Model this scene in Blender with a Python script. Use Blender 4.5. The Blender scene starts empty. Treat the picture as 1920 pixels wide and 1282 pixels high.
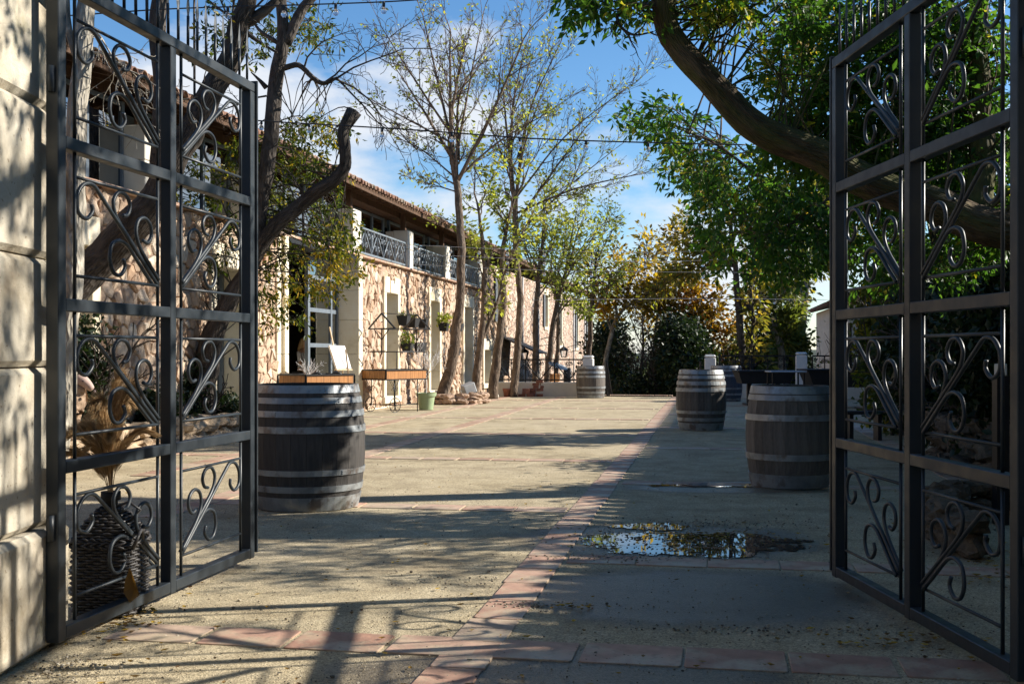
import bpy, math, random
import numpy as np
from mathutils import Vector, Matrix, noise as mnoise
random.seed(7)
RNG = np.random.default_rng(7)
S = bpy.context.scene
COL = S.collection

# ---------------------------------------------------------------- camera, world, sun, exposure
EYE = 1.4
cam_d = bpy.data.cameras.new('camera')
cam = bpy.data.objects.new('camera', cam_d)
COL.objects.link(cam)
cam.location = (0, 0, EYE)
cam.rotation_euler = (math.radians(90), 0, 0)
cam_d.lens = 40.0
cam_d.sensor_width = 36.0
cam_d.shift_y = 20.0 / 1920.0
cam_d.clip_start = 0.05
cam_d.clip_end = 3000
S.camera = cam

SUN_EL = 29.0
SUN_AZ = 79.0            # degrees clockwise from +Y
world = bpy.data.worlds.new('World')
S.world = world
world.use_nodes = True
nt = world.node_tree
nt.nodes.clear()
out = nt.nodes.new('ShaderNodeOutputWorld')
bg = nt.nodes.new('ShaderNodeBackground')
sky = nt.nodes.new('ShaderNodeTexSky')
sky.sky_type = 'NISHITA'
sky.sun_disc = False
sky.sun_elevation = math.radians(SUN_EL)
sky.sun_rotation = math.radians(SUN_AZ)
sky.altitude = 100
sky.air_density = 1.0
sky.dust_density = 0.0
sky.ozone_density = 4.0
bg.inputs[1].default_value = 0.054
tc = nt.nodes.new('ShaderNodeTexCoord')
mp = nt.nodes.new('ShaderNodeMapping')
mp.inputs['Scale'].default_value = (1.0, 1.0, 2.3)
mp.inputs['Location'].default_value = (0.35, 0.1, 0.0)
nz = nt.nodes.new('ShaderNodeTexNoise')
nz.inputs['Scale'].default_value = 4.2
nz.inputs['Detail'].default_value = 9
nz.inputs['Roughness'].default_value = 0.55
nt.links.new(tc.outputs['Generated'], mp.inputs[0])
nt.links.new(mp.outputs[0], nz.inputs['Vector'])
sep = nt.nodes.new('ShaderNodeSeparateXYZ')
nt.links.new(tc.outputs['Generated'], sep.inputs[0])
elr = nt.nodes.new('ShaderNodeValToRGB')      # cloud cover against height above the horizon
elr.color_ramp.elements[0].position = 0.0
elr.color_ramp.elements[0].color = (0.60, 0.60, 0.60, 1)
elr.color_ramp.elements[1].position = 0.60
elr.color_ramp.elements[1].color = (0.44, 0.44, 0.44, 1)
for pos, v in ((0.08, 0.60), (0.16, 0.64), (0.22, 0.55), (0.27, 0.44), (0.34, 0.42)):
    e = elr.color_ramp.elements.new(pos); e.color = (v, v, v, 1)
nt.links.new(sep.outputs[2], elr.inputs[0])
addn = nt.nodes.new('ShaderNodeMath'); addn.operation = 'ADD'
nt.links.new(nz.outputs[0], addn.inputs[0]); nt.links.new(elr.outputs[0], addn.inputs[1])
cr = nt.nodes.new('ShaderNodeValToRGB')
cr.color_ramp.elements[0].position = 1.08 / 2
cr.color_ramp.elements[1].position = 1.20 / 2
hf = nt.nodes.new('ShaderNodeMath'); hf.operation = 'MULTIPLY'; hf.inputs[1].default_value = 0.5
nt.links.new(addn.outputs[0], hf.inputs[0]); nt.links.new(hf.outputs[0], cr.inputs[0])
gray = nt.nodes.new('ShaderNodeMath'); gray.operation = 'MULTIPLY'; gray.inputs[1].default_value = 0.9
nt.links.new(cr.outputs[0], gray.inputs[0])
mx = nt.nodes.new('ShaderNodeMixRGB')
mx.inputs[2].default_value = (8.6, 8.9, 9.4, 1)
hs = nt.nodes.new('ShaderNodeHueSaturation'); hs.inputs['Saturation'].default_value = 1.15; hs.inputs['Value'].default_value = 1.6
nt.links.new(sky.outputs[0], hs.inputs['Color'])
nt.links.new(gray.outputs[0], mx.inputs[0]); nt.links.new(hs.outputs[0], mx.inputs[1])
nt.links.new(mx.outputs[0], bg.inputs[0]); nt.links.new(bg.outputs[0], out.inputs[0])

sun_d = bpy.data.lights.new('sun', 'SUN')
sun_d.energy = 5.0
sun_d.angle = math.radians(0.5)
sun_d.color = (1.0, 0.94, 0.84)
sun = bpy.data.objects.new('sun', sun_d)
COL.objects.link(sun)
_az, _el = math.radians(SUN_AZ), math.radians(SUN_EL)
SUNV = Vector((math.sin(_az) * math.cos(_el), math.cos(_az) * math.cos(_el), math.sin(_el)))
sun.rotation_euler = SUNV.to_track_quat('Z', 'Y').to_euler()
sun.location = (20, 4, 15)
S.view_settings.view_transform = 'Standard'
S.view_settings.look = 'None'
S.view_settings.exposure = 0.95
S.view_settings.gamma = 1.0
S.view_settings.use_curve_mapping = False
S.cycles.max_bounces = 8
S.cycles.transparent_max_bounces = 8

# ---------------------------------------------------------------- places
def P(px, py, Y):
    return Vector(((px - 960) / 2133.0 * Y, Y, EYE - (py - 661) / 2133.0 * Y))
def G(px, py, z=0.0):
    Y = (EYE - z) * 2133.0 / (py - 661)
    return Vector(((px - 960) / 2133.0 * Y, Y, z))
AL = math.atan(375 / 2133.0)
SA, CA = math.sin(AL), math.cos(AL)
def W(s, n, z):                      # along the houses, across the yard, up
    return Vector((SA * s + CA * n, CA * s - SA * n, z))
def s_at(px, n):                     # where the sight line through a column meets the line n = const
    r = (px - 960) / 2133.0
    Y = -n / (SA - CA * r)
    return SA * r * Y + CA * Y
RZ = -AL                             # rotation that turns +Y to the houses' direction

# ---------------------------------------------------------------- materials
MATS = {}
def mat(name):
    m = bpy.data.materials.new(name); m.use_nodes = True
    n = m.node_tree.nodes; n.clear()
    o = n.new('ShaderNodeOutputMaterial'); b = n.new('ShaderNodeBsdfPrincipled')
    m.node_tree.links.new(b.outputs[0], o.inputs[0])
    MATS[name] = m
    return m, m.node_tree, b, o
def ramp(nt, src, stops):
    r = nt.nodes.new('ShaderNodeValToRGB')
    el = r.color_ramp.elements
    el[0].position, el[0].color = stops[0][0], (*stops[0][1], 1)
    el[1].position, el[1].color = stops[-1][0], (*stops[-1][1], 1)
    for p, c in stops[1:-1]:
        e = el.new(p); e.color = (*c, 1)
    nt.links.new(src, r.inputs[0])
    return r.outputs[0]
def noise_n(nt, scale, detail=4, vec=None, rough=0.55, stretch=None, coord='Object', dist=0.0):
    t = nt.nodes.new('ShaderNodeTexCoord')
    n = nt.nodes.new('ShaderNodeTexNoise')
    n.inputs['Scale'].default_value = scale; n.inputs['Detail'].default_value = detail
    n.inputs['Roughness'].default_value = rough; n.inputs['Distortion'].default_value = dist
    v = t.outputs[coord]
    if coord == 'World':
        v = None
    if stretch:
        mpn = nt.nodes.new('ShaderNodeMapping'); mpn.inputs['Scale'].default_value = stretch
        nt.links.new(v, mpn.inputs[0]); v = mpn.outputs[0]
    nt.links.new(v, n.inputs['Vector'])
    return n.outputs[0]
def vor_n(nt, scale, feature='F1', out='Distance', stretch=None):
    t = nt.nodes.new('ShaderNodeTexCoord')
    n = nt.nodes.new('ShaderNodeTexVoronoi'); n.feature = feature
    n.inputs['Scale'].default_value = scale
    v = t.outputs['Object']
    if stretch:
        mpn = nt.nodes.new('ShaderNodeMapping'); mpn.inputs['Scale'].default_value = stretch
        nt.links.new(v, mpn.inputs[0]); v = mpn.outputs[0]
    nt.links.new(v, n.inputs['Vector'])
    return n.outputs[out]
def attr(nt, name='rnd'):
    a = nt.nodes.new('ShaderNodeAttribute'); a.attribute_name = name
    return a.outputs['Fac']
def mixc(nt, fac, a, b, mode='MIX'):
    m = nt.nodes.new('ShaderNodeMixRGB'); m.blend_type = mode
    for i, v in ((0, fac), (1, a), (2, b)):
        if hasattr(v, 'links') or hasattr(v, 'is_linked'):
            nt.links.new(v, m.inputs[i])
        elif i == 0:
            m.inputs[0].default_value = v
        else:
            m.inputs[i].default_value = (*v, 1)
    return m.outputs[0]
def math_n(nt, op, a, b=0.0, clamp=False):
    m = nt.nodes.new('ShaderNodeMath'); m.operation = op; m.use_clamp = clamp
    for i, v in ((0, a), (1, b)):
        if hasattr(v, 'is_linked'): nt.links.new(v, m.inputs[i])
        else: m.inputs[i].default_value = v
    return m.outputs[0]
def bump(nt, b, h, strength=0.5, dist=0.01, prev=None):
    n = nt.nodes.new('ShaderNodeBump'); n.inputs['Strength'].default_value = strength
    n.inputs['Distance'].default_value = dist
    nt.links.new(h, n.inputs['Height'])
    if prev is not None: nt.links.new(prev, n.inputs['Normal'])
    nt.links.new(n.outputs[0], b.inputs['Normal'])
    return n.outputs[0]
def simple(name, c, rough=0.6, metal=0.0, var=0.25, scale=6, bs=0.15, bd=0.004, spec=None, stretch=None):
    m, t, b, o = mat(name)
    f = noise_n(t, scale, 5, stretch=stretch)
    lo = tuple(x * (1 - var) for x in c); hi = tuple(min(1, x * (1 + var)) for x in c)
    t.links.new(ramp(t, f, [(0.3, lo), (0.7, hi)]), b.inputs['Base Color'])
    b.inputs['Roughness'].default_value = rough; b.inputs['Metallic'].default_value = metal
    if spec is not None: b.inputs['Specular IOR Level'].default_value = spec
    if bs: bump(t, b, noise_n(t, scale * 6, 4, stretch=stretch), bs, bd)
    return m

def leaf_mat(name, stops, trans=0.45, rough=0.45, tint=(1.5, 1.6, 0.7)):
    m, t, b, o = mat(name)
    c = ramp(t, attr(t), stops)
    t.links.new(c, b.inputs['Base Color'])
    b.inputs['Roughness'].default_value = rough
    b.inputs['Specular IOR Level'].default_value = 0.35
    tr = t.nodes.new('ShaderNodeBsdfTranslucent')
    t.links.new(mixc(t, 1.0, c, tint, 'MULTIPLY'), tr.inputs[0])
    ms = t.nodes.new('ShaderNodeMixShader'); ms.inputs[0].default_value = trans
    t.links.new(b.outputs[0], ms.inputs[1]); t.links.new(tr.outputs[0], ms.inputs[2])
    t.links.new(ms.outputs[0], o.inputs[0])
    return m
def bark_mat(name, c, moss=0.0, scale=1.0):
    m, t, b, o = mat(name)
    an = t.nodes.new('ShaderNodeAttribute'); an.attribute_name = 'bark'
    def nv(kind, sc, st, det=6, dist=0.0):
        mpn = t.nodes.new('ShaderNodeMapping'); mpn.inputs['Scale'].default_value = st
        t.links.new(an.outputs['Vector'], mpn.inputs[0])
        n = t.nodes.new('ShaderNodeTexNoise' if kind == 'n' else 'ShaderNodeTexVoronoi'); n.inputs['Scale'].default_value = sc
        if kind == 'n': n.inputs['Detail'].default_value = det; n.inputs['Distortion'].default_value = dist
        t.links.new(mpn.outputs[0], n.inputs['Vector'])
        return n.outputs[0] if kind == 'n' else n.outputs['Distance']
    f = nv('n', 8 * scale, (1, 1, 0.6), 7, 0.9)
    v = nv('v', 26 * scale, (1, 1, 0.38))
    f2 = nv('n', 2.0, (1, 1, 0.5), 5)
    col = ramp(t, f, [(0.28, tuple(x * 0.45 for x in c)), (0.5, c), (0.74, tuple(min(1, x * 1.9) for x in c))])
    col = mixc(t, ramp(t, v, [(0.0, (0.75,) * 3), (0.22, (0, 0, 0))]), col, tuple(x * 0.35 for x in c))
    col = mixc(t, ramp(t, f2, [(0.52, (0, 0, 0)), (0.66, (0.45,) * 3)]), col, tuple(min(1, x * 2.1 + 0.03) for x in c))
    if moss:
        k = math_n(t, 'MULTIPLY', ramp(t, nv('n', 3.0, (1, 1, 0.6), 6), [(0.40, (0, 0, 0)), (0.6, (1, 1, 1))]), moss)
        col = mixc(t, k, col, (0.075, 0.085, 0.018))
    t.links.new(col, b.inputs['Base Color']); b.inputs['Roughness'].default_value = 0.9
    b.inputs['Specular IOR Level'].default_value = 0.2
    bb_ = bump(t, b, v, 0.8, 0.03)
    bump(t, b, f, 0.5, 0.03, bb_)
    return m

# painted steel of the gate
m, t, b, o = mat('gate_steel')
f = noise_n(t, 2.2, 6); g = noise_n(t, 45, 3)
t.links.new(mixc(t, math_n(t, 'GREATER_THAN', g, 0.71), ramp(t, f, [(0.3, (0.014, 0.019, 0.024)), (0.7, (0.026, 0.034, 0.041))]), (0.05, 0.035, 0.025)), b.inputs['Base Color'])
b.inputs['Metallic'].default_value = 0.0
t.links.new(ramp(t, noise_n(t, 9, 5), [(0.3, (0.34,) * 3), (0.7, (0.56,) * 3)]), b.inputs['Roughness'])
b.inputs['Specular IOR Level'].default_value = 0.5
bump(t, b, noise_n(t, 60, 4), 0.10, 0.002)
simple('black_iron', (0.012, 0.012, 0.013), 0.45, 0.2, 0.4, 20, 0.2, 0.002)
simple('frame_steel', (0.16, 0.19, 0.22), 0.38, 0.1, 0.15, 8, 0.1, 0.001)
simple('railing_steel', (0.20, 0.235, 0.27), 0.4, 0.2, 0.2, 8, 0.1, 0.001)

# ground: compacted sandy gravel with damp patches near the entrance
m, t, b, o = mat('sandy_gravel')
tcn = t.nodes.new('ShaderNodeTexCoord')
spn = t.nodes.new('ShaderNodeSeparateXYZ'); t.links.new(tcn.outputs['Object'], spn.inputs[0])
def ell(cx, cy, rx, ry):
    a = math_n(t, 'DIVIDE', math_n(t, 'SUBTRACT', spn.outputs[0], cx), rx)
    c = math_n(t, 'DIVIDE', math_n(t, 'SUBTRACT', spn.outputs[1], cy), ry)
    d = math_n(t, 'ADD', math_n(t, 'MULTIPLY', a, a), math_n(t, 'MULTIPLY', c, c))
    return math_n(t, 'SUBTRACT', 1.0, d, True)
big = noise_n(t, 0.35, 5); mid = noise_n(t, 3.0, 6); fine = noise_n(t, 42, 5, rough=0.75)
grain = vor_n(t, 150, 'F1', 'Color')
gs = t.nodes.new('ShaderNodeSeparateColor'); t.links.new(grain, gs.inputs[0])
gd = vor_n(t, 150, 'F1', 'Distance')
c1 = ramp(t, mid, [(0.30, (0.33, 0.27, 0.17)), (0.5, (0.46, 0.385, 0.25)), (0.72, (0.56, 0.48, 0.33))])
c1 = mixc(t, ramp(t, big, [(0.35, (0, 0, 0)), (0.65, (0.55,) * 3)]), c1, (0.50, 0.43, 0.31))
c2 = mixc(t, 0.85, c1, ramp(t, gs.outputs[0], [(0.0, (0.35, 0.32, 0.28)), (0.35, (0.9, 0.88, 0.85)), (0.9, (1.15, 1.12, 1.06)), (1.0, (1.5, 1.45, 1.35))]), 'MULTIPLY')
c2 = mixc(t, 0.7, c2, ramp(t, fine, [(0.3, (0.48,) * 3), (0.58, (1.12,) * 3)]), 'MULTIPLY')
wetn = noise_n(t, 1.4, 7, rough=0.7)
wet = math_n(t, 'ADD', math_n(t, 'MAXIMUM', ell(1.05, 6.6, 1.35, 1.0), math_n(t, 'MAXIMUM', ell(1.2, 8.5, 1.5, 1.1), math_n(t, 'MAXIMUM', ell(2.35, 11.9, 1.6, 0.7), ell(0.2, 5.0, 1.4, 0.55)))), math_n(t, 'SUBTRACT', wetn, 0.62))
wet = ramp(t, wet, [(0.10, (0, 0, 0)), (0.50, (1, 1, 1))])
slab = ramp(t, ell(1.2, 6.6, 1.3, 0.95), [(0.0, (0, 0, 0)), (0.35, (1, 1, 1))])
c3 = mixc(t, math_n(t, 'MULTIPLY', slab, 0.55), c2, mixc(t, 0.6, (0.20, 0.20, 0.20), c2, 'MIX'))
stn = ramp(t, noise_n(t, 0.9, 8, rough=0.72), [(0.50, (1, 1, 1)), (0.68, (0.58, 0.55, 0.52))])
c3 = mixc(t, 0.8, c3, stn, 'MULTIPLY')
dark = mixc(t, 1.0, c3, (0.40, 0.40, 0.42), 'MULTIPLY')
t.links.new(mixc(t, wet, c3, dark), b.inputs['Base Color'])
t.links.new(ramp(t, math_n(t, 'SUBTRACT', wet, math_n(t, 'MULTIPLY', wetn, 0.4)), [(0.0, (0.95,) * 3), (0.75, (0.32,) * 3)]), b.inputs['Roughness'])
b.inputs['Specular IOR Level'].default_value = 0.4
bb = bump(t, b, gd, 0.7, 0.004)
bump(t, b, fine, 0.5, 0.008, bb)

m, t, b, o = mat('terracotta')
r = attr(t)
c = ramp(t, r, [(0, (0.35, 0.195, 0.135)), (0.4, (0.44, 0.265, 0.19)), (0.75, (0.50, 0.34, 0.25)), (1, (0.44, 0.33, 0.24))])
c = mixc(t, 0.6, c, ramp(t, noise_n(t, 9, 6), [(0.3, (0.6,) * 3), (0.65, (1.2,) * 3)]), 'MULTIPLY')
c = mixc(t, ramp(t, noise_n(t, 3.1, 7, rough=0.7), [(0.46, (0, 0, 0)), (0.64, (0.85,) * 3)]), c, (0.46, 0.385, 0.26))
c = mixc(t, ramp(t, noise_n(t, 14, 6, rough=0.7), [(0.55, (0, 0, 0)), (0.7, (0.7,) * 3)]), c, (0.20, 0.15, 0.11))
t.links.new(c, b.inputs['Base Color'])
t.links.new(ramp(t, noise_n(t, 1.3, 5), [(0.45, (0.8,) * 3), (0.6, (0.5,) * 3)]), b.inputs['Roughness'])
bump(t, b, noise_n(t, 40, 5), 0.35, 0.006)

m, t, b, o = mat('rubble_stone')
r = attr(t)
c = ramp(t, r, [(0, (0.32, 0.20, 0.13)), (0.25, (0.49, 0.34, 0.23)), (0.5, (0.58, 0.45, 0.33)), (0.75, (0.42, 0.30, 0.21)), (1, (0.62, 0.53, 0.42))])
c = mixc(t, 0.75, c, ramp(t, noise_n(t, 7, 7, rough=0.65), [(0.28, (0.5, 0.45, 0.42)), (0.5, (1, 1, 1)), (0.72, (1.3, 1.28, 1.25))]), 'MULTIPLY')
t.links.new(c, b.inputs['Base Color']); b.inputs['Roughness'].default_value = 0.92
b.inputs['Specular IOR Level'].default_value = 0.2
bump(t, b, noise_n(t, 22, 8, rough=0.7), 0.8, 0.03)
simple('mortar', (0.36, 0.255, 0.185), 0.95, 0, 0.3, 9, 0.6, 0.02, 0.1)
m, t, b, o = mat('far_rubble')
v = vor_n(t, 3.6, 'F1', 'Color', stretch=(1, 1, 1.3)); vs = t.nodes.new('ShaderNodeSeparateColor'); t.links.new(v, vs.inputs[0])
c = ramp(t, vs.outputs[0], [(0, (0.36, 0.22, 0.15)), (0.3, (0.50, 0.345, 0.25)), (0.6, (0.60, 0.45, 0.34)), (1, (0.64, 0.53, 0.42))])
ed = vor_n(t, 3.6, 'DISTANCE_TO_EDGE', 'Distance', stretch=(1, 1, 1.3))
c = mixc(t, ramp(t, ed, [(0.02, (1, 1, 1)), (0.07, (0, 0, 0))]), c, (0.25, 0.175, 0.13))
c = mixc(t, 0.7, c, ramp(t, noise_n(t, 6, 7), [(0.3, (0.55,) * 3), (0.7, (1.25,) * 3)]), 'MULTIPLY')
t.links.new(c, b.inputs['Base Color']); b.inputs['Roughness'].default_value = 0.95
bump(t, b, math_n(t, 'ADD', ramp(t, ed, [(0.0, (0, 0, 0)), (0.12, (1, 1, 1))]), math_n(t, 'MULTIPLY', noise_n(t, 20, 6), 0.5)), 0.9, 0.05)
m, t, b, o = mat('limestone')
c = ramp(t, noise_n(t, 1.6, 8, rough=0.6), [(0.28, (0.52, 0.42, 0.27)), (0.45, (0.73, 0.63, 0.46)), (0.7, (0.79, 0.73, 0.60))])
c = mixc(t, ramp(t, noise_n(t, 26, 4), [(0.64, (0, 0, 0)), (0.74, (0.5,) * 3)]), c, (0.30, 0.24, 0.17))
t.links.new(c, b.inputs['Base Color']); b.inputs['Roughness'].default_value = 0.88
b.inputs['Specular IOR Level'].default_value = 0.2
bump(t, b, noise_n(t, 30, 8, rough=0.7), 0.45, 0.01)
m, t, b, o = mat('pier_stone')
c = ramp(t, noise_n(t, 2.2, 9, rough=0.62), [(0.28, (0.26, 0.21, 0.14)), (0.45, (0.47, 0.415, 0.32)), (0.7, (0.56, 0.52, 0.43))])
c = mixc(t, ramp(t, noise_n(t, 1.1, 6, rough=0.7), [(0.56, (0, 0, 0)), (0.68, (0.75,) * 3)]), c, (0.27, 0.25, 0.10))
c = mixc(t, ramp(t, noise_n(t, 34, 3), [(0.66, (0, 0, 0)), (0.72, (0.8,) * 3)]), c, (0.20, 0.15, 0.10))
c = mixc(t, ramp(t, noise_n(t, 4.5, 6, stretch=(1, 1, 0.3)), [(0.55, (0, 0, 0)), (0.7, (0.45,) * 3)]), c, (0.40, 0.30, 0.20))
t.links.new(c, b.inputs['Base Color']); b.inputs['Roughness'].default_value = 0.9
b.inputs['Specular IOR Level'].default_value = 0.2
bump(t, b, noise_n(t, 18, 9, rough=0.72), 0.6, 0.02)
simple('plaster', (0.50, 0.46, 0.39), 0.9, 0, 0.12, 2.5, 0.3, 0.006, 0.2)
simple('cream_plaster', (0.60, 0.56, 0.48), 0.9, 0, 0.12, 2.0, 0.3, 0.006, 0.2)
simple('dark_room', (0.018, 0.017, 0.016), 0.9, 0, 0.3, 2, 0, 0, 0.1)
simple('old_timber', (0.095, 0.055, 0.034), 0.8, 0, 0.4, 4, 0.5, 0.01, 0.2, (6, 6, 1))
simple('eave_timber', (0.085, 0.048, 0.028), 0.85, 0, 0.45, 3, 0.4, 0.01, 0.2)
simple('white_trim', (0.72, 0.70, 0.66), 0.7, 0, 0.1, 5, 0.1, 0.002)
simple('shutter_paint', (0.10, 0.11, 0.12), 0.6, 0, 0.2, 5, 0.1, 0.002)
m, t, b, o = mat('roof_clay')
c = ramp(t, attr(t), [(0, (0.19, 0.10, 0.07)), (0.35, (0.33, 0.18, 0.12)), (0.7, (0.42, 0.27, 0.19)), (1, (0.26, 0.21, 0.16))])
c = mixc(t, 0.7, c, ramp(t, noise_n(t, 8, 6), [(0.3, (0.5,) * 3), (0.7, (1.25,) * 3)]), 'MULTIPLY')
t.links.new(c, b.inputs['Base Color']); b.inputs['Roughness'].default_value = 0.9
bump(t, b, noise_n(t, 30, 5), 0.4, 0.01)
# window glass: dark room behind, clear mirror sheen
m, t, b, o = mat('window_glass')
b.inputs['Base Color'].default_value = (0.30, 0.325, 0.345, 1); b.inputs['Metallic'].default_value = 1.0
b.inputs['Roughness'].default_value = 0.02
bump(t, b, noise_n(t, 0.9, 2), 0.06, 0.02)
m, t, b, o = mat('clear_glass')
b.inputs['Base Color'].default_value = (0.9, 0.92, 0.95, 1); b.inputs['Transmission Weight'].default_value = 0.9
b.inputs['Roughness'].default_value = 0.05
# barrels
def barrel_wood(name, c):
    m, t, b, o = mat(name)
    f = noise_n(t, 5, 7, stretch=(5, 5, 0.6), rough=0.65)
    cc = ramp(t, f, [(0.25, tuple(x * 0.45 for x in c)), (0.5, c), (0.75, tuple(x * 1.7 for x in c))])
    cc = mixc(t, 0.8, cc, ramp(t, attr(t), [(0, (0.65,) * 3), (1, (1.35,) * 3)]), 'MULTIPLY')
    cc = mixc(t, ramp(t, noise_n(t, 2.4, 6, rough=0.7), [(0.5, (0, 0, 0)), (0.7, (0.55,) * 3)]), cc, tuple(x * 2.1 for x in c))
    t.links.new(cc, b.inputs['Base Color']); b.inputs['Roughness'].default_value = 0.72
    bump(t, b, noise_n(t, 14, 6, stretch=(6, 6, 0.5)), 0.5, 0.006)
barrel_wood('dark_oak', (0.042, 0.037, 0.033))
barrel_wood('grey_oak', (0.095, 0.082, 0.070))
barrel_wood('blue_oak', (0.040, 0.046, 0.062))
m, t, b, o = mat('hoop_steel')
c = ramp(t, noise_n(t, 3, 7, rough=0.65), [(0.3, (0.18, 0.195, 0.205)), (0.55, (0.33, 0.355, 0.37)), (0.75, (0.43, 0.45, 0.45))])
c = mixc(t, ramp(t, noise_n(t, 7, 6), [(0.52, (0, 0, 0)), (0.66, (0.8,) * 3)]), c, (0.15, 0.11, 0.085))
t.links.new(c, b.inputs['Base Color']); b.inputs['Metallic'].default_value = 0.55
t.links.new(ramp(t, noise_n(t, 11, 5), [(0.3, (0.35,) * 3), (0.7, (0.6,) * 3)]), b.inputs['Roughness'])
bump(t, b, noise_n(t, 30, 4), 0.15, 0.003)
simple('orange_wood', (0.42, 0.19, 0.065), 0.6, 0, 0.35, 4, 0.3, 0.003, 0.3, (8, 8, 0.8))
simple('pale_wood', (0.55, 0.42, 0.27), 0.6, 0, 0.2, 5, 0.2, 0.002, 0.3, (6, 6, 1))
simple('green_glaze', (0.30, 0.38, 0.22), 0.45, 0, 0.08, 4, 0.1, 0.002)
simple('pale_twig', (0.62, 0.60, 0.58), 0.8, 0, 0.1, 8, 0.1, 0.001)
simple('black_plastic', (0.012, 0.012, 0.013), 0.8, 0, 0.2, 8, 0.1, 0.001)
simple('grey_plastic', (0.42, 0.43, 0.43), 0.5, 0, 0.1, 8, 0.1, 0.001)
simple('table_top', (0.30, 0.36, 0.44), 0.35, 0, 0.1, 3, 0, 0)
simple('cable_black', (0.02, 0.02, 0.022), 0.6, 0, 0.2, 8, 0, 0)
simple('cable_pale', (0.35, 0.35, 0.36), 0.6, 0, 0.2, 8, 0, 0)
simple('cone_orange', (0.75, 0.10, 0.03), 0.5, 0, 0.1, 8, 0, 0)
simple('soil', (0.05, 0.035, 0.025), 0.95, 0, 0.4, 8, 0.6, 0.02)
simple('wild_ground', (0.06, 0.055, 0.03), 0.95, 0, 0.5, 0.4, 0.6, 0.05, 0.1)
simple('hill_green', (0.055, 0.065, 0.045), 0.95, 0, 0.3, 0.02, 0, 0, 0.1)
simple('field_stone', (0.38, 0.265, 0.19), 0.92, 0, 0.35, 5, 0.8, 0.03, 0.2)
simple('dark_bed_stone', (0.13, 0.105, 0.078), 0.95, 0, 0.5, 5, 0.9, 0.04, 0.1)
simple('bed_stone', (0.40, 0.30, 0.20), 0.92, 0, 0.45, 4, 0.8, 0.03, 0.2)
simple('brick_red', (0.27, 0.11, 0.07), 0.9, 0, 0.35, 10, 0.5, 0.006)
simple('wicker', (0.042, 0.038, 0.036), 0.5, 0, 0.6, 30, 0.3, 0.003, 0.5)
simple('skin', (0.50, 0.30, 0.21), 0.6, 0, 0.05, 6, 0, 0)
simple('blonde_hair', (0.36, 0.24, 0.12), 0.6, 0, 0.3, 20, 0.3, 0.004, 0.4, (6, 6, 0.6))
simple('white_cloth', (0.62, 0.63, 0.70), 0.85, 0, 0.06, 6, 0.2, 0.004)
simple('dark_cloth', (0.03, 0.03, 0.04), 0.9, 0, 0.2, 6, 0.2, 0.004)
simple('fleece', (0.42, 0.30, 0.21), 0.95, 0, 0.25, 18, 1.0, 0.02, 0.1)
simple('sheep_skin', (0.42, 0.30, 0.25), 0.7, 0, 0.15, 14, 0.2, 0.003)
simple('nose_dark', (0.10, 0.07, 0.07), 0.6, 0, 0.15, 14, 0, 0)
leaf_mat('pampas', [(0, (0.38, 0.24, 0.11)), (0.5, (0.58, 0.41, 0.22)), (1, (0.74, 0.60, 0.40))], 0.35, 0.8, (1.1, 1.05, 1.0))
leaf_mat('ash_green', [(0, (0.030, 0.075, 0.014)), (0.6, (0.065, 0.145, 0.024)), (0.93, (0.11, 0.19, 0.03)), (1, (0.34, 0.30, 0.03))], 0.55)
leaf_mat('ash_turning', [(0, (0.030, 0.050, 0.012)), (0.5, (0.070, 0.095, 0.018)), (0.8, (0.16, 0.17, 0.022)), (1, (0.45, 0.30, 0.035))], 0.5)
leaf_mat('spring_green', [(0, (0.16, 0.19, 0.04)), (0.6, (0.29, 0.31, 0.07)), (1, (0.48, 0.43, 0.10))], 0.5)
leaf_mat('plane_gold', [(0, (0.08, 0.045, 0.015)), (0.35, (0.16, 0.12, 0.02)), (0.7, (0.36, 0.24, 0.025)), (1, (0.55, 0.33, 0.03))], 0.5)
leaf_mat('plane_brown', [(0, (0.09, 0.055, 0.03)), (0.4, (0.22, 0.17, 0.04)), (0.7, (0.24, 0.25, 0.05)), (1, (0.50, 0.32, 0.06))], 0.45)
leaf_mat('maple_orange', [(0, (0.12, 0.08, 0.02)), (0.5, (0.30, 0.19, 0.03)), (0.8, (0.44, 0.19, 0.03)), (1, (0.58, 0.24, 0.03))], 0.45)
leaf_mat('evergreen', [(0, (0.010, 0.020, 0.008)), (0.6, (0.022, 0.040, 0.014)), (1, (0.045, 0.065, 0.020))], 0.25)
leaf_mat('olive_green', [(0, (0.06, 0.08, 0.025)), (0.6, (0.13, 0.155, 0.04)), (1, (0.26, 0.25, 0.06))], 0.4)
leaf_mat('fallen_leaf', [(0, (0.10, 0.05, 0.02)), (0.5, (0.28, 0.17, 0.03)), (1, (0.55, 0.36, 0.04))], 0.2, 0.6, (1.1, 1.0, 0.8))
bark_mat('bark_dark', (0.060, 0.050, 0.042))
bark_mat('bark_brown', (0.135, 0.10, 0.073))
bark_mat('bark_pale', (0.30, 0.27, 0.22))
bark_mat('bark_mossy', (0.070, 0.048, 0.028), 0.6)
# puddle water
m, t, b, o = mat('puddle_water')
b.inputs['Base Color'].default_value = (0.03, 0.028, 0.024, 1)
b.inputs['Roughness'].default_value = 0.015; b.inputs['Specular IOR Level'].default_value = 1.0
b.inputs['IOR'].default_value = 1.45
bump(t, b, noise_n(t, 2.5, 2), 0.03, 0.01)
M = MATS

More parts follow.
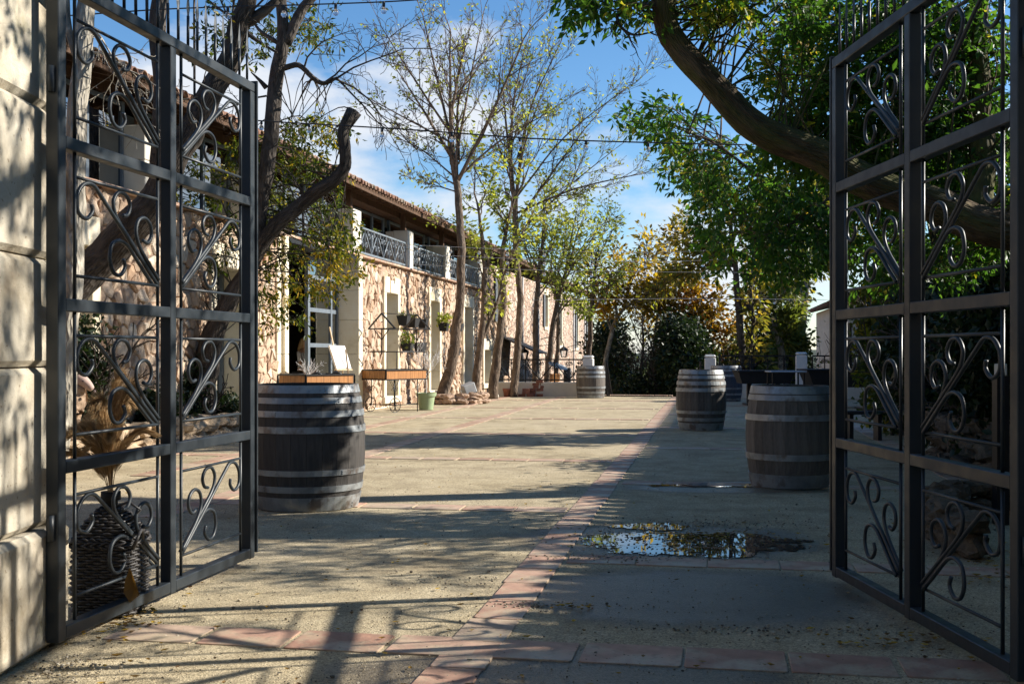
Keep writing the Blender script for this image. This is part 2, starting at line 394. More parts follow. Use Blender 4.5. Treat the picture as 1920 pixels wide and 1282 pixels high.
# ---------------------------------------------------------------- mesh helpers
class MB:
    def __init__(self, smooth=False):
        self.v = []; self.f = []; self.r = []; self.sm = []; self.smooth = smooth; self.tc = None
    def add(self, vs, fs, rnd=None, smooth=None):
        n = len(self.v); r = random.random() if rnd is None else rnd
        self.v.extend([tuple(p) for p in vs]); self.r.extend([r] * len(vs))
        self.f.extend([tuple(i + n for i in f) for f in fs])
        self.sm.extend([self.smooth if smooth is None else smooth] * len(fs))
    def box(self, lo, hi, M4=None, rnd=None, bev=0.0):
        x0, y0, z0 = lo; x1, y1, z1 = hi
        if bev <= 0:
            vs = [(x0, y0, z0), (x1, y0, z0), (x1, y1, z0), (x0, y1, z0), (x0, y0, z1), (x1, y0, z1), (x1, y1, z1), (x0, y1, z1)]
            fs = [(3, 2, 1, 0), (4, 5, 6, 7), (0, 1, 5, 4), (1, 2, 6, 5), (2, 3, 7, 6), (3, 0, 4, 7)]
        else:
            vs = []; b = bev
            for (ax, s) in ((2, -1), (2, 1), (0, -1), (0, 1), (1, -1), (1, 1)):
                o = [a for a in (0, 1, 2) if a != ax]
                for u, w in ((-1, -1), (1, -1), (1, 1), (-1, 1)):
                    p = [0, 0, 0]; L = (lo, hi)
                    p[ax] = hi[ax] if s > 0 else lo[ax]
                    p[o[0]] = (hi[o[0]] - b) if u > 0 else (lo[o[0]] + b)
                    p[o[1]] = (hi[o[1]] - b) if w > 0 else (lo[o[1]] + b)
                    vs.append(tuple(p))
            import itertools
            fs = []
            for k, (ax, s) in enumerate(((2, -1), (2, 1), (0, -1), (0, 1), (1, -1), (1, 1))):
                q = [4 * k, 4 * k + 1, 4 * k + 2, 4 * k + 3]
                flip = (s > 0) if ax != 1 else (s < 0)
                fs.append(tuple(q) if flip else tuple(reversed(q)))
            # edges and corners by hull of nearby points
            me = MB._hull(vs)
            vs, fs = me
        if M4 is not None: vs = [M4 @ Vector(p) for p in vs]
        self.add(vs, fs, rnd)
    @staticmethod
    def _hull(vs):
        import bmesh
        bm = bmesh.new()
        for p in vs: bm.verts.new(p)
        bmesh.ops.convex_hull(bm, input=bm.verts)
        bmesh.ops.dissolve_limit(bm, angle_limit=0.01, verts=bm.verts, edges=bm.edges)
        bm.verts.index_update()
        o = ([v.co.copy() for v in bm.verts], [tuple(v.index for v in f.verts) for f in bm.faces])
        bm.free(); return o
    def bar(self, a, b, w, h=None, rnd=None, up=Vector((0, 0, 1))):
        a = Vector(a); b = Vector(b); h = w if h is None else h
        d = (b - a).normalized(); up = Vector(up)
        if abs(d.dot(up)) > 0.99: up = Vector((0, 1, 0))
        s = d.cross(up).normalized(); u = s.cross(d)
        vs = [p + s * i * w / 2 + u * j * h / 2 for p in (a, b) for i, j in ((-1, -1), (1, -1), (1, 1), (-1, 1))]
        self.add(vs, [(3, 2, 1, 0), (4, 5, 6, 7), (0, 1, 5, 4), (1, 2, 6, 5), (2, 3, 7, 6), (3, 0, 4, 7)], rnd)
    def tube(self, pts, rad, sides=8, cap=True, rnd=None, jitter=0.0, smooth=True):
        pts = [Vector(p) for p in pts]; n = len(pts)
        if not hasattr(rad, '__len__'): rad = [rad] * n
        vs = []; prev = None
        for i, p in enumerate(pts):
            d = (pts[min(i + 1, n - 1)] - pts[max(i - 1, 0)])
            if d.length < 1e-9: d = Vector((0, 0, 1))
            d.normalize()
            if prev is None:
                a = Vector((0, 0, 1)) if abs(d.z) < 0.9 else Vector((1, 0, 0))
                s = d.cross(a).normalized()
            else:
                s = (prev - d * prev.dot(d))
                s = s.normalized() if s.length > 1e-6 else d.orthogonal().normalized()
            prev = s; u = d.cross(s)
            for k in range(sides):
                an = 2 * math.pi * k / sides
                r = rad[i] * (1 + (random.uniform(-jitter, jitter) if jitter else 0))
                vs.append(p + s * (math.cos(an) * r) + u * (math.sin(an) * r))
        fs = []
        for i in range(n - 1):
            for k in range(sides):
                k2 = (k + 1) % sides
                fs.append((i * sides + k, i * sides + k2, (i + 1) * sides + k2, (i + 1) * sides + k))
        if cap:
            fs.append(tuple(reversed(range(sides)))); fs.append(tuple((n - 1) * sides + k for k in range(sides)))
        if self.tc is not None:                 # bark coordinates: round the limb and along it
            al = random.uniform(0, 50); ph = random.uniform(0, 9); R0 = max(rad)
            for i in range(n):
                if i: al += (pts[i] - pts[i - 1]).length
                for k in range(sides):
                    an = 2 * math.pi * k / sides; self.tc.append((R0 * math.cos(an) + ph, R0 * math.sin(an), al))
        self.add(vs, fs, rnd, smooth)
    def lathe(self, prof, M4=None, seg=32, rnd=None, smooth=True, close=False):
        vs = []; fs = []; n = len(prof)
        for r, z in prof:
            for k in range(seg):
                a = 2 * math.pi * k / seg
                vs.append(Vector((r * math.cos(a), r * math.sin(a), z)))
        for i in range(n - 1):
            for k in range(seg):
                k2 = (k + 1) % seg
                fs.append((i * seg + k, i * seg + k2, (i + 1) * seg + k2, (i + 1) * seg + k))
        if not close:
            fs.append(tuple(reversed(range(seg)))); fs.append(tuple((n - 1) * seg + k for k in range(seg)))
        if M4 is not None: vs = [M4 @ p for p in vs]
        self.add(vs, fs, rnd, smooth)
    def prism(self, poly, h0, h1, fn, rnd=None):          # poly in (a,b); fn(a,b,h) -> point
        n = len(poly)
        vs = [fn(a, b, h0) for a, b in poly] + [fn(a, b, h1) for a, b in poly]
        fs = [tuple(reversed(range(n))), tuple(range(n, 2 * n))] + [(i, (i + 1) % n, n + (i + 1) % n, n + i) for i in range(n)]
        self.add(vs, fs, rnd)
    def rock(self, c, rx, ry, rz, rot=0.0, rnd=None, seg=7, rings=5, rough=0.22):
        c = Vector(c); off = Vector((random.uniform(0, 99), random.uniform(0, 99), 0)); vs = []; fs = []
        R = Matrix.Rotation(rot, 3, 'Z')
        def q(d):
            k = 1 + rough * mnoise.noise(d * 1.6 + off) * 2
            d2 = Vector([math.copysign(abs(x) ** 0.75, x) for x in d])
            return c + R @ Vector((d2.x * rx * k, d2.y * ry * k, d2.z * rz * k))
        vs.append(q(Vector((0, 0, -1))))
        for i in range(1, rings):
            th = math.pi * i / rings
            for k in range(seg):
                a = 2 * math.pi * (k + 0.5 * (i % 2)) / seg
                vs.append(q(Vector((math.sin(th) * math.cos(a), math.sin(th) * math.sin(a), -math.cos(th)))))
        vs.append(q(Vector((0, 0, 1))))
        for k in range(seg):
            fs.append((0, 1 + (k + 1) % seg, 1 + k))
            fs.append((len(vs) - 1, 1 + (rings - 2) * seg + k, 1 + (rings - 2) * seg + (k + 1) % seg))
        for i in range(rings - 2):
            for k in range(seg):
                k2 = (k + 1) % seg
                fs.append((1 + i * seg + k, 1 + i * seg + k2, 1 + (i + 1) * seg + k2, 1 + (i + 1) * seg + k))
        self.add(vs, fs, rnd, False)
    def build(self, name, material, parent=None, origin=None):
        me = bpy.data.meshes.new(name)
        v = self.v
        if origin is not None:
            ox, oy, oz = origin; v = [(a - ox, b - oy, c - oz) for a, b, c in v]
        me.from_pydata(v, [], self.f)
        if self.f:
            me.polygons.foreach_set('use_smooth', np.array(self.sm, dtype=bool))
            at = me.attributes.new('rnd', 'FLOAT', 'POINT'); at.data.foreach_set('value', np.array(self.r, dtype=np.float32))
        if self.tc is not None and len(self.tc) == len(self.v):
            a3 = me.attributes.new('bark', 'FLOAT_VECTOR', 'POINT'); a3.data.foreach_set('vector', np.array(self.tc, dtype=np.float32).reshape(-1))
        me.materials.append(M[material] if isinstance(material, str) else material)
        me.update()
        o = bpy.data.objects.new(name, me); COL.objects.link(o)
        if origin is not None: o.location = origin
        if parent is not None: o.parent = parent
        return o
def empty(name, loc=(0, 0, 0), rz=0.0):
    o = bpy.data.objects.new(name, None); COL.objects.link(o)
    o.location = loc; o.rotation_euler = (0, 0, rz); o.empty_display_size = 0.1
    return o
def tag(o, label=None, cat=None, group=None, kind=None):
    if label: o['label'] = label
    if cat: o['category'] = cat
    if group: o['group'] = group
    if kind: o['kind'] = kind
    return o
def inst(src, parent, M4=None, name=None):                # a copy that shares mesh data
    o = src.copy(); COL.objects.link(o); o.parent = parent
    if M4 is not None: o.matrix_local = M4
    return o
def copy_tree(o, parent=None):
    c = o.copy(); COL.objects.link(c)
    if parent is not None: c.parent = parent
    for ch in o.children: copy_tree(ch, c)
    return c
def fill_leaves(name, C, D, L, wid, material, parent=None, fold=0.12, kind=None, rnd=None):
    """many small two-triangle leaves in one mesh"""
    n = len(C)
    D = D / (np.linalg.norm(D, axis=1, keepdims=True) + 1e-9)
    R = RNG.normal(size=(n, 3)); Sx = np.cross(D, R); Sx /= (np.linalg.norm(Sx, axis=1, keepdims=True) + 1e-9)
    U = np.cross(D, Sx); L = L.reshape(-1, 1)
    v = np.empty((n, 4, 3), dtype=np.float32)
    v[:, 0] = C; v[:, 2] = C + D * L
    v[:, 1] = C + D * L * 0.42 + Sx * L * wid + U * L * fold
    v[:, 3] = C + D * L * 0.42 - Sx * L * wid + U * L * fold
    me = bpy.data.meshes.new(name)
    me.vertices.add(4 * n); me.vertices.foreach_set('co', v.reshape(-1))
    base = np.arange(n, dtype=np.int32) * 4
    tri = np.stack([base, base + 1, base + 2, base, base + 2, base + 3], axis=1).reshape(-1)
    me.loops.add(6 * n); me.loops.foreach_set('vertex_index', tri)
    me.polygons.add(2 * n); me.polygons.foreach_set('loop_start', np.arange(2 * n, dtype=np.int32) * 3)
    at = me.attributes.new('rnd', 'FLOAT', 'POINT')
    r = RNG.random(n) if rnd is None else rnd
    at.data.foreach_set('value', np.repeat(r, 4).astype(np.float32))
    me.materials.append(M[material]); me.update(calc_edges=True); me.validate()
    o = bpy.data.objects.new(name, me); COL.objects.link(o)
    if parent is not None: o.parent = parent
    if kind: o['kind'] = kind
    return o

# ---------------------------------------------------------------- trees
def bez(pts, n):
    """smooth path through points (Catmull-Rom)"""
    pts = [Vector(p) for p in pts]; o = []
    P_ = [2 * pts[0] - pts[1]] + pts + [2 * pts[-1] - pts[-2]]
    for i in range(1, len(P_) - 2):
        for k in range(n):
            t = k / n
            a, b, c, d = P_[i - 1], P_[i], P_[i + 1], P_[i + 2]
            o.append(0.5 * ((2 * b) + (c - a) * t + (2 * a - 5 * b + 4 * c - d) * t * t + (3 * b - a - 3 * c + d) * t ** 3))
    o.append(pts[-1]); return o
class Tree:
    def __init__(self): self.mb = MB(True); self.mb.tc = []; self.tips = []; self.n = 0
    def limb(self, pts, r0, r1, sides=10, sub=4, jit=0.06, rad=None):
        p = bez(pts, sub); n = len(p)
        if rad is None: rr = [r0 + (r1 - r0) * (i / (n - 1)) for i in range(n)]
        else: rr = [np.interp(i / (n - 1), np.linspace(0, 1, len(rad)), rad) for i in range(n)]
        w = [q + Vector([mnoise.noise(q * 1.7 + Vector((k * 9, 3, 1))) * r0 * 0.35 for k in range(3)]) for q in p]
        self.mb.tube(w, rr, sides, True, 0.5, jit)
        return w, rr
    def grow(self, p, d, L, r, lvl, cfg):
        ns = 4 if lvl < cfg['lv'] - 1 else 3
        pts = [p]; d = d.normalized(); q = p.copy()
        for i in range(ns):
            d = (d + Vector((random.gauss(0, 1), random.gauss(0, 1), random.gauss(0, 1))) * cfg.get('wand', 0.16) + Vector((0, 0, cfg.get('up', 0.06)))).normalized()
            q = q + d * (L / ns); pts.append(q)
        rt = max(r * 0.45, cfg.get('rmin', 0.004))
        rr = [r + (rt - r) * i / ns for i in range(ns + 1)]
        self.mb.tube(pts, rr, (6, 5, 4, 3, 3, 3)[min(lvl, 5)], False, 0.5)
        self.n += 1
        if lvl >= cfg['lv']:
            self.tips.append((pts[0], pts[-1], d)); return
        if lvl == cfg['lv'] - 1 and cfg.get('midtips'): self.tips.append((pts[1], pts[-1], d))
        self.spawn(pts, rr, L, lvl, cfg, 0.25)
        self.grow(pts[-1], d, L * cfg['lr'] * 0.9, rt, lvl + 1, cfg)
    def spawn(self, pts, rr, L, lvl, cfg, t0=0.2, n=None, bias=None):
        n = cfg['n'][min(lvl, len(cfg['n']) - 1)] if n is None else n
        m = len(pts) - 1; rot = random.uniform(0, 6.28)
        for k in range(n):
            t = t0 + (1 - t0) * (k + random.random()) / n
            x = min(t * m, m - 1e-3); i = int(x); fr = x - i
            p = pts[i].lerp(pts[i + 1], fr); ax = (pts[i + 1] - pts[i]).normalized()
            rot += 2.4 + random.uniform(-0.5, 0.5)
            side = Matrix.Rotation(rot, 3, ax) @ ax.orthogonal().normalized()
            an = math.radians(cfg['ang'] + random.uniform(-12, 12))
            d = ax * math.cos(an) + side * math.sin(an)
            if bias is not None: d = d + Vector(bias)
            r = min(rr[i] * 0.7, cfg.get('rch', 1) * (rr[i] * 0.62))
            self.grow(p, d, L * cfg['lr'] * random.uniform(0.7, 1.15) * (1 - 0.25 * t), r, lvl + 1, cfg)
    def sprays(self, regions, Y0, Y1, tw, limbs, link=0.35, rl=0.006, down=0.25):
        """leafy twigs scattered through ellipsoids of the crown, tied back to the limbs"""
        lp = [q for l in limbs for q in l]
        for (px, py, rx, ry, n) in regions:
            for _ in range(n):
                while True:
                    u, v = random.uniform(-1, 1), random.uniform(-1, 1)
                    if u * u + v * v < 1: break
                p = P(px + u * rx, py + v * ry, random.uniform(Y0, Y1))
                if lp:
                    q = min(random.sample(lp, min(len(lp), 9)), key=lambda c: (c - p).length_squared); o = (p - q)
                else: q = None; o = Vector((0, 0, 0))
                d = (o.normalized() * 0.6 if o.length > 0.01 else Vector((0, 0, 0))) + Vector((random.gauss(0, .6), random.gauss(0, .6), random.gauss(-down, .4)))
                d.normalize(); L = tw * random.uniform(0.6, 1.3)
                e_ = p + d * L + Vector((0, 0, -0.15 * L))
                self.mb.tube([p, p.lerp(e_, 0.5) + Vector((0, 0, 0.05 * L)), e_], [rl * 0.7, rl * 0.5, rl * 0.3], 3, False, 0.5)
                self.tips.append((p, e_, d))
                if q is not None and random.random() < link:
                    m1 = q.lerp(p, 0.4) + Vector((random.gauss(0, .06), random.gauss(0, .06), random.gauss(0.08, .05))) * o.length
                    m2 = q.lerp(p, 0.75) + Vector((random.gauss(0, .05), random.gauss(0, .05), random.gauss(0.05, .05))) * o.length
                    r = rl * (0.7 + 0.35 * min(o.length, 3))
                    self.mb.tube(bez([q, m1, m2, p], 3), [r * (1.6 - 0.12 * k_) for k_ in range(10)], 4, False, 0.5)
    def foliage(self, name, material, size, per, parent, spread=0.25, wid=0.24, droop=0.3, keep=1.0, pinn=True):
        C = []; D = []
        for a, b, d in self.tips:
            if keep < 1 and random.random() > keep: continue
            a = np.array(a); b = np.array(b); ax = (b - a); ln = np.linalg.norm(ax) + 1e-6; ax = ax / ln
            k = per if isinstance(per, int) else random.randint(*per)
            t = RNG.random(k); base = a + np.outer(t, b - a)
            rv = RNG.normal(size=(k, 3)); rv -= np.outer(rv @ ax, ax); rv /= (np.linalg.norm(rv, axis=1, keepdims=True) + 1e-6)
            dd = rv * 0.9 + ax * 0.55; dd[:, 2] -= droop
            C.append(base + rv * RNG.random((k, 1)) * spread); D.append(dd)
        if not C: return None
        C = np.concatenate(C); D = np.concatenate(D)
        L = size * (0.65 + 0.6 * RNG.random(len(C)))
        # neighbouring leaves take after one another
        nz_ = np.array([mnoise.noise(Vector(c) * 0.9) for c in C[::8]]); nz_ = np.repeat(nz_, 8)[:len(C)]
        rnd = np.clip(0.5 + 0.75 * nz_ + RNG.normal(0, 0.22, len(C)), 0, 1)
        return fill_leaves(name, C, D, L, wid, material, parent, rnd=rnd)

# ================================================================ SETTING
# paved yard: a sheet of gravel on a terrace, open land lower down beyond it
YS1 = 36.4
mb = MB()
def yard_pt(s, n, z): return W(s, n, z)
prev = [(-14, -8.3), (YS1, -8.3), (YS1, 14), (-14, 14)]
N_ = 60
mb2 = MB()
vs = []; fs = []
ss = np.linspace(-14, YS1, 90); nn_ = np.linspace(-8.3, 9.0, 40)
for i, s in enumerate(ss):
    for j, n in enumerate(nn_):
        x = W(s, n, 0)
        z = 0.004 * mnoise.noise(x * 0.9) * (1 if 0 < i < 89 else 0)
        vs.append(W(s, n, z - 0.004))
for i in range(89):
    for j in range(39):
        a = i * 40 + j; fs.append((a, a + 1, a + 41, a + 40))
mb2.add(vs, fs, 0.5, True)
yard = tag(mb2.build('yard_ground', 'sandy_gravel'), kind='structure')
mb = MB(); mb.prism([(-14, -8.3), (-14, 9.0), (YS1, 9.0), (YS1, -8.3)], -2.6, -0.03, lambda s, n, z: W(s, n, z))
tag(mb.build('terrace_base', 'plaster'), kind='structure')
mb = MB(); vs = []; fs = []
gx = np.linspace(-260, 260, 60); gy = np.linspace(-60, 520, 60)
for j, y in enumerate(gy):
    for i, x in enumerate(gx):
        r = math.hypot(x, y)
        z = -2.5 + 0.25 * mnoise.noise(Vector((x * 0.06, y * 0.06, 0))) - 0.05 * max(0, r - 45)
        vs.append((x, y, z))
for j in range(59):
    for i in range(59):
        a = j * 60 + i; fs.append((a, a + 1, a + 61, a + 60))
mb.add(vs, fs, 0.5, True)
tag(mb.build('lower_ground', 'wild_ground'), kind='structure')
mb = MB(); vs = []; fs = []
K = 90
for k in range(K + 1):
    a = math.radians(-70 + 140 * k / K); R0 = 700
    h = 3 + 9 * mnoise.noise(Vector((k * 0.11, 3.3, 0))) + 2 * mnoise.noise(Vector((k * 0.5, 1, 0)))
    for rr, z in ((230, -14), (620, h * 0.4), (760, h), (1000, -30)):
        vs.append((rr * math.sin(a), rr * math.cos(a), z))
for k in range(K):
    for j in range(3):
        a = k * 4 + j; fs.append((a, a + 4, a + 5, a + 1))
mb.add(vs, fs, 0.5, True)
tag(mb.build('hills', 'hill_green'), kind='structure')

# terracotta tile strips let into the gravel: long ones along the houses, short ones across
tiles = []                                   # (s, n, ds, dn, rot)
def long_strip(n0, s0, s1, wdt=0.26, pitch=0.47):
    s = s0
    while s < s1:
        tiles.append((s + pitch / 2, n0 + random.uniform(-0.006, 0.006), pitch - random.uniform(0.006, 0.02), wdt + random.uniform(-0.008, 0.01), random.gauss(0, 0.006))); s += pitch
def cross_strip(s0, n0, n1, wdt=0.30, pitch=0.47):
    n = n0
    while n < n1 - 0.1:
        L = min(pitch, n1 - n)
        gap = 0.045 if random.random() < 0.3 else 0.007
        tiles.append((s0 + random.uniform(-0.006, 0.006), n + L / 2, wdt + random.uniform(-0.01, 0.01), L - gap - random.uniform(0, 0.01), random.gauss(0, 0.008))); n += L
long_strip(-1.12, 4.0, YS1 - 0.3)
for n0, a in ((-4.70, 9.0), (-6.40, 12.0), (2.70, 6.0)): long_strip(n0, a, YS1 - 0.3)
cross_strip(5.30, -2.95, 5.0, 0.33)
for k in range(7):
    cross_strip(10.06 + 4.62 * k, -8.0 if k > 0 else -4.55, -1.27)
    if k < 7: cross_strip(7.70 + 4.60 * k, -0.97, 2.55)
    if k < 7: cross_strip(7.70 + 4.60 * k, 2.86, 5.2)
tiles.sort(key=lambda q: q[0])
def tile_shape(mb, s, n, ds, dn, rot, h=0.0035):
    k = 0.004; c, si = math.cos(rot), math.sin(rot)
    ch = [random.uniform(0.002, 0.022) for _ in range(8)]
    hs, hn = ds / 2, dn / 2
    out_ = [(-hs + ch[0], -hn), (hs - ch[1], -hn), (hs, -hn + ch[2]), (hs, hn - ch[3]), (hs - ch[4], hn), (-hs + ch[5], hn), (-hs, hn - ch[6]), (-hs, -hn + ch[7])]
    tl = [random.uniform(-0.0012, 0.0012) for _ in range(2)]
    def q(a, b, z): 
        A = a * c - b * si; B = a * si + b * c
        return W(s + A, n + B, z + tl[0] * a / hs + tl[1] * b / hn)
    vs = [q(a, b, -0.03) for a, b in out_] + [q(a, b, h - 0.002) for a, b in out_] + [q(a * (1 - k / hs), b * (1 - k / hn), h) for a, b in out_]
    N = 8; fs = [tuple(reversed(range(2 * N, 3 * N)))]
    for r_ in (0, 1):
        fs += [(r_ * N + i, (r_ + 1) * N + i, (r_ + 1) * N + (i + 1) % N, r_ * N + (i + 1) % N) for i in range(N)]
    fs = [tuple(reversed(f)) for f in fs]
    # keep the top facing up
    mb.add(vs, [tuple(f) for f in fs], None)
rest = MB()
vis = []
for q in tiles:
    p = W(q[0], q[1], 0)
    px = 960 + 2133 * p.x / max(p.y, 0.5)
    vis.append((0 if (-100 < px < 2050 and p.y > 4.2) else 1, p.y))
order = sorted(range(len(tiles)), key=lambda i: vis[i])
for rank, i in enumerate(order):
    q = tiles[i]
    if rank < 290:
        one = MB(); tile_shape(one, *q); o_ = W(q[0], q[1], 0)
        one.build('paving_tile', 'terracotta', yard, origin=o_)
    else:
        tile_shape(rest, *q)
if rest.v: tag(rest.build('distant_paving_tiles', 'terracotta', yard), kind='stuff')

# puddles
def puddle(name, cx, cy, rx, ry, seed, label=None, z=0.0035, cell=None):
    """water lying in the low spots: a sheet with a broken shore and dry islands"""
    mb = MB(); c = cell or max(0.006, min(rx, ry) / 26); nx, ny = int(1.5 * rx / c), int(1.5 * ry / c); idx = {}; vs = []; fs = []
    def lev(x, y):
        e_ = 1 - (x / rx) ** 2 - (y / ry) ** 2
        q = Vector((x * 1.0 + seed, y * 1.6, seed))
        return e_ * 0.9 + 0.75 * mnoise.noise(q * 2.6 / max(rx, .2) * .6) + 0.45 * mnoise.noise(q * 9) + 0.32 * mnoise.noise(q * 24) + 0.2 * mnoise.noise(q * 55)
    def vid(i, j):
        if (i, j) not in idx: idx[i, j] = len(vs); vs.append((cx + i * c + random.uniform(-.3, .3) * c, cy + j * c + random.uniform(-.3, .3) * c, z))
        return idx[i, j]
    for i in range(-nx, nx):
        for j in range(-ny, ny):
            if lev((i + .5) * c, (j + .5) * c) > 0.25: fs.append((vid(i, j), vid(i + 1, j), vid(i + 1, j + 1), vid(i, j + 1)))
    mb.add(vs, fs, 0.5, True)
    return tag(mb.build(name, 'puddle_water'), kind='structure')
puddle('puddle', 1.25, 8.40, 0.86, 0.60, 1.0)
puddle('puddle', 1.15, 9.15, 0.4, 0.2, 4.0)
puddle('puddle', 2.0, 12.0, 0.6, 0.2, 7.0)
puddle('puddle', 3.27, 12.05, 0.10, 0.07, 9.0)

# loose stones and fallen leaves on the gravel
mb = MB()
def grit_at(k):
    for _ in range(k):
        Y = 4.5 + 14 * random.random() ** 1.8; X = random.uniform(-0.47, 0.47) * Y
        r = random.uniform(0.002, 0.006) if random.random() < 0.97 else random.uniform(0.006, 0.012)
        mb.rock((X, Y, r * 0.3), r, r * random.uniform(0.6, 1), r * 0.6, random.uniform(0, 6), None, 5, 3, 0.25)
grit_at(5200)
for cx, cy, sx, sy, k in ((1.7, 9.3, 0.9, 0.25, 420), (1.25, 8.4, 0.9, 0.6, 500), (0.6, 7.75, 0.5, 0.12, 160), (0.1, 6.3, 0.25, 0.12, 90), (1.3, 5.75, 0.7, 0.1, 150), (-2.0, 5.0, 0.2, 0.25, 160), (-0.45, 7.0, 0.4, 0.3, 60)):
    for _ in range(k):
        r = random.uniform(0.003, 0.009)
        mb.rock((random.gauss(cx, sx * 0.5), random.gauss(cy, sy * 0.6), r * 0.3 + 0.003), r, r, r * 0.6, random.uniform(0, 6), None, 5, 3, 0.25)
m_, t_, b_, o_ = mat('grit'); cc = ramp(t_, attr(t_), [(0, (0.05, 0.04, 0.03)), (0.5, (0.26, 0.22, 0.16)), (0.85, (0.38, 0.33, 0.24)), (1, (0.5, 0.46, 0.38))]); t_.links.new(cc, b_.inputs['Base Color']); b_.inputs['Roughness'].default_value = 0.85
tag(mb.build('gravel', 'grit'), 'loose pale grit scattered over the sandy yard', 'gravel', kind='stuff')
# curled fallen leaves
mb = MB()
def leafy(x, y, s, z=0.004):
    a = random.uniform(0, 6.28); c, si = math.cos(a), math.sin(a); cu = random.uniform(0.05, 0.45) * s
    prof = [(-1, 0), (-0.55, 0.36), (0.1, 0.46), (0.65, 0.25), (1.0, 0.0), (0.65, -0.25), (0.1, -0.46), (-0.55, -0.36)]
    vs = [(x, y, z)]
    for u, v in prof:
        vs.append((x + (u * c - v * si) * s, y + (u * si + v * c) * s, z + 0.003 + cu * (abs(v) * 1.5 + max(0, abs(u) - 0.4)) * random.uniform(0.6, 1.2)))
    mb.add(vs, [(0, 1 + k, 1 + (k + 1) % 8) for k in range(8)], None, False)
for _ in range(330):
    Y = 4.7 + 17 * random.random() ** 1.5; X = random.uniform(-0.42, 0.45) * Y
    leafy(X, Y, random.uniform(0.010, 0.026), 0.008)
for cx, cy, sx, sy, k, z in ((1.35, 8.7, 0.9, 0.35, 150, 0.006), (3.3, 6.9, 0.5, 1.6, 260, 0.005), (1.9, 5.5, 0.5, 0.2, 60, 0.006), (-2.0, 5.9, 0.25, 0.5, 70, 0.005), (0.35, 6.25, 0.15, 0.06, 14, 0.01)):
    for _ in range(k): leafy(random.gauss(cx, sx * 0.5), random.gauss(cy, sy * 0.5), random.uniform(0.010, 0.030), z)
tag(mb.build('fallen_leaves', 'fallen_leaf'), 'yellow and brown fallen leaves strewn over the yard', 'leaves', kind='stuff')

# ================================================================ STONE HOUSE ALONG THE YARD
NF = -8.28
S0 = 6.0
house = tag(empty('stone_house', W(30, NF - 3, 0)), 'long two storey pink rubble stone house with cream window surrounds and clay tiled eaves', 'house')
HL = Vector(house.location)
S1 = s_at(1105, NF)
def hb(mb, name, material, parent=None):
    o = mb.build(name, material, parent or house)
    if parent is None or parent is house: o.matrix_parent_inverse = Matrix.Translation(-HL)
    return o
def FP(s, d, z): return W(s, NF + d, z)
def fbox(mb, s0, s1, d0, d1, z0, z1, rnd=None, bev=0.0):
    Mx = Matrix.Rotation(RZ, 4, 'Z')
    mb.box((NF + d0, s0, z0), (NF + d1, s1, z1), Mx, rnd, bev)
LEDGE = 3.72
sw = lambda px: s_at(px, NF)
SB = sw(900)                    # where the balconies end
SD0, SD1, ZD = sw(531), sw(664), 3.57
wins = [(sw(118), sw(163), 0.28, 2.82), (sw(398), sw(450), 0.25, 2.85),
        (sw(719), sw(741), 0.27, 2.94), (sw(803), sw(820), 0.27, 2.94), (sw(867), sw(882), 0.27, 2.94), (sw(904.5), sw(917), 0.26, 1.5)]
door = (SD0, SD1, 0.0, ZD)
# narrow upper windows of the far wing
fw = []
for px, z0, z1 in ((935, 2.6, 4.4), (1023, 2.7, 4.3), (1050, 1.8, 4.1), (1081, 1.7, 4.0), (1101, 1.6, 4.0)):
    c = sw(px); fw.append((c - 0.55, c + 0.55, z0, z1))
fw2 = []
for px in (960, 990, 1030, 1060, 1085):
    c = sw(px); fw2.append((c - 0.6, c + 0.6, -2.3, 0.0))
holes = wins + [door] + fw + fw2
ZTOP_FAR = 4.75
def solid_boxes(mb, s0, s1, z0, z1, hl, d0, d1):
    hl = [(h[0] - 0.04, h[1] + 0.04, h[2] - 0.04, h[3] + 0.04) for h in hl]
    sb = sorted({s0, s1} | {min(max(h[0], s0), s1) for h in hl} | {min(max(h[1], s0), s1) for h in hl})
    for a, b in zip(sb, sb[1:]):
        if b - a < 1e-4: continue
        mid = (a + b) / 2
        cut = sorted((max(h[2], z0), min(h[3], z1)) for h in hl if h[0] < mid < h[1] and h[3] > z0 and h[2] < z1)
        z = z0
        for c0, c1 in cut:
            if c0 > z + 1e-4: fbox(mb, a, b, d0, d1, z, c0)
            z = max(z, c1)
        if z < z1 - 1e-4: fbox(mb, a, b, d0, d1, z, z1)
STONE_END = 46.0
mb = MB(); solid_boxes(mb, S0, SB + 0.4, -2.6, LEDGE - 0.03, [h for h in holes if h[0] < SB + 0.4], -0.55, 0.0)
hb(mb, 'wall', 'mortar')
mb = MB(); solid_boxes(mb, SB + 0.4, S1, -2.6, ZTOP_FAR, [h for h in holes if h[0] > SB + 0.4], -0.55, 0.02)
hb(mb, 'far_wall', 'far_rubble')
mb = MB(); fbox(mb, S1 - 0.5, S1, -9.0, -0.553, -2.6, 4.7); hb(mb, 'end_wall', 'far_rubble')
mb = MB(); fbox(mb, S0, S0 + 0.4, -9.0, -0.553, -2.6, 4.7); hb(mb, 'end_wall', 'far_rubble')

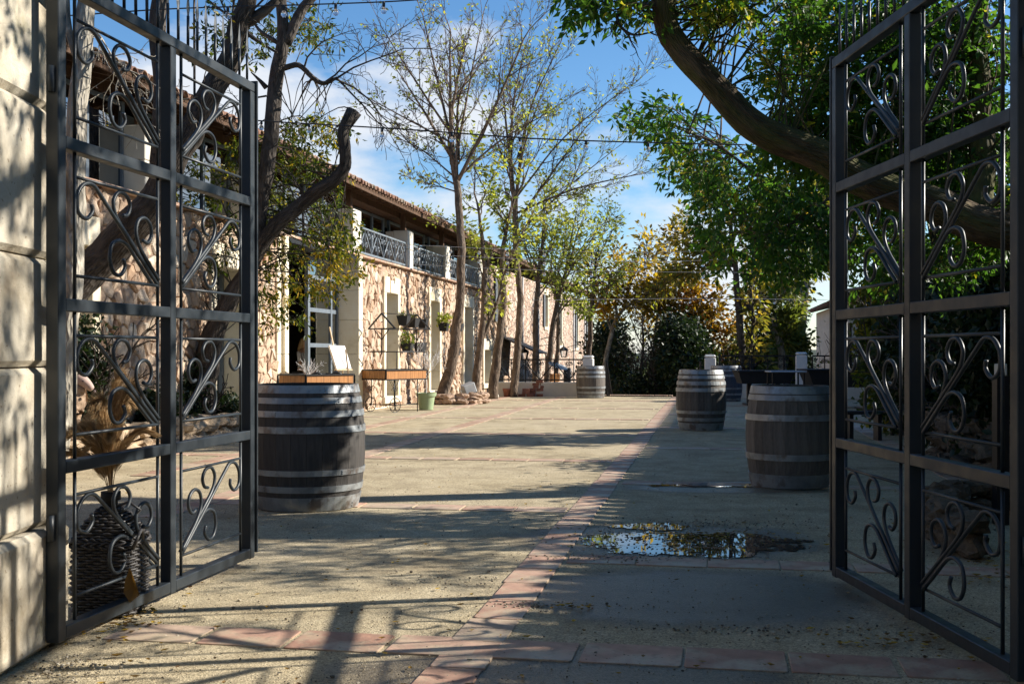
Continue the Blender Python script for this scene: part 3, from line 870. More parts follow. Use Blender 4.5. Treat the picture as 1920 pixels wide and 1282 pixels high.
# rubble stones: every stone has its own outline and thickness
def clip(poly, a, b, c):          # keep a*x+b*y<=c
    o = []
    for i in range(len(poly)):
        p, q = poly[i], poly[(i + 1) % len(poly)]
        dp, dq = a * p[0] + b * p[1] - c, a * q[0] + b * q[1] - c
        if dp <= 0: o.append(p)
        if dp * dq < 0:
            t = dp / (dp - dq); o.append((p[0] + (q[0] - p[0]) * t, p[1] + (q[1] - p[1]) * t))
    return o
def voronoi_stones(u0, u1, v0, v1, cu, cv, keep):
    nu, nv = int((u1 - u0) / cu), int((v1 - v0) / cv)
    g = {}
    for i in range(-2, nu + 3):
        for j in range(-2, nv + 3):
            if random.random() < 0.20: continue
            k = 0.5 if j % 2 else 0.0
            g[i, j] = (u0 + (i + 0.5 + k + random.uniform(-0.44, 0.44)) * cu, v0 + (j + 0.5 + random.uniform(-0.42, 0.42)) * cv)
    for i in range(-1, nu + 1):
        for j in range(-1, nv + 1):
            if (i, j) not in g: continue
            x, y = g[i, j]
            if not keep(x, y): continue
            poly = [(x - cu * 1.3, y - cv * 1.3), (x + cu * 1.3, y - cv * 1.3), (x + cu * 1.3, y + cv * 1.3), (x - cu * 1.3, y + cv * 1.3)]
            for di in (-2, -1, 0, 1, 2):
                for dj in (-2, -1, 0, 1, 2):
                    if (di or dj) and (i + di, j + dj) in g:
                        X, Y = g[i + di, j + dj]
                        a, b = X - x, Y - y
                        poly = clip(poly, a, b, (X * X + Y * Y - x * x - y * y) / 2 - 0.010 * math.hypot(a, b))
                        if len(poly) < 3: break
                if len(poly) < 3: break
            if len(poly) >= 3: yield (x, y), poly
def stone_mesh(mb, c, poly, fn, depth, proud):
    proud = proud * 0.75
    # drop very short edges
    pl = [p for k, p in enumerate(poly) if math.dist(p, poly[k - 1]) > 0.018]
    if len(pl) < 3: return False
    n = len(pl)
    h = proud * random.uniform(0.55, 1.25); tu, tv = random.gauss(0, 0.14), random.gauss(0, 0.14)
    def ring(k, z, j): 
        o = []
        for a, b in pl:
            x = c[0] + (a - c[0]) * k; y = c[1] + (b - c[1]) * k
            zz = z + (tu * (x - c[0]) + tv * (y - c[1])) * (1 if z > 0 else 0) + random.uniform(-j, j)
            o.append(fn(x + random.uniform(-j, j) * 0.5, y + random.uniform(-j, j) * 0.5, zz))
        return o
    vs = ring(1.0, -depth, 0) + ring(0.98, h * 0.45, 0.006) + ring(0.80, h, 0.010) + [fn(c[0] + random.gauss(0, 0.02), c[1] + random.gauss(0, 0.02), h * 1.12)]
    fs = []
    for r_ in (0, 1):
        fs += [(r_ * n + i, r_ * n + (i + 1) % n, (r_ + 1) * n + (i + 1) % n, (r_ + 1) * n + i) for i in range(n)]
    fs += [(2 * n + i, 2 * n + (i + 1) % n, 3 * n) for i in range(n)]
    mb.add(vs, fs, None); return True
def near_hole(s, z, m=0.14):
    for h in wins + [door] + fw:
        mm = m + (0.26 if h is door else 0.05)
        if h[0] - mm < s < h[1] + mm and h[2] - 0.14 < z < h[3] + (0.36 if h is not door else 0.1): return True
    return False
cand = []
def keep_st(s, z): return not near_hole(s, z) and (z < LEDGE - 0.1)
for c, poly in voronoi_stones(12.2, 24.0, -0.05, LEDGE - 0.06, 0.235, 0.155, keep_st): cand.append((c, poly))
for c, poly in voronoi_stones(24.0, STONE_END, -0.05, LEDGE - 0.06, 0.25, 0.15, keep_st): cand.append((c, poly))
def vis_key(c):
    p = FP(c[0], 0, c[1]); px = 960 + 2133 * p.x / p.y
    if px < 130 or 531 < px < 664: return 1e3
    return p.y
cand.sort(key=lambda q: vis_key(q[0]))
rest = MB(); cnt = 0
ff = lambda a, b, h: FP(a, h, b)
for c, poly in cand:
    poly = [(a, min(b, LEDGE - 0.05)) for a, b in poly]
    if cnt < 285:
        one = MB()
        if stone_mesh(one, c, poly, ff, 0.03, 0.055):
            oo = FP(c[0], 0, c[1]); o1 = one.build('stone', 'rubble_stone', house, origin=oo); o1.matrix_parent_inverse = Matrix.Translation(-HL); cnt += 1
    else: stone_mesh(rest, c, poly, ff, 0.03, 0.05)
tag(hb(rest, 'rubble_stones', 'rubble_stone'), kind='stuff')

# cream surrounds: jambs, lintel stones and sill
def surround(h, wj=0.20, pr=0.09, lint=0.33, dp=0.36, sill=True, closed=True):
    s0, s1, z0, z1 = h
    sr = MB()
    fbox(sr, s0 - wj, s0, -dp, pr, z0, z1, None, 0.01); fbox(sr, s1, s1 + wj, -dp, pr, z0, z1, None, 0.01)
    if sill: fbox(sr, s0 - wj - 0.02, s1 + wj + 0.02, -dp, pr + 0.03, z0 - 0.17, z0, None, 0.012)
    o = hb(sr, 'window_surround' if sill else 'door_surround', 'limestone')
    k = 3 if s1 - s0 < 3 else 9
    w = (s1 - s0 + 2 * wj) / k
    for i in range(k):
        m1 = MB(); a = s0 - wj + i * w
        up = 0.08 if (i % 2 == 0) else 0.0
        fbox(m1, a + 0.006, a + w - 0.006, -dp, pr + (0.025 if i % 2 else 0.0), z1 + 0.002, z1 + lint + up, None, 0.012)
        m1.build('lintel_stone', 'limestone', o)
    if closed:
        pm = MB(); fbox(pm, s0, s1, -0.42, -0.37, z0, z1)
        fr = MB()
        fbox(fr, s0, s0 + 0.07, -0.37, -0.30, z0, z1); fbox(fr, s1 - 0.07, s1, -0.37, -0.30, z0, z1)
        fbox(fr, s0 + 0.07, s1 - 0.07, -0.37, -0.30, z1 - 0.07, z1); fbox(fr, s0 + 0.07, s1 - 0.07, -0.37, -0.30, z0, z0 + 0.07)
        fbox(fr, s0 + 0.07, s1 - 0.07, -0.365, -0.315, (z0 + z1) / 2 - 0.03, (z0 + z1) / 2 + 0.03)
        f = hb(fr, 'window', 'frame_steel'); pm.build('pane', 'window_glass', f)
    return o
for h in wins: surround(h)
# big doorway
s0, s1, z0, z1 = door
for a, b, pr in ((s0 - 0.42, s0 - 0.22, 0.05), (s0 - 0.20, s0, 0.12), (s1, s1 + 0.30, 0.12), (s1 + 0.32, s1 + 0.42, 0.05)):
    z = 0.0; sr = MB()
    for hgt in (0.75, 0.62, 0.8, 0.7, LEDGE - 0.04 - 2.87):
        fbox(sr, a, b, -0.40 if pr > 0.1 else -0.1, pr, z, z + hgt - 0.004, None, 0.01); z += hgt
    hb(sr, 'door_jamb', 'limestone')
mb = MB(); fbox(mb, s0 - 0.02, s1 + 0.02, -0.50, 0.10, ZD, LEDGE - 0.05)
hb(mb, 'door_beam', 'black_iron')
# tall steel glazing set back in the doorway, one leaf of it standing open
zt = 3.50
g0 = s_at(576, NF - 0.40); g1 = SD1 - 0.0; gm = s_at(619, NF - 0.40)
fr = MB()
for a, w in ((g0, 0.13), (gm, 0.10), (g1 - 0.08, 0.08)):
    fbox(fr, a, a + w, -0.46, -0.38, 0.02, zt)
for z in (0.05, 1.52, 2.30, 3.02, zt - 0.07):
    fbox(fr, g0 + 0.13, gm, -0.455, -0.385, z, z + 0.09); fbox(fr, gm + 0.10, g1 - 0.08, -0.455, -0.385, z, z + 0.09)
gl = hb(fr, 'glazed_screen', 'frame_steel')
for a, b in ((g0 + 0.12, gm + 0.01), (gm + 0.09, g1 - 0.07)):
    for za, zb in ((0.12, 1.53), (1.60, 2.31), (2.38, 3.03), (3.10, zt - 0.05)):
        pn = MB(); fbox(pn, a, b, -0.43, -0.41, za, zb); pn.build('pane', 'window_glass', gl)
# dark room behind
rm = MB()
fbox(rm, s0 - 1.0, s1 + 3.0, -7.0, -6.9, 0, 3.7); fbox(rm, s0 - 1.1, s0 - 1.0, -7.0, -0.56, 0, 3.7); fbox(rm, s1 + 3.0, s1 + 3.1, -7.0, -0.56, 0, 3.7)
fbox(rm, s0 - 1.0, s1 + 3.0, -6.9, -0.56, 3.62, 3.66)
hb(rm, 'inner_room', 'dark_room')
mb = MB(); fbox(mb, s0 - 1.0, s1 + 3.0, -6.9, 0.05, -0.02, 0.015)
hb(mb, 'door_sill', 'limestone')

# ledge, upper floor piers, glazing and balcony railings
mb = MB()
a = S0
while a < SB + 0.3:
    L = random.uniform(0.5, 0.8)
    fbox(mb, a, min(a + L - 0.008, SB + 0.3), -0.6, 0.13, LEDGE - 0.05, LEDGE + random.uniform(-0.004, 0.006), None, 0.008); a += L
hb(mb, 'ledge', 'terracotta')
mb = MB(); fbox(mb, S0, SB + 0.3, -8.0, -0.6, 3.66, 3.70); hb(mb, 'upper_floor', 'old_timber')
ZP = 4.76
piers = [(sw(200) , sw(225)), (sw(265), sw(297)), (sw(460), sw(478)), (sw(658), sw(673)), (sw(761), sw(771)), (sw(832), sw(841)), (sw(896), sw(902))]
piers[0] = (sw(-60), sw(40))
for i, (a, b) in enumerate(piers):
    mb = MB(); z = LEDGE
    for hgt in (0.52, ZP - LEDGE - 0.52):
        fbox(mb, a, b, -0.36, 0.06, z + 0.004, z + hgt - 0.004, None, 0.012); z += hgt
    o = hb(mb, 'pier', 'cream_plaster')
    m1 = MB(); c = (a + b) / 2
    fbox(m1, c - 0.07, c + 0.07, -0.22, -0.08, ZP, 5.30)
    m1.build('roof_post', 'old_timber', o)
    if i >= 3:
        m2 = MB(); fbox(m2, a, b, -0.58, -0.37, LEDGE, ZP - 0.02, None, 0.01); m2.build('pier_return', 'plaster', o)
def glazed_bay(a, b, d, z0, z1, nm):
    fr = MB(); n = max(1, round((b - a) / 1.15)); w = (b - a) / n
    for k in range(n + 1):
        x = a + k * w; fbox(fr, x - 0.04, x + 0.04, d - 0.07, d, z0, z1)
    for z in (z0 + 0.001, z1 - 0.07): 
        for k in range(n): fbox(fr, a + k * w + 0.04, a + (k + 1) * w - 0.04, d - 0.065, d - 0.005, z, z + 0.06)
    f = hb(fr, 'window', 'frame_steel')
    for k in range(n):
        pn = MB(); fbox(pn, a + k * w + 0.035, a + (k + 1) * w - 0.035, d - 0.045, d - 0.03, z0 + 0.05, z1 - 0.05)
        pn.build('pane', 'window_glass', f)
for i in range(len(piers) - 1):
    a, b = piers[i][1], piers[i + 1][0]
    glazed_bay(a + 0.01, b - 0.01, -0.28 if i < 3 else -0.62, LEDGE + 0.01, 5.1, '')
# dark backing behind the glass
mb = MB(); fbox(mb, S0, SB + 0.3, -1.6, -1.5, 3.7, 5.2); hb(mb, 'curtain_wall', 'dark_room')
mb = MB(); fbox(mb, S0, SB + 0.4, -0.75, -0.25, 5.12, 5.36); hb(mb, 'lintel_beam', 'old_timber')

def spiral(cx, cy, r, a0, turns, n=14, shrink=0.55):
    return [(cx + r * (1 - shrink * k / n) * math.cos(a0 + turns * 2 * math.pi * k / n), cy + r * (1 - shrink * k / n) * math.sin(a0 + turns * 2 * math.pi * k / n)) for k in range(n + 1)]
def railing(a, b, zb, zt_, d, parent_hb=True, sp=0.55):
    """steel balcony rail: frame with posts, child: diagonals and small scrolls"""
    fr = MB()
    pt = lambda s, z: FP(s, d, z)
    fr.bar(pt(a, zt_), pt(b, zt_), 0.05, 0.04); fr.bar(pt(a, zb + 0.07), pt(b, zb + 0.07), 0.04, 0.05)
    n = max(2, round((b - a) / sp)); w = (b - a) / n
    for k in range(n + 1): fr.bar(pt(a + k * w, zb), pt(a + k * w, zt_), 0.03)
    o = hb(fr, 'balcony_railing', 'railing_steel')
    sc = MB(True)
    H = zt_ - zb - 0.09
    for k in range(n):
        x = a + k * w; up = k % 2 == 0
        p0 = (x, zb + 0.09) if up else (x + w, zb + 0.09); p1 = (x + w * 0.85, zt_ - 0.12) if up else (x + w * 0.15, zt_ - 0.12)
        sc.bar(pt(*p0), pt(*p1), 0.026)
        for cx, cy, r in ((0.24, 0.72, 0.085), (0.72, 0.33, 0.085), (0.5, 0.86, 0.06)):
            cx = cx if up else 1 - cx
            sc.tube([pt(u, v) for u, v in spiral(x + cx * w, zb + 0.09 + cy * H, r, random.uniform(0, 6), 1.1, 9)], 0.008, 4)
    sc.build('scrollwork', 'railing_steel', o)
for i in range(3, 6): railing(piers[i][1] + 0.01, piers[i + 1][0] - 0.01, LEDGE + 0.01, 4.40, -0.02)

# far wing windows
for h in fw:
    surround(h, 0.16, 0.05, 0.22, 0.25, True, False)
    fr = MB(); fbox(fr, h[0], h[1], -0.30, -0.27, h[2], h[3]); f = hb(fr, 'window', 'window_glass')
    sh = MB(); fbox(sh, h[0] - 0.62, h[0] - 0.17, 0.06, 0.10, h[2], h[3])
    hb(sh, 'shutter', 'shutter_paint')
for h in fw2:
    fr = MB(); fbox(fr, h[0], h[1], -0.35, -0.30, h[2], h[3]); hb(fr, 'window', 'window_glass')
for px in (975, 1005, 1040, 1072, 1093):
    mb = MB(True); c = sw(px); mb.tube([FP(c, 0.12, -2.4), FP(c, 0.12, 4.7)], 0.05, 6); hb(mb, 'drainpipe', 'grey_plastic')

# roof: boards, rafters and clay tiles
ZE, NE = 5.22, 0.40
sl = math.tan(math.radians(15))
mb = MB()
mb.prism([(NE, ZE - 0.02), (NE, ZE + 0.03), (-9.0, ZE + 0.03 + sl * (NE + 9.0)), (-9.0, ZE - 0.02 + sl * (NE + 9.0))], S0 - 0.5, S1 + 0.5, lambda d, z, s: FP(s, d, z))
hb(mb, 'roof', 'eave_timber')
mb = MB(); fbox(mb, S0 - 0.4, S1 + 0.4, NE - 0.045, NE - 0.005, ZE - 0.09, ZE - 0.025); hb(mb, 'fascia_board', 'old_timber')
raf = MB(); raf.prism([(NE - 0.06, ZE - 0.12), (NE - 0.06, ZE - 0.022), (-2.0, ZE - 0.022 + sl * (NE + 1.94)), (-2.0, ZE - 0.13 + sl * (NE + 1.94))], -0.05, 0.05, lambda d, z, s: Vector((d, s, z)))
r0 = raf.build('rafter', 'eave_timber', house)
Rm = Matrix.Rotation(RZ, 4, 'Z')
s = S0; first = True
while s < S1:
    Mx = Matrix.Translation(FP(s, 0, 0) - HL) @ Rm
    if first: r0.matrix_local = Mx; first = False
    else: inst(r0, house, Mx)
    s += 0.62
def clay_tile(r=0.095, L=0.52, thick=0.016, slope=sl, taper=0.86):
    """a half-round clay tile, length along -x and rising"""
    m_ = MB(True); K = 8; vs = []
    for e, (x, rr) in enumerate(((0.0, r), (-L, r * taper))):
        for q in (0, 1):
            for k in range(K + 1):
                a = math.pi * k / K; rad = rr - q * thick
                vs.append((x, math.cos(a) * rad, math.sin(a) * rad - slope * x))
    N = K + 1; fs = []
    for k in range(K):
        fs.append((k, k + 1, 2 * N + k + 1, 2 * N + k)); fs.append((N + k + 1, N + k, 3 * N + k, 3 * N + k + 1))
        fs.append((k + 1, k, N + k, N + k + 1))
    m_.add(vs, fs, 0.5, True); return m_
tile_src = []
for k in range(6):
    m_ = clay_tile(); m_.r = [k / 5.0] * len(m_.v)
    tile_src.append(m_.build('roof_tile', 'roof_clay', house))
used = [False] * 6
def put_tile(parent, Mx):
    k = random.randrange(6)
    if not used[k] and parent is house: tile_src[k].matrix_local = Mx; used[k] = True; return
    inst(tile_src[k], parent, Mx)
s = S0; n_t = 0; lower = MB(True)
far_t = MB(True)
while s < S1:
    jx, jz = random.uniform(-0.02, 0.02), random.uniform(-0.008, 0.008)
    T = FP(s, NE + 0.08 + jx, ZE + 0.03 + jz - sl * 0.05)
    if n_t < 140 and s > 11:
        put_tile(house, Matrix.Translation(T - HL) @ Rm @ Matrix.Rotation(random.gauss(0, 0.03), 4, 'Z')); n_t += 1
        for c_ in (1,):
            T2 = FP(s, NE + 0.08 - 0.42 + jx, ZE + 0.03 + jz + sl * 0.40)
            put_tile(house, Matrix.Translation(T2 - HL) @ Rm)
    else:
        q = clay_tile(); Mx = Matrix.Translation(T) @ Rm
        far_t.add([Mx @ Vector(v) for v in q.v], q.f, None, True)
    # channel tile between
    q = clay_tile(0.085, 0.5, 0.014, sl, 1.1); Mx = Matrix.Translation(FP(s + 0.125, NE + 0.05, ZE + 0.115)) @ Rm @ Matrix.Scale(-1, 4, (0, 0, 1))
    vv = [Vector((x, y, -(z + sl * x) - 0 + (-sl * x))) for x, y, z in q.v]
    Mt = Matrix.Translation(FP(s + 0.125, NE + 0.05, ZE + 0.115)) @ Rm
    lower.add([Mt @ v for v in vv], [tuple(reversed(f)) for f in q.f], None, True)
    s += 0.25
tag(hb(lower, 'channel_tiles', 'roof_clay'), kind='stuff'); tag(hb(far_t, 'far_roof_tiles', 'roof_clay'), kind='stuff')
for k in range(6):
    if not used[k]: tile_src[k].matrix_local = Matrix.Translation(FP(8 + k, NE, ZE + 0.3) - HL) @ Rm
# upper slope of the roof as ribbed clay
mb = MB(True); K = int((S1 - S0) / 0.125); vs = []
for k in range(K):
    s = S0 + k * 0.125; dz = 0.05 if k % 2 == 0 else -0.02
    for d in (NE - 0.6, -9.0): vs.append(FP(s, d, ZE + 0.07 + dz + sl * (NE - d)))
mb.add(vs, [(2 * k, 2 * k + 2, 2 * k + 3, 2 * k + 1) for k in range(K - 1)], 0.4, True)
hb(mb, 'roof_slope', 'roof_clay')

# ================================================================ RIGHT-HAND SHADED HOUSE
NR, ZR = 5.95, 3.66
shed = tag(empty('low_house', W(25, NR + 3, 0)), 'low shaded house with pale plaster wall and brown tiled eave across the yard', 'house')
SL_ = Vector(shed.location)
def rb(mb, name, material, parent=None):
    o = mb.build(name, material, parent or shed)
    if parent is None: o.matrix_parent_inverse = Matrix.Translation(-SL_)
    return o
def rbox(mb, s0, s1, d0, d1, z0, z1, rnd=None, bev=0.0):
    mb.box((NR + d0, s0, z0), (NR + d1, s1, z1), Rm, rnd, bev)
RS0, RS1 = -9.0, 68.0
mb = MB(); rbox(mb, RS0, 44, 0, 0.5, -2.6, ZR - 0.05); rb(mb, 'stone_wall', 'far_rubble')
mb = MB(); rbox(mb, 44.003, RS1, 0, 0.5, -2.6, ZR + 0.02); rbox(mb, RS1 - 0.5, RS1 - 0.003, 0.503, 8, -2.6, ZR); rb(mb, 'wall', 'plaster')
for s_ in (47.5, 51, 54.5, 58.5):
    mb = MB(); rbox(mb, s_, s_ + 0.75, -0.08, -0.005, -0.3, 2.7); rb(mb, 'shutter', 'old_timber')
mb = MB()
slr = math.tan(math.radians(14))
mb.prism([(-0.50, ZR), (-0.50, ZR + 0.05), (8.5, ZR + 0.05 + slr * 9), (8.5, ZR + slr * 9)], RS0, RS1 + 0.4, lambda d, z, s: W(s, NR + d, z))
rb(mb, 'roof', 'eave_timber')
src = None
s = RS0 + 0.2
m_ = clay_tile(0.10, 0.55, 0.018, slr); m_.r = [0.3] * len(m_.v)
Rt = Matrix.Rotation(RZ + math.pi, 4, 'Z')
rt0 = m_.build('roof_tile', 'roof_clay', shed)
fst = True; far_r = MB(True)
while s < RS1:
    T = W(s, NR - 0.50 - 0.11 + random.uniform(-0.015, 0.015), ZR + 0.06)
    Mx = Matrix.Translation(T - SL_) @ Rt
    if s < 34:
        if fst: rt0.matrix_local = Mx; fst = False
        else: inst(rt0, shed, Mx)
    else:
        far_r.add([Matrix.Translation(T) @ Rt @ Vector(v) for v in m_.v], m_.f, None, True)
    s += 0.265
tag(rb(far_r, 'far_roof_tiles', 'roof_clay'), kind='stuff')

# ================================================================ ENTRANCE PIERS AND THE OPEN GATE
def pier_blocks(name, label, x0, x1, y0, y1, courses, cat='gate pier', top=4.4):
    e = tag(empty(name, ((x0 + x1) / 2, (y0 + y1) / 2, 0)), label, cat)
    L = Vector(e.location)
    core = MB(); core.box((x0 + 0.05, y0 + 0.05, -0.03), (x1 - 0.05, y1 - 0.05, top - 0.02))
    o = core.build('core', 'pier_stone', e); o.matrix_parent_inverse = Matrix.Translation(-L)
    for i, (a, b) in enumerate(zip(courses, courses[1:])):
        ex = 0.045 if i == 0 else random.uniform(-0.008, 0.008)
        split = [y0, y1] if i % 2 == 0 else [y0, (y0 + y1) / 2 - 0.3, y1]
        for c, d in zip(split, split[1:]):
            bm = MB(); bm.box((x0 - ex, c - (ex if c == y0 else 0) + (0.002 if c != y0 else 0), a + 0.004), (x1 + ex, d + (ex if d == y1 else 0) - (0.002 if d != y1 else 0), b - 0.004), None, None, 0.028)
            # chips and unevenness
            q = []
            for v in bm.v:
                v = Vector(v); k = mnoise.noise(v * 3.1) * 0.010 + mnoise.noise(v * 9.0) * 0.004
                q.append(tuple(v + Vector((k, k * 0.6, k * 0.4))))
            bm.v = q
            o = bm.build('stone_block', 'pier_stone', e); o.matrix_parent_inverse = Matrix.Translation(-L)
    return e
pier_blocks('gate_pier', 'pale limestone gate pier of big chamfered blocks behind the sunlit gate leaf', -3.2, -2.235, 3.0, 5.60, [0.0, 0.57, 1.33, 1.85, 2.57, 3.3, 4.05, 4.8])
pier_blocks('gate_pier', 'limestone gate pier at the edge of the view beside the darker gate leaf', 2.30, 3.3, 2.2, 4.45, [0.0, 0.57, 1.33, 1.85, 2.57, 3.3, 4.05, 4.8])
mb = MB(); mb.box((3.35, 3.6, -0.05), (7.2, 4.0, 3.4)); tag(mb.build('yard_wall', 'far_rubble'), 'rubble stone wall closing the yard beside the gate pier', 'wall')
mb = MB(); mb.box((-9.5, 3.8, -0.05), (-3.25, 4.2, 3.4)); tag(mb.build('yard_wall', 'far_rubble'), 'rubble stone wall running from the pale gate pier to the house', 'wall')

def gate_leaf(name, label, A, B, ztop=3.17):
    """A: hinge end on the ground, B: free end"""
    A = Vector(A); B = Vector(B); L = (B - A).length; dx = (B - A).normalized()
    e = tag(empty(name, A), label, 'gate', 'two leaves of the wrought iron gate')
    nrm = Vector((-dx.y, dx.x, 0))
    pt = lambda u, z, w=0.0: Vector((dx.x * u + nrm.x * w, dx.y * u + nrm.y * w, z))
    rails = [0.055, 0.835, 1.605, 2.375, ztop - 0.03]
    PW = 0.066
    def abox(mb, u0, u1, w0, w1, z0, z1, bev=0.004):
        R = Matrix.Rotation(math.atan2(dx.y, dx.x), 4, 'Z'); mb.box((u0, w0, z0), (u1, w1, z1), R, None, bev)
    for u in (0.0, L / 2 - PW / 2, L - PW):
        m1 = MB(); abox(m1, u, u + PW, -PW / 2, PW / 2, 0.02, ztop - 0.061); m1.build('upright', 'gate_steel', e)
    m1 = MB(); abox(m1, L + 0.012, L + 0.03, -PW / 2 - 0.012, PW / 2 + 0.004, 0.05, ztop + 0.02, 0.002)
    for z in (0.4, 1.2, 2.0, 2.8): abox(m1, L + 0.001, L + 0.013, -0.02, 0.02, z, z + 0.05, 0)
    m1.build('meeting_strip', 'gate_steel', e)
    m1 = MB(); abox(m1, 0, L, -PW / 2, PW / 2, ztop - 0.06, ztop); m1.build('rail', 'gate_steel', e)
    for z in rails[:-1]:
        for u0, u1 in ((PW + 0.0005, L / 2 - PW / 2 - 0.0005), (L / 2 + PW / 2 + 0.0005, L - PW - 0.0005)):
            m1 = MB(); abox(m1, u0, u1, -PW / 2 + 0.001, PW / 2 - 0.001, z - 0.028, z + 0.032); m1.build('rail', 'gate_steel', e)
    # spear heads along the top
    ns = 19
    sp = MB(True)
    sp.tube([(0, 0, 0), (0, 0, 0.19)], 0.009, 8, True, 0.5)
    sp.add([(0, -0.010, 0.185), (0.004, 0, 0.185), (0, 0.010, 0.185), (-0.004, 0, 0.185), (0, -0.023, 0.235), (0.005, 0, 0.24), (0, 0.023, 0.235), (-0.005, 0, 0.24), (0, 0, 0.36)],
           [(0, 1, 5, 4), (1, 2, 6, 5), (2, 3, 7, 6), (3, 0, 4, 7), (4, 5, 8), (5, 6, 8), (6, 7, 8), (7, 4, 8)], 0.5, False)
    rot = Matrix.Rotation(math.atan2(dx.y, dx.x) + math.pi / 2, 4, 'Z')
    s0_ = sp.build('spear', 'gate_steel', e)
    for k in range(ns):
        u = 0.05 + (L - 0.1) * k / (ns - 1)
        Mx = Matrix.Translation(pt(u, ztop - 0.001)) @ rot @ Matrix.Rotation(random.gauss(0, 0.015), 4, 'X')
        if k == 0: s0_.matrix_local = Mx
        else: inst(s0_, e, Mx)
    # round bars and scrolls in the eight panels
    R_ = 0.0095
    for col in (0, 1):
        ua, ub = (0.19, L / 2 - 0.125) if col == 0 else (L / 2 + 0.155, L - 0.155)
        for r in range(4):
            z0, z1 = rails[r] + 0.032, rails[r + 1] - 0.028
            for u in (ua, ub):
                m1 = MB(True); m1.tube([pt(u, z0), pt(u, z1)], R_, 8, True, 0.5); m1.build('bar', 'gate_steel', e)
            za, zb = z0 + 0.115, z1 - 0.115
            for z in (za, zb):
                m1 = MB(True); m1.tube([pt(ua, z), pt(ub, z)], R_ * 0.9, 8, True, 0.5); m1.build('bar', 'gate_steel', e)
            w = ub - ua; h = zb - za
            # scroll drawn with u running from the outer side (0) to the middle of the leaf (1)
            fu = (lambda x: ua + x * w) if col == 0 else (lambda x: ub - x * w)
            def scroll(path, rr=R_ * 1.08, off=0.0):
                m1 = MB(True); p = bez([(fu(a), b * h + za, 0) for a, b in path], 5)
                m1.tube([pt(q.x, q.y, off) for q in p], rr, 8, True, 0.5); m1.build('scroll', 'gate_steel', e)
            scroll([(0.99, 0.02), (0.62, 0.47), (0.30, 0.86), (0.20, 0.965), (0.10, 0.95), (0.03, 0.83), (0.035, 0.66), (0.12, 0.60), (0.19, 0.68), (0.185, 0.76)])
            scroll([(1.0, 0.05), (0.80, 0.29), (0.60, 0.53), (0.50, 0.66), (0.455, 0.76), (0.45, 0.87), (0.51, 0.965), (0.60, 0.95), (0.65, 0.85), (0.62, 0.745), (0.56, 0.72)], off=0.006)
            scroll([(1.0, 0.07), (0.88, 0.22), (0.79, 0.34), (0.725, 0.46), (0.70, 0.58), (0.73, 0.70), (0.81, 0.745), (0.885, 0.68), (0.90, 0.56), (0.85, 0.47), (0.79, 0.49)], off=-0.006)
            scroll([(0.965, 0.0), (0.82, 0.175), (0.68, 0.35), (0.60, 0.425), (0.52, 0.44), (0.44, 0.38), (0.415, 0.22), (0.46, 0.09), (0.54, 0.07), (0.60, 0.16), (0.58, 0.25)], off=0.012)
    # hinges
    for z in (0.5, 2.6):
        m1 = MB(True); m1.tube([pt(-0.012, z), pt(-0.012, z + 0.12)], 0.018, 8, True); m1.build('hinge', 'gate_steel', e)
    return e
gate_leaf('gate_leaf', 'sunlit slate grey wrought iron gate leaf standing open against the pale pier', (-2.155, 5.33, 0.02), (-1.745, 7.58, 0.02))
gate_leaf('gate_leaf', 'shaded wrought iron gate leaf open on the dark side of the yard', (2.12, 4.70, 0.02), (1.985, 6.95, 0.02))

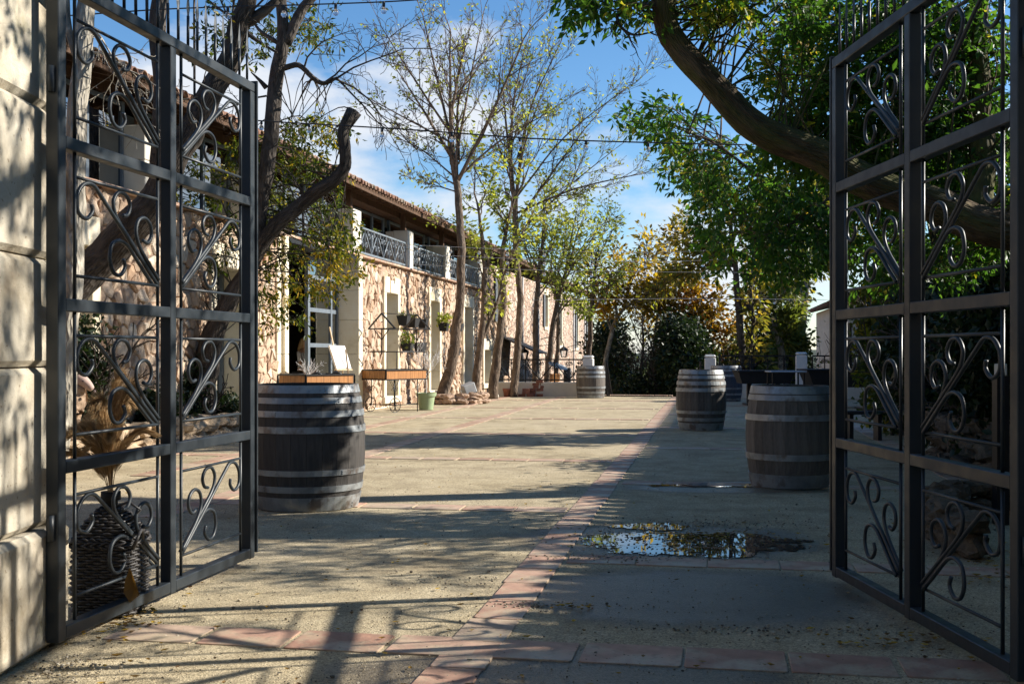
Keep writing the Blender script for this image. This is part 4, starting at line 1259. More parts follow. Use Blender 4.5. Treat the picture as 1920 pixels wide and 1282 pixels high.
# ================================================================ BARRELS
def barrel(name, label, cx, cy, H, RB, RR, hoops, wood, lid=0.05, hoopw=0.055, rz=0.0, open_top=False):
    e = tag(empty(name, (cx, cy, 0), rz), label, 'barrel', 'old wine barrels standing in the yard')
    ns = 24
    def rad(z):
        t = 2 * z / H - 1
        return RR + (RB - RR) * (1 - abs(t) ** 2.1)
    st = []
    for var in range(4):
        mb = MB(False); nz = 12; vs = []; g = random.uniform(0.0008, 0.0020)
        for i in range(nz + 1):
            z = H * i / nz; r = rad(z) - 0.008; hw = math.pi / ns * (1 - g * 12)
            for a in (-hw, 0, hw):
                rr = r * (1.0 if a == 0 else 1 / math.cos(hw) * 0.997)
                vs.append((rr * math.cos(a), rr * math.sin(a), z))
            for a in (hw, -hw): vs.append(((r - 0.028) * math.cos(a), (r - 0.028) * math.sin(a), z))
        fs = []
        for i in range(nz):
            for k in range(5):
                a = i * 5 + k; b = i * 5 + (k + 1) % 5
                fs.append((a, b, b + 5, a + 5))
        fs.append((4, 3, 2, 1, 0)); fs.append(tuple(nz * 5 + k for k in range(5)))
        mb.add(vs, fs, [0.1, 0.45, 0.7, 1.0][var], False)
        st.append(mb)
    first = [None] * 4
    for k in range(ns):
        v = random.randrange(4); Mx = Matrix.Rotation(2 * math.pi * k / ns, 4, 'Z')
        if first[v] is None:
            o = st[v].build('stave', wood, e); o.matrix_local = Mx; first[v] = o
        else: inst(first[v], e, Mx)
    for i, f in enumerate(hoops):
        w = hoopw * (1.25 if i in (0, len(hoops) - 1) else random.uniform(0.9, 1.1))
        z0 = min(max(f * H - w / 2, 0.003), H - w - 0.002); mb = MB(True)
        t = 0.004
        mb.lathe([(rad(z0) - 0.012, z0), (rad(z0) + t, z0), (rad(z0 + w) + t, z0 + w), (rad(z0 + w) - 0.012, z0 + w), (rad(z0) - 0.012, z0)], None, 48, None, False, True)
        o = mb.build('hoop', 'hoop_steel', e)
        mb = MB(True); a = random.uniform(3.6, 5.8)
        for dz in (0.3, 0.7):
            r = rad(z0 + w * dz) + t
            mb.rock((r * math.cos(a), r * math.sin(a), z0 + w * dz), 0.008, 0.008, 0.008, 0, 0.5, 6, 4, 0)
        mb.build('rivet', 'hoop_steel', o)
    # head boards sunk below the rim
    nb = 6; rr = rad(H) - 0.03
    for k in range(nb):
        x0 = -rr + 2 * rr * k / nb + 0.002; x1 = -rr + 2 * rr * (k + 1) / nb - 0.002
        pts = []
        for j in range(7):
            x = x0 + (x1 - x0) * j / 6; pts.append((x, math.sqrt(max(rr * rr - x * x, 0))))
        poly = [(x, -y) for x, y in pts] + [(x, y) for x, y in reversed(pts)]
        poly = [p for i, p in enumerate(poly) if math.dist(p, poly[i - 1]) > 1e-4]
        mb = MB(); mb.prism(poly, H - lid - 0.02, H - lid, lambda a, b, z: Vector((a, b, z))); mb.build('head_board', wood, e)
    return e
barrel('wine_barrel', 'big dark stained barrel with pale steel hoops behind the sunlit gate leaf', P(574, 0, 10.4).x, 10.45, 1.115, 0.535, 0.462, [0.965, 0.875, 0.77, 0.645, 0.305, 0.175, 0.085, 0.02], 'dark_oak', rz=0.3)
barrel('wine_barrel', 'brown grey barrel with six broad hoops in the shade beside the dark gate leaf', P(1480.5, 0, 12.05).x, 12.05, 1.055, 0.465, 0.395, [0.96, 0.885, 0.69, 0.305, 0.105, 0.02], 'grey_oak', rz=1.1, hoopw=0.062)
barrel('wine_barrel', 'half sunlit grey barrel on the shade line with a shadow across its lower side', P(1314.5, 0, 20.8).x, 20.8, 1.09, 0.462, 0.385, [0.965, 0.88, 0.78, 0.67, 0.30, 0.18, 0.095, 0.02], 'grey_oak', rz=2.2, hoopw=0.06)
barrel('wine_barrel', 'sunlit barrel with bright hoops in front of the white pillar of the railing', P(1107.5, 0, 35.4).x, 35.4, 0.99, 0.46, 0.41, [0.96, 0.80, 0.67, 0.33, 0.17, 0.05], 'grey_oak', rz=0.7, hoopw=0.07)
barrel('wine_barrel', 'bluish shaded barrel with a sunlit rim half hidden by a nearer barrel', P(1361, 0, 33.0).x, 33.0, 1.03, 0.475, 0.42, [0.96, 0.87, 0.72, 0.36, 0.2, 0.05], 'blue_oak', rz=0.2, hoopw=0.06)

# ================================================================ IRON MARKET CARTS WITH SLATTED TRAYS
def cart(name, label, corner, phi, Ls, Ws, z0, z1, canopy=True, extras=None):
    """corner: nearest corner on the ground, long side heads off at phi"""
    e = tag(empty(name, corner, 0), label, 'market cart')
    u = Vector((math.cos(phi), math.sin(phi), 0)); v = Vector((-math.sin(phi), math.cos(phi), 0))
    pt = lambda a, b, z: u * a + v * b + Vector((0, 0, z))
    # tray boards
    def boards(p0, p1, n):
        p0 = Vector(p0); p1 = Vector(p1); d = (p1 - p0) / n
        for k in range(n):
            m1 = MB(); a = p0 + d * (k + 0.02); b = p0 + d * (k + 0.98)
            m1.bar(a + Vector((0, 0, (z0 + z1) / 2)), b + Vector((0, 0, (z0 + z1) / 2)), 0.018, (z1 - z0) * 0.86); m1.build('board', 'orange_wood', e)
    boards(pt(0.02, 0, 0), pt(Ls - 0.02, 0, 0), 10); boards(pt(0, 0.02, 0), pt(0, Ws - 0.02, 0), 6)
    boards(pt(Ls, 0.02, 0), pt(Ls, Ws - 0.02, 0), 5); boards(pt(0.02, Ws, 0), pt(Ls - 0.02, Ws, 0), 9)
    fr = MB()
    for z in (z0, z1):
        c = [pt(-0.012, -0.012, z), pt(Ls + 0.012, -0.012, z), pt(Ls + 0.012, Ws + 0.012, z), pt(-0.012, Ws + 0.012, z)]
        for i in range(4): fr.bar(c[i], c[(i + 1) % 4], 0.028)
    for a, b in ((0, 0), (Ls, 0), (Ls, Ws), (0, Ws)):
        a2 = a + (0.012 if a else -0.012); b2 = b + (0.012 if b else -0.012)
        fr.bar(pt(a2, b2, z0 + 0.0145), pt(a2, b2, z1 - 0.0145), 0.03)
    fr.build('tray_frame', 'black_iron', e)
    fl = MB(); fl.prism([(0.02, 0.02), (Ls - 0.02, 0.02), (Ls - 0.02, Ws - 0.02), (0.02, Ws - 0.02)], z0 + 0.03, z0 + 0.06, lambda a, b, z: pt(a, b, z)); fl.build('tray_bottom', 'old_timber', e)
    # spoked wheels
    wr = 0.17
    def wheel(a, b):
        m1 = MB(True); c = pt(a, b, wr)
        m1.tube([c + u * (wr * math.cos(t)) + Vector((0, 0, wr * math.sin(t))) for t in np.linspace(0, 2 * math.pi, 25)], 0.010, 6, False)
        o = m1.build('wheel', 'black_iron', e)
        s1 = MB(True)
        for k in range(10):
            t = math.pi * 2 * k / 10; s1.tube([c, c + u * (wr * math.cos(t)) + Vector((0, 0, wr * math.sin(t)))], 0.005, 4)
        s1.tube([c - v * 0.03, c + v * 0.03], 0.022, 8); s1.build('spokes', 'black_iron', o)
    wheel(Ls * 0.24, 0.03); wheel(Ls * 0.24 - 0.05, Ws - 0.03)
    ax = MB(True); ax.tube([pt(Ls * 0.24, 0.0, wr), pt(Ls * 0.24 - 0.05, Ws, wr)], 0.012, 6)
    ax.tube([pt(Ls * 0.24, 0.05, wr), pt(Ls * 0.8, 0.05, wr + 0.01)], 0.010, 6); ax.build('axle', 'black_iron', e)
    for a, b, zb in ((Ls * 0.24, 0.06, wr), (Ls * 0.24 - 0.05, Ws - 0.06, wr), (Ls * 0.8, 0.04, 0), (Ls * 0.8, Ws - 0.04, 0)):
        m1 = MB(True); m1.tube([pt(a, b, zb), pt(a, b, z0 - 0.012)], 0.013, 6)
        for sgn in (-1, 1):
            m1.tube([pt(a, b, z0 - 0.22), pt(a + sgn * 0.10, b, z0 - 0.10), pt(a + sgn * 0.15, b, z0 - 0.014)], 0.007, 4)
            m1.tube([pt(a + sgn * (0.05 + x), b, z0 - 0.25 + y) for x, y in spiral(0, 0, 0.045, 0, 1.2, 10)], 0.005, 4)
        m1.build('leg', 'black_iron', e)
    if canopy:
        zr = 1.42
        fr = MB(True)
        for a, b in ((0.06, 0.04), (0.06, Ws * 0.6), (Ls * 0.62, 0.04), (Ls * 0.95, 0.04), (Ls * 0.62, Ws * 0.6)): fr.tube([pt(a, b, z1 + 0.012), pt(a, b, zr)], 0.010, 5)
        fr.bar(pt(-0.04, 0.04, zr), pt(Ls, 0.04, zr), 0.024); fr.bar(pt(-0.04, Ws * 0.6, zr), pt(Ls, Ws * 0.6, zr), 0.024)
        fr.bar(pt(0.0, 0.0, zr + 0.013), pt(0.0, Ws * 0.6, zr + 0.013), 0.02)
        fr.build('upper_rack', 'black_iron', e)
        ends = []
        for a in (0.10, Ls * 0.94):
            m1 = MB(); b = Ws * 0.3
            top = pt(a, b, 2.32); l = pt(a, b - 0.46, 1.96); r = pt(a, b + 0.46, 1.96); m_ = pt(a, b, 1.96)
            hd = lambda q: q
            m1.bar(top, l, 0.03); m1.bar(top, r, 0.03); m1.bar(l, r, 0.03)
            m1.bar(m_, pt(a, b, zr - 0.06), 0.024); m1.bar(pt(a, b, 1.70), pt(a, b - 0.26, 1.95), 0.016); m1.bar(pt(a, b, 1.70), pt(a, b + 0.26, 1.95), 0.016)
            m1.build('gable_frame', 'black_iron', e); ends.append((top, l, r))
        m1 = MB(True)
        for p, q in zip(ends[0], ends[1]): m1.tube([p, q], 0.009, 4)
        m1.build('ridge_wire', 'black_iron', e)
    return e, pt
c1, cpt = cart('market_cart', 'black iron market cart with orange wood tray and gabled wire canopy before the tall window', tuple(P(723.7, 0, 26.4).to_2d()) + (0,), math.radians(49), 1.32, 0.86, 0.77, 0.99)
cart('market_cart', 'orange slatted cart tray carrying white twigs in front of the open doorway', tuple(P(573.5, 0, 19.9).to_2d()) + (0,), math.radians(46), 1.05, 0.82, 0.82, 1.005, False)
base2 = Vector(tuple(P(573.5, 0, 19.9).to_2d()) + (0,))
# two dark hoops in the tray
for i, (px, lab) in enumerate(((594, 'black iron hoop handle standing in the cart tray below the white twigs'), (631, 'black iron hoop handle standing in the cart tray under the easel'))):
    c = P(px, 0, 20.2 + i * 0.5); c.z = 0.90; mb = MB(True)
    mb.tube([c + Vector((0.12 * math.cos(a), 0.06 * math.cos(a), 0.14 * math.sin(a))) for a in np.linspace(0, math.pi, 12)], 0.020, 6)
    mb.tube([c + Vector((-0.12, -0.06, 0.0)), c + Vector((0.12, 0.06, 0.0))], 0.018, 6)
    tag(mb.build('hoop_handle', 'black_iron'), lab, 'iron hoop')

def twigs(name, label, p, H, n, material, cat, spread=0.5, rb_=0.008, lv=2):
    t = Tree(); cfg = dict(lv=lv, n=[4, 3], ang=38, lr=0.55, wand=0.22, up=0.05, rmin=0.0035)
    for k in range(n):
        a = random.uniform(0, 6.28); d = Vector((math.cos(a) * spread, math.sin(a) * spread, 1))
        t.grow(Vector(p), d, H * random.uniform(0.6, 1), rb_, 0, cfg)
    return tag(t.mb.build(name, material), label, cat)
p = P(575, 0, 20.6); p.z = 0.88
twigs('white_twigs', 'bleached white coral like twigs standing in the cart before the doorway', p, 0.34, 9, 'pale_twig', 'dry branches', 0.75, 0.011)

# easel with a painted board
ea = tag(empty('easel', P(636, 0, 22.3).to_2d().to_3d()), 'pale wooden easel leaning back beside the stone door jamb', 'easel')
EY = 22.3; sc_ = EY / 2133
L_ = lambda px, py, dy=0.0: Vector(((px - 960) * (EY + dy) / 2133, EY + dy, EYE - (py - 661) * (EY + dy) / 2133)) - ea.location
for a, b in (((618, 613, .22), (655, 782, 0.05)), ((635, 690, 0), (629, 782, 0)), ((648, 655, .02), (664, 782, .0)), ((640, 660, .35), (648, 775, 0.95))):
    mb = MB(); q0, q1 = L_(*a), L_(*b); q1.z = 0.0; mb.bar(q0, q1, 0.028, 0.02); mb.build('leg', 'pale_wood', ea)
mb = MB(); mb.bar(L_(629, 693, -0.29), L_(659, 693, 0.17), 0.06, 0.025); mb.build('shelf', 'pale_wood', ea)
mb = MB()
q = [L_(630.5, 692, -0.26), L_(657.5, 691.5, 0.16), L_(645, 649, 0.30), L_(616.5, 648, -0.12)]
nn3 = (q[1] - q[0]).cross(q[3] - q[0]).normalized() * 0.02
q = [x + ea.location for x in q]
mb.add([x + nn3 for x in q] + [x - nn3 for x in q], [(0, 1, 2, 3), (7, 6, 5, 4), (0, 4, 5, 1), (1, 5, 6, 2), (2, 6, 7, 3), (3, 7, 4, 0)])
m_, t_, b_, o_ = mat('painted_board')
cc = ramp(t_, noise_n(t_, 4.5, 5, rough=0.6), [(0.50, (0.80, 0.79, 0.77)), (0.60, (0.76, 0.68, 0.58)), (0.70, (0.55, 0.38, 0.24))]); t_.links.new(cc, b_.inputs['Base Color']); b_.inputs['Roughness'].default_value = 0.6
tag(mb.build('painting', 'painted_board'), 'white board with loose ochre daubs resting on the easel', 'painting')

# person inside the doorway: bends to the right, fair hair falling forward
def skin_obj(name, verts, edges, radii, material, parent=None, sub=2, root=0):
    me = bpy.data.meshes.new(name); me.from_pydata([tuple(v) for v in verts], edges, []); me.update()
    o = bpy.data.objects.new(name, me); COL.objects.link(o)
    sk = o.modifiers.new('skin', 'SKIN'); 
    sv = me.skin_vertices
    if not sv:
        bpy.context.view_layer.objects.active = o
        me.skin_vertices.new() if hasattr(me.skin_vertices, 'new') else None
    for i, r in enumerate(radii):
        r = r if hasattr(r, '__len__') else (r, r)
        me.skin_vertices[0].data[i].radius = r
    me.skin_vertices[0].data[root].use_root = True
    if sub: 
        s_ = o.modifiers.new('sub', 'SUBSURF'); s_.levels = sub; s_.render_levels = sub
    me.materials.append(M[material])
    dg = bpy.context.evaluated_depsgraph_get(); ev = o.evaluated_get(dg)
    me2 = bpy.data.meshes.new_from_object(ev); o.modifiers.clear(); o.data = me2; bpy.data.meshes.remove(me)
    me2.polygons.foreach_set('use_smooth', [True] * len(me2.polygons))
    if not me2.materials: me2.materials.append(M[material])
    if parent: o.parent = parent
    return o
PB = P(567, 0, 26.2); PB.z = 0.0
person = tag(empty('person', PB, math.radians(-35)), 'person with long fair hair and white top bending just inside the dark doorway', 'person')
V_ = Vector
body_v = [V_((0, 0, 0.95)), V_((0.03, 0, 1.12)), V_((0.07, 0, 1.32)), V_((0.09, 0, 1.44)), V_((0.12, -0.01, 1.53)), V_((0.15, -0.02, 1.62)), V_((0.15, -0.02, 1.70)),
          V_((0.08, -0.17, 1.42)), V_((0.14, -0.22, 1.17)), V_((0.33, -0.16, 1.04)), V_((0.41, -0.13, 1.02)),
          V_((0.08, 0.17, 1.42)), V_((0.14, 0.22, 1.17)), V_((0.33, 0.17, 1.04)), V_((0.41, 0.14, 1.02)),
          V_((0.0, -0.10, 0.88)), V_((0.03, -0.10, 0.48)), V_((-0.03, -0.10, 0.09)), V_((0.12, -0.11, 0.03)),
          V_((0.0, 0.10, 0.88)), V_((0.04, 0.11, 0.48)), V_((0.01, 0.11, 0.09)), V_((0.15, 0.12, 0.03))]
body_e = [(0, 1), (1, 2), (2, 3), (3, 4), (4, 5), (5, 6), (3, 7), (7, 8), (8, 9), (9, 10), (3, 11), (11, 12), (12, 13), (13, 14), (0, 15), (15, 16), (16, 17), (17, 18), (0, 19), (19, 20), (20, 21), (21, 22)]
body_r = [(0.14, 0.11), (0.115, 0.09), (0.13, 0.10), (0.10, 0.08), 0.05, (0.078, 0.09), (0.07, 0.08), 0.055, 0.040, 0.028, 0.022, 0.055, 0.040, 0.028, 0.022, 0.085, 0.055, 0.038, 0.03, 0.085, 0.055, 0.038, 0.03]
skin_obj('body', body_v, body_e, body_r, 'skin', person)
for sy in (-1, 1):
    for k in range(5):
        a = (k - 2) * 0.35; base = V_((0.42, sy * 0.135, 1.02))
        mbx = MB(True); d = V_((math.cos(a), math.sin(a) * 0.8, -0.3 - 0.1 * k % 0.2)).normalized(); L = (0.055, 0.075, 0.08, 0.075, 0.06)[k]
        mbx.tube([base, base + d * L * 0.5, base + d * L + V_((0, 0, -0.012))], [0.010, 0.009, 0.006], 6); mbx.build('finger', 'skin', person)
top_v = body_v[:4] + [body_v[7], body_v[8], body_v[11], body_v[12]]
skin_obj('top', [v + V_((0, 0, 0.0)) for v in top_v], [(0, 1), (1, 2), (2, 3), (3, 4), (4, 5), (3, 6), (6, 7)], [(0.165, 0.13), (0.135, 0.11), (0.15, 0.12), (0.115, 0.095), 0.068, 0.05, 0.068, 0.05], 'white_cloth', person)
leg_v = [V_((0, 0, 0.97))] + body_v[15:18] + body_v[19:22]
skin_obj('trousers', leg_v, [(0, 1), (1, 2), (2, 3), (0, 4), (4, 5), (5, 6)], [(0.165, 0.13), 0.10, 0.070, 0.060, 0.10, 0.070, 0.060], 'dark_cloth', person)
skin_obj('hair', [V_((0.13, -0.02, 1.72)), V_((0.06, -0.04, 1.66)), V_((0.02, -0.07, 1.52)), V_((0.00, -0.09, 1.38)), V_((0.02, -0.10, 1.27))], [(0, 1), (1, 2), (2, 3), (3, 4)], [(0.085, 0.09), (0.075, 0.095), (0.06, 0.075), (0.05, 0.06), (0.025, 0.03)], 'blonde_hair', person)
for sy in (-1, 1):
    mbx = MB(True); mbx.rock((0.215, -0.02 + sy * 0.03, 1.645), 0.012, 0.012, 0.009, 0, 0.5, 8, 6, 0); mbx.build('eye', 'dark_cloth', person)
mbx = MB(True); mbx.rock((0.235, -0.02, 1.615), 0.018, 0.012, 0.02, 0, 0.5, 8, 6, 0); mbx.build('nose', 'skin', person)
mbx = MB(True); mbx.rock((0.218, -0.02, 1.575), 0.010, 0.025, 0.007, 0, 0.5, 8, 6, 0); mbx.build('mouth', 'brick_red', person)

# ================================================================ POTS, WALL PLANTERS, ROCKS
gp = tag(empty('plant_pot', G(799, 768)), 'large pale green flower pot with a bare shrub in front of the stone wall', 'plant pot')
mb = MB(True); mb.lathe([(0.165, 0), (0.17, 0.005), (0.215, 0.33), (0.245, 0.335), (0.26, 0.42), (0.245, 0.42), (0.225, 0.36), (0.20, 0.36), (0.001, 0.36)], None, 40, 0.5, False); mb.build('pot', 'green_glaze', gp)
mb = MB(True); mb.lathe([(0.001, 0.37), (0.22, 0.365), (0.22, 0.34), (0.001, 0.33)], None, 24, 0.5); mb.build('soil', 'soil', gp)
t = Tree(); cfg = dict(lv=3, n=[5, 3, 2], ang=38, lr=0.6, wand=0.2, up=0.12, rmin=0.003)
t.limb([(0, 0, 0.36), (0.01, 0.0, 0.6), (-0.01, 0.01, 0.85)], 0.016, 0.011, 6)
for k in range(7):
    a = random.uniform(0, 6.28); t.grow(Vector((-0.01, 0.01, 0.78 + 0.02 * k)), Vector((math.cos(a) * 0.7, math.sin(a) * 0.7, 0.8)), random.uniform(0.3, 0.62), 0.008, 0, cfg)
t.mb.build('stem', 'pale_twig', gp)
for i, (px, py, lab) in enumerate(((756, 601, 'first black planter from the cart in the upper row on the wall'), (773, 605, 'middle black planter of the three above the cart canopy'), (790.6, 607, 'black wall planter close beside the second tall window'),
        (763, 651.5, 'black wall planter holding a grey green tuft behind the cart'), (786, 650.6, 'empty black wall planter low between the cart and second window'),
        (831, 613, 'black wall planter with bright green leaves beside the leaning trunk'), (858, 614, 'black wall planter just beyond the leaning trunk, upper one'), (854, 659, 'black wall planter just beyond the leaning trunk, lower one'))):
    s = s_at(px, NF + 0.22); q = W(s, NF + 0.24, 0); z = EYE - (py - 661) / 2133 * q.y
    e = tag(empty('wall_planter', (q.x, q.y, z), RZ + random.gauss(0, 0.06)), lab, 'wall planter', 'black planters hung on the stone wall')
    mb = MB(); h = 0.13
    vs = [(-0.10, -0.12, -h), (0.10, -0.12, -h), (0.10, 0.12, -h), (-0.10, 0.12, -h), (-0.15, -0.19, h), (0.15, -0.19, h), (0.15, 0.19, h), (-0.15, 0.19, h), (-0.13, -0.165, h), (0.13, -0.165, h), (0.13, 0.165, h), (-0.13, 0.165, h), (-0.12, -0.15, h - 0.06), (0.12, -0.15, h - 0.06), (0.12, 0.15, h - 0.06), (-0.12, 0.15, h - 0.06)]
    mb.add(vs, [(3, 2, 1, 0)] + [(a, (a + 1) % 4, 4 + (a + 1) % 4, 4 + a) for a in range(4)] + [(4 + a, 4 + (a + 1) % 4, 8 + (a + 1) % 4, 8 + a) for a in range(4)] + [(8 + a, 8 + (a + 1) % 4, 12 + (a + 1) % 4, 12 + a) for a in range(4)] + [(12, 13, 14, 15)])
    mb.build('pot', 'black_plastic', e)
    mb = MB(); mb.bar((-0.2, 0, h - 0.02), (-0.1, 0, h - 0.02), 0.02); mb.build('bracket', 'black_iron', e)
    if i in (3, 5):
        n = 130 if i == 5 else 90
        C = RNG.normal(size=(n, 3)) * (0.12, 0.16, 0.10) + (0.02, 0, h + 0.08); D = RNG.normal(size=(n, 3)) + (0, 0, 0.3)
        fill_leaves('leaves', C, D, 0.09 + 0.06 * RNG.random(n), 0.3, 'spring_green' if i == 5 else 'olive_green', e)
    elif i in (0, 1):
        n = 24; C = RNG.normal(size=(n, 3)) * (0.05, 0.08, 0.02) + (0, 0, h - 0.02); D = RNG.normal(size=(n, 3)) * 0.5 + (0, 0, 0.9)
        fill_leaves('leaves', C, D, 0.12 + 0.08 * RNG.random(n), 0.1, 'olive_green', e)

def rock_ring(name, label, pts, layers, size, material='field_stone', soil_poly=None, cat='planting bed', stack=0.8):
    e = tag(empty(name, (pts[0][0], pts[0][1], 0)), label, cat)
    O = Vector(e.location); p = [Vector((a, b, 0)) for a, b in pts]
    for l in range(layers):
        acc = 0.0
        for a, b in zip(p, p[1:]):
            L = (b - a).length; d = (b - a).normalized(); x = random.uniform(0, size * 0.4)
            ang = math.atan2(d.y, d.x)
            while x < L:
                w = size * random.uniform(0.7, 1.35); h = size * random.uniform(0.34, 0.5)
                c = a + d * (x + w / 2) - O
                mb = MB(); mb.rock((0, 0, 0), w * 0.56, size * random.uniform(0.38, 0.5), h * 0.62, 0, None, 10, 7, 0.30)
                o = mb.build('stone', material, e); o.location = c + Vector((random.gauss(0, 0.02), random.gauss(0, 0.02), size * 0.28 + l * size * 0.52))
                o.rotation_euler = (random.gauss(0, 0.12), random.gauss(0, 0.10), ang + random.gauss(0, 0.12)); x += w * 0.93
    if soil_poly:
        mb = MB(); vs = [Vector((a, b, size * 0.30 * layers)) - O for a, b in soil_poly]
        c = sum(vs, Vector()) / len(vs) + Vector((0, 0, 0.06))
        mb.add([c] + vs, [(0, 1 + k, 1 + (k + 1) % len(vs)) for k in range(len(vs))], 0.5, True); mb.build('soil', 'soil', e)
    return e
# ring under the leaning tree by the wall
cx, cy = G(858, 753).x, 31.6
ring = [(cx + 0.80 * math.cos(a) - 0.02, cy + 0.85 * math.sin(a)) for a in np.linspace(math.pi * 0.95, math.pi * 2.15, 9)]
rock_ring('rock_ring', 'low ring of stacked pink stones round the foot of the leaning tree', ring, 2, 0.27, soil_poly=ring)
# bed along the near wall
bed = [W(9.5, NF + 0.55, 0).to_2d(), W(12.0, NF + 0.62, 0).to_2d(), W(14.5, NF + 0.50, 0).to_2d(), W(17.0, NF + 0.62, 0).to_2d(), W(19.4, NF + 0.50, 0).to_2d(), W(20.4, NF + 0.30, 0).to_2d(), W(20.8, NF + 0.05, 0).to_2d()]
rock_ring('stone_bed', 'stone edged planting bed along the foot of the house behind the open gate leaf', [tuple(b) for b in bed], 2, 0.40, 'bed_stone', [tuple(b) for b in bed] + [tuple(W(9.5, NF + 0.02, 0).to_2d())])
# bed in the dark corner behind the far gate leaf
rb2 = [(5.6, 10.6), (5.25, 11.4), (5.15, 12.6), (5.35, 14.0), (6.0, 15.0), (7.0, 15.6)]
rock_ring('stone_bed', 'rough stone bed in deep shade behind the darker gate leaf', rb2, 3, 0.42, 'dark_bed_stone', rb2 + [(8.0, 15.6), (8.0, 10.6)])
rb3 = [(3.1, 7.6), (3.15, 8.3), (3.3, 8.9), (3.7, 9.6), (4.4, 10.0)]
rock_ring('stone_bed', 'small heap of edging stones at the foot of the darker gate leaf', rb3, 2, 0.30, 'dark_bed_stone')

mb = MB(); mb.box((-0.17, -0.06, 0), (0.17, 0.22, 0.30), None, None, 0.02)
o = tag(mb.build('floodlight_box', 'grey_plastic'), 'grey plastic box tilted on the ring of stones beside the leaning tree', 'box'); o.location = P(884, 0, 31.4).to_2d().to_3d() + Vector((0, 0, 0.26)); o.rotation_euler = (0.1, math.radians(-22), 0.4)
mb = MB(); mb.rock((0, 0, 0.09), 0.17, 0.14, 0.11, 0, 0.5, 12, 8, 0.1)
o = tag(mb.build('grey_stone', 'plaster'), 'smooth grey boulder at the foot of the second tree from the rock ring', 'stone'); o.location = G(924.5, 747)

# ================================================================ TERRACE WALLS, RAILINGS, PILLARS
YT = lambda x: (36.15 - SA * x) / CA       # far edge of the yard
def low_wall(name, label, xa, xb, h, t=0.35, material='cream_plaster', cat='wall'):
    mb = MB(); a = Vector((xa, YT(xa), 0)); b = Vector((xb, YT(xb), 0)); d = (b - a).normalized(); L = (b - a).length
    R = Matrix.Translation(a) @ Matrix.Rotation(math.atan2(d.y, d.x), 4, 'Z')
    mb.box((0, -t / 2, -2.5), (L, t / 2, h), R, None, 0.015)
    return tag(mb.build(name, material), label, cat)
xl0, xl1 = P(932, 0, 36.8).x, P(1092, 0, 36.6).x
low_wall('terrace_wall', 'cream rendered low wall under the black railing by the tree trunks', xl0, xl1, 0.45)
xr0, xr1 = P(1345, 0, 36.2).x, P(1640, 0, 35.2).x
low_wall('terrace_wall', 'cream low wall in shade under the long railing behind the black tables', xr0, xr1, 0.42)
def pillar(label, px0, px1, ytop, dy=-0.05):
    Y = YT(0) ; x0, x1 = (px0 - 960) / 2133 * 36.2, (px1 - 960) / 2133 * 36.2; Y = YT((x0 + x1) / 2) + dy
    s = Y / 36.2; x0 *= s; x1 *= s; zt_ = EYE - (ytop - 661) / 2133 * Y; w = (x1 - x0)
    e = tag(empty('pillar', ((x0 + x1) / 2, Y, 0), RZ), label, 'pillar')
    mb = MB(); mb.box((-w / 2, -w / 2, -2.5), (w / 2, w / 2, zt_ - 0.10), None, None, 0.02); mb.build('shaft', 'white_trim', e)
    mb = MB(); mb.box((-w / 2 - 0.004, -w / 2 - 0.004, zt_ - 0.097), (w / 2 + 0.004, w / 2 + 0.004, zt_), None, None, 0.045); mb.build('cap', 'white_trim', e)
    return e
pillar('white pillar ending the railing behind the sunlit barrel', 1093, 1113, 666.3)
pillar('white pillar at the start of the railing behind the half sunlit barrel', 1321, 1342, 664.8)
pillar('shaded white pillar standing between the two black tables', 1492, 1512.5, 660)
pillar('slim grey gate post with a pale cap by the long railing near the white wall', 1654, 1662, 655)
def iron_railing(name, label, xa, xb, zb, zt_, n, diag=True):
    e = tag(empty(name, (xa, YT(xa), 0)), label, 'railing')
    O = Vector(e.location); pt = lambda x, z: Vector((x, YT(x), z)) - O
    w = (xb - xa) / n
    fr = MB(); fr.bar(pt(xa, zt_), pt(xb, zt_), 0.05, 0.045); fr.build('top_rail', 'black_iron', e)
    fr = MB(); fr.bar(pt(xa, zb), pt(xb, zb), 0.04, 0.045); fr.build('bottom_rail', 'black_iron', e)
    for k in range(n + 1):
        m1 = MB(); m1.bar(pt(xa + k * w, zb - 0.12), pt(xa + k * w, zt_ - 0.023), 0.045 if k % 2 == 0 else 0.03); m1.build('post', 'black_iron', e)
    for k in range(n):
        x = xa + k * w; m1 = MB(True); H = zt_ - zb
        if diag:
            m1.bar(pt(x + (0.06 if k % 2 == 0 else w - 0.06), zt_ - 0.26 * H), pt(x + (w - 0.02 if k % 2 == 0 else 0.02), zb + 0.03), 0.032)
        for cx_, cz_, r in ((0.16, 0.86, 0.075), (0.14, 0.60, 0.08), (0.72, 0.30, 0.08), (0.30, 0.22, 0.085), (0.86, 0.80, 0.07)):
            cx_ = cx_ if k % 2 == 0 else 1 - cx_
            m1.tube([pt(x + cx_ * w + a, zb + cz_ * H + b) for a, b in spiral(0, 0, r, random.uniform(0, 6), 1.3, 12)], 0.010, 4)
            m1.rock(pt(x + cx_ * w, zb + cz_ * H), 0.022, 0.022, 0.022, 0, 0.5, 6, 4, 0)
        m1.build('scrollwork', 'black_iron', e)
    return e
iron_railing('iron_railing', 'black iron railing with diagonal bars and scrolls in front of the tree trunks', xl0, xl1 + 0.02, 0.53, 1.18, 6)
iron_railing('iron_railing', 'long thin black railing in shade between the two white pillars', P(1342, 0, 36.2).x, P(1492, 0, 35.7).x, 0.55, 1.30, 5, False)
iron_railing('iron_railing', 'black scrolled railing running from the shaded pillar to the white house wall', P(1513, 0, 35.7).x, P(1632, 0, 35.2).x, 0.55, 1.30, 5, False)
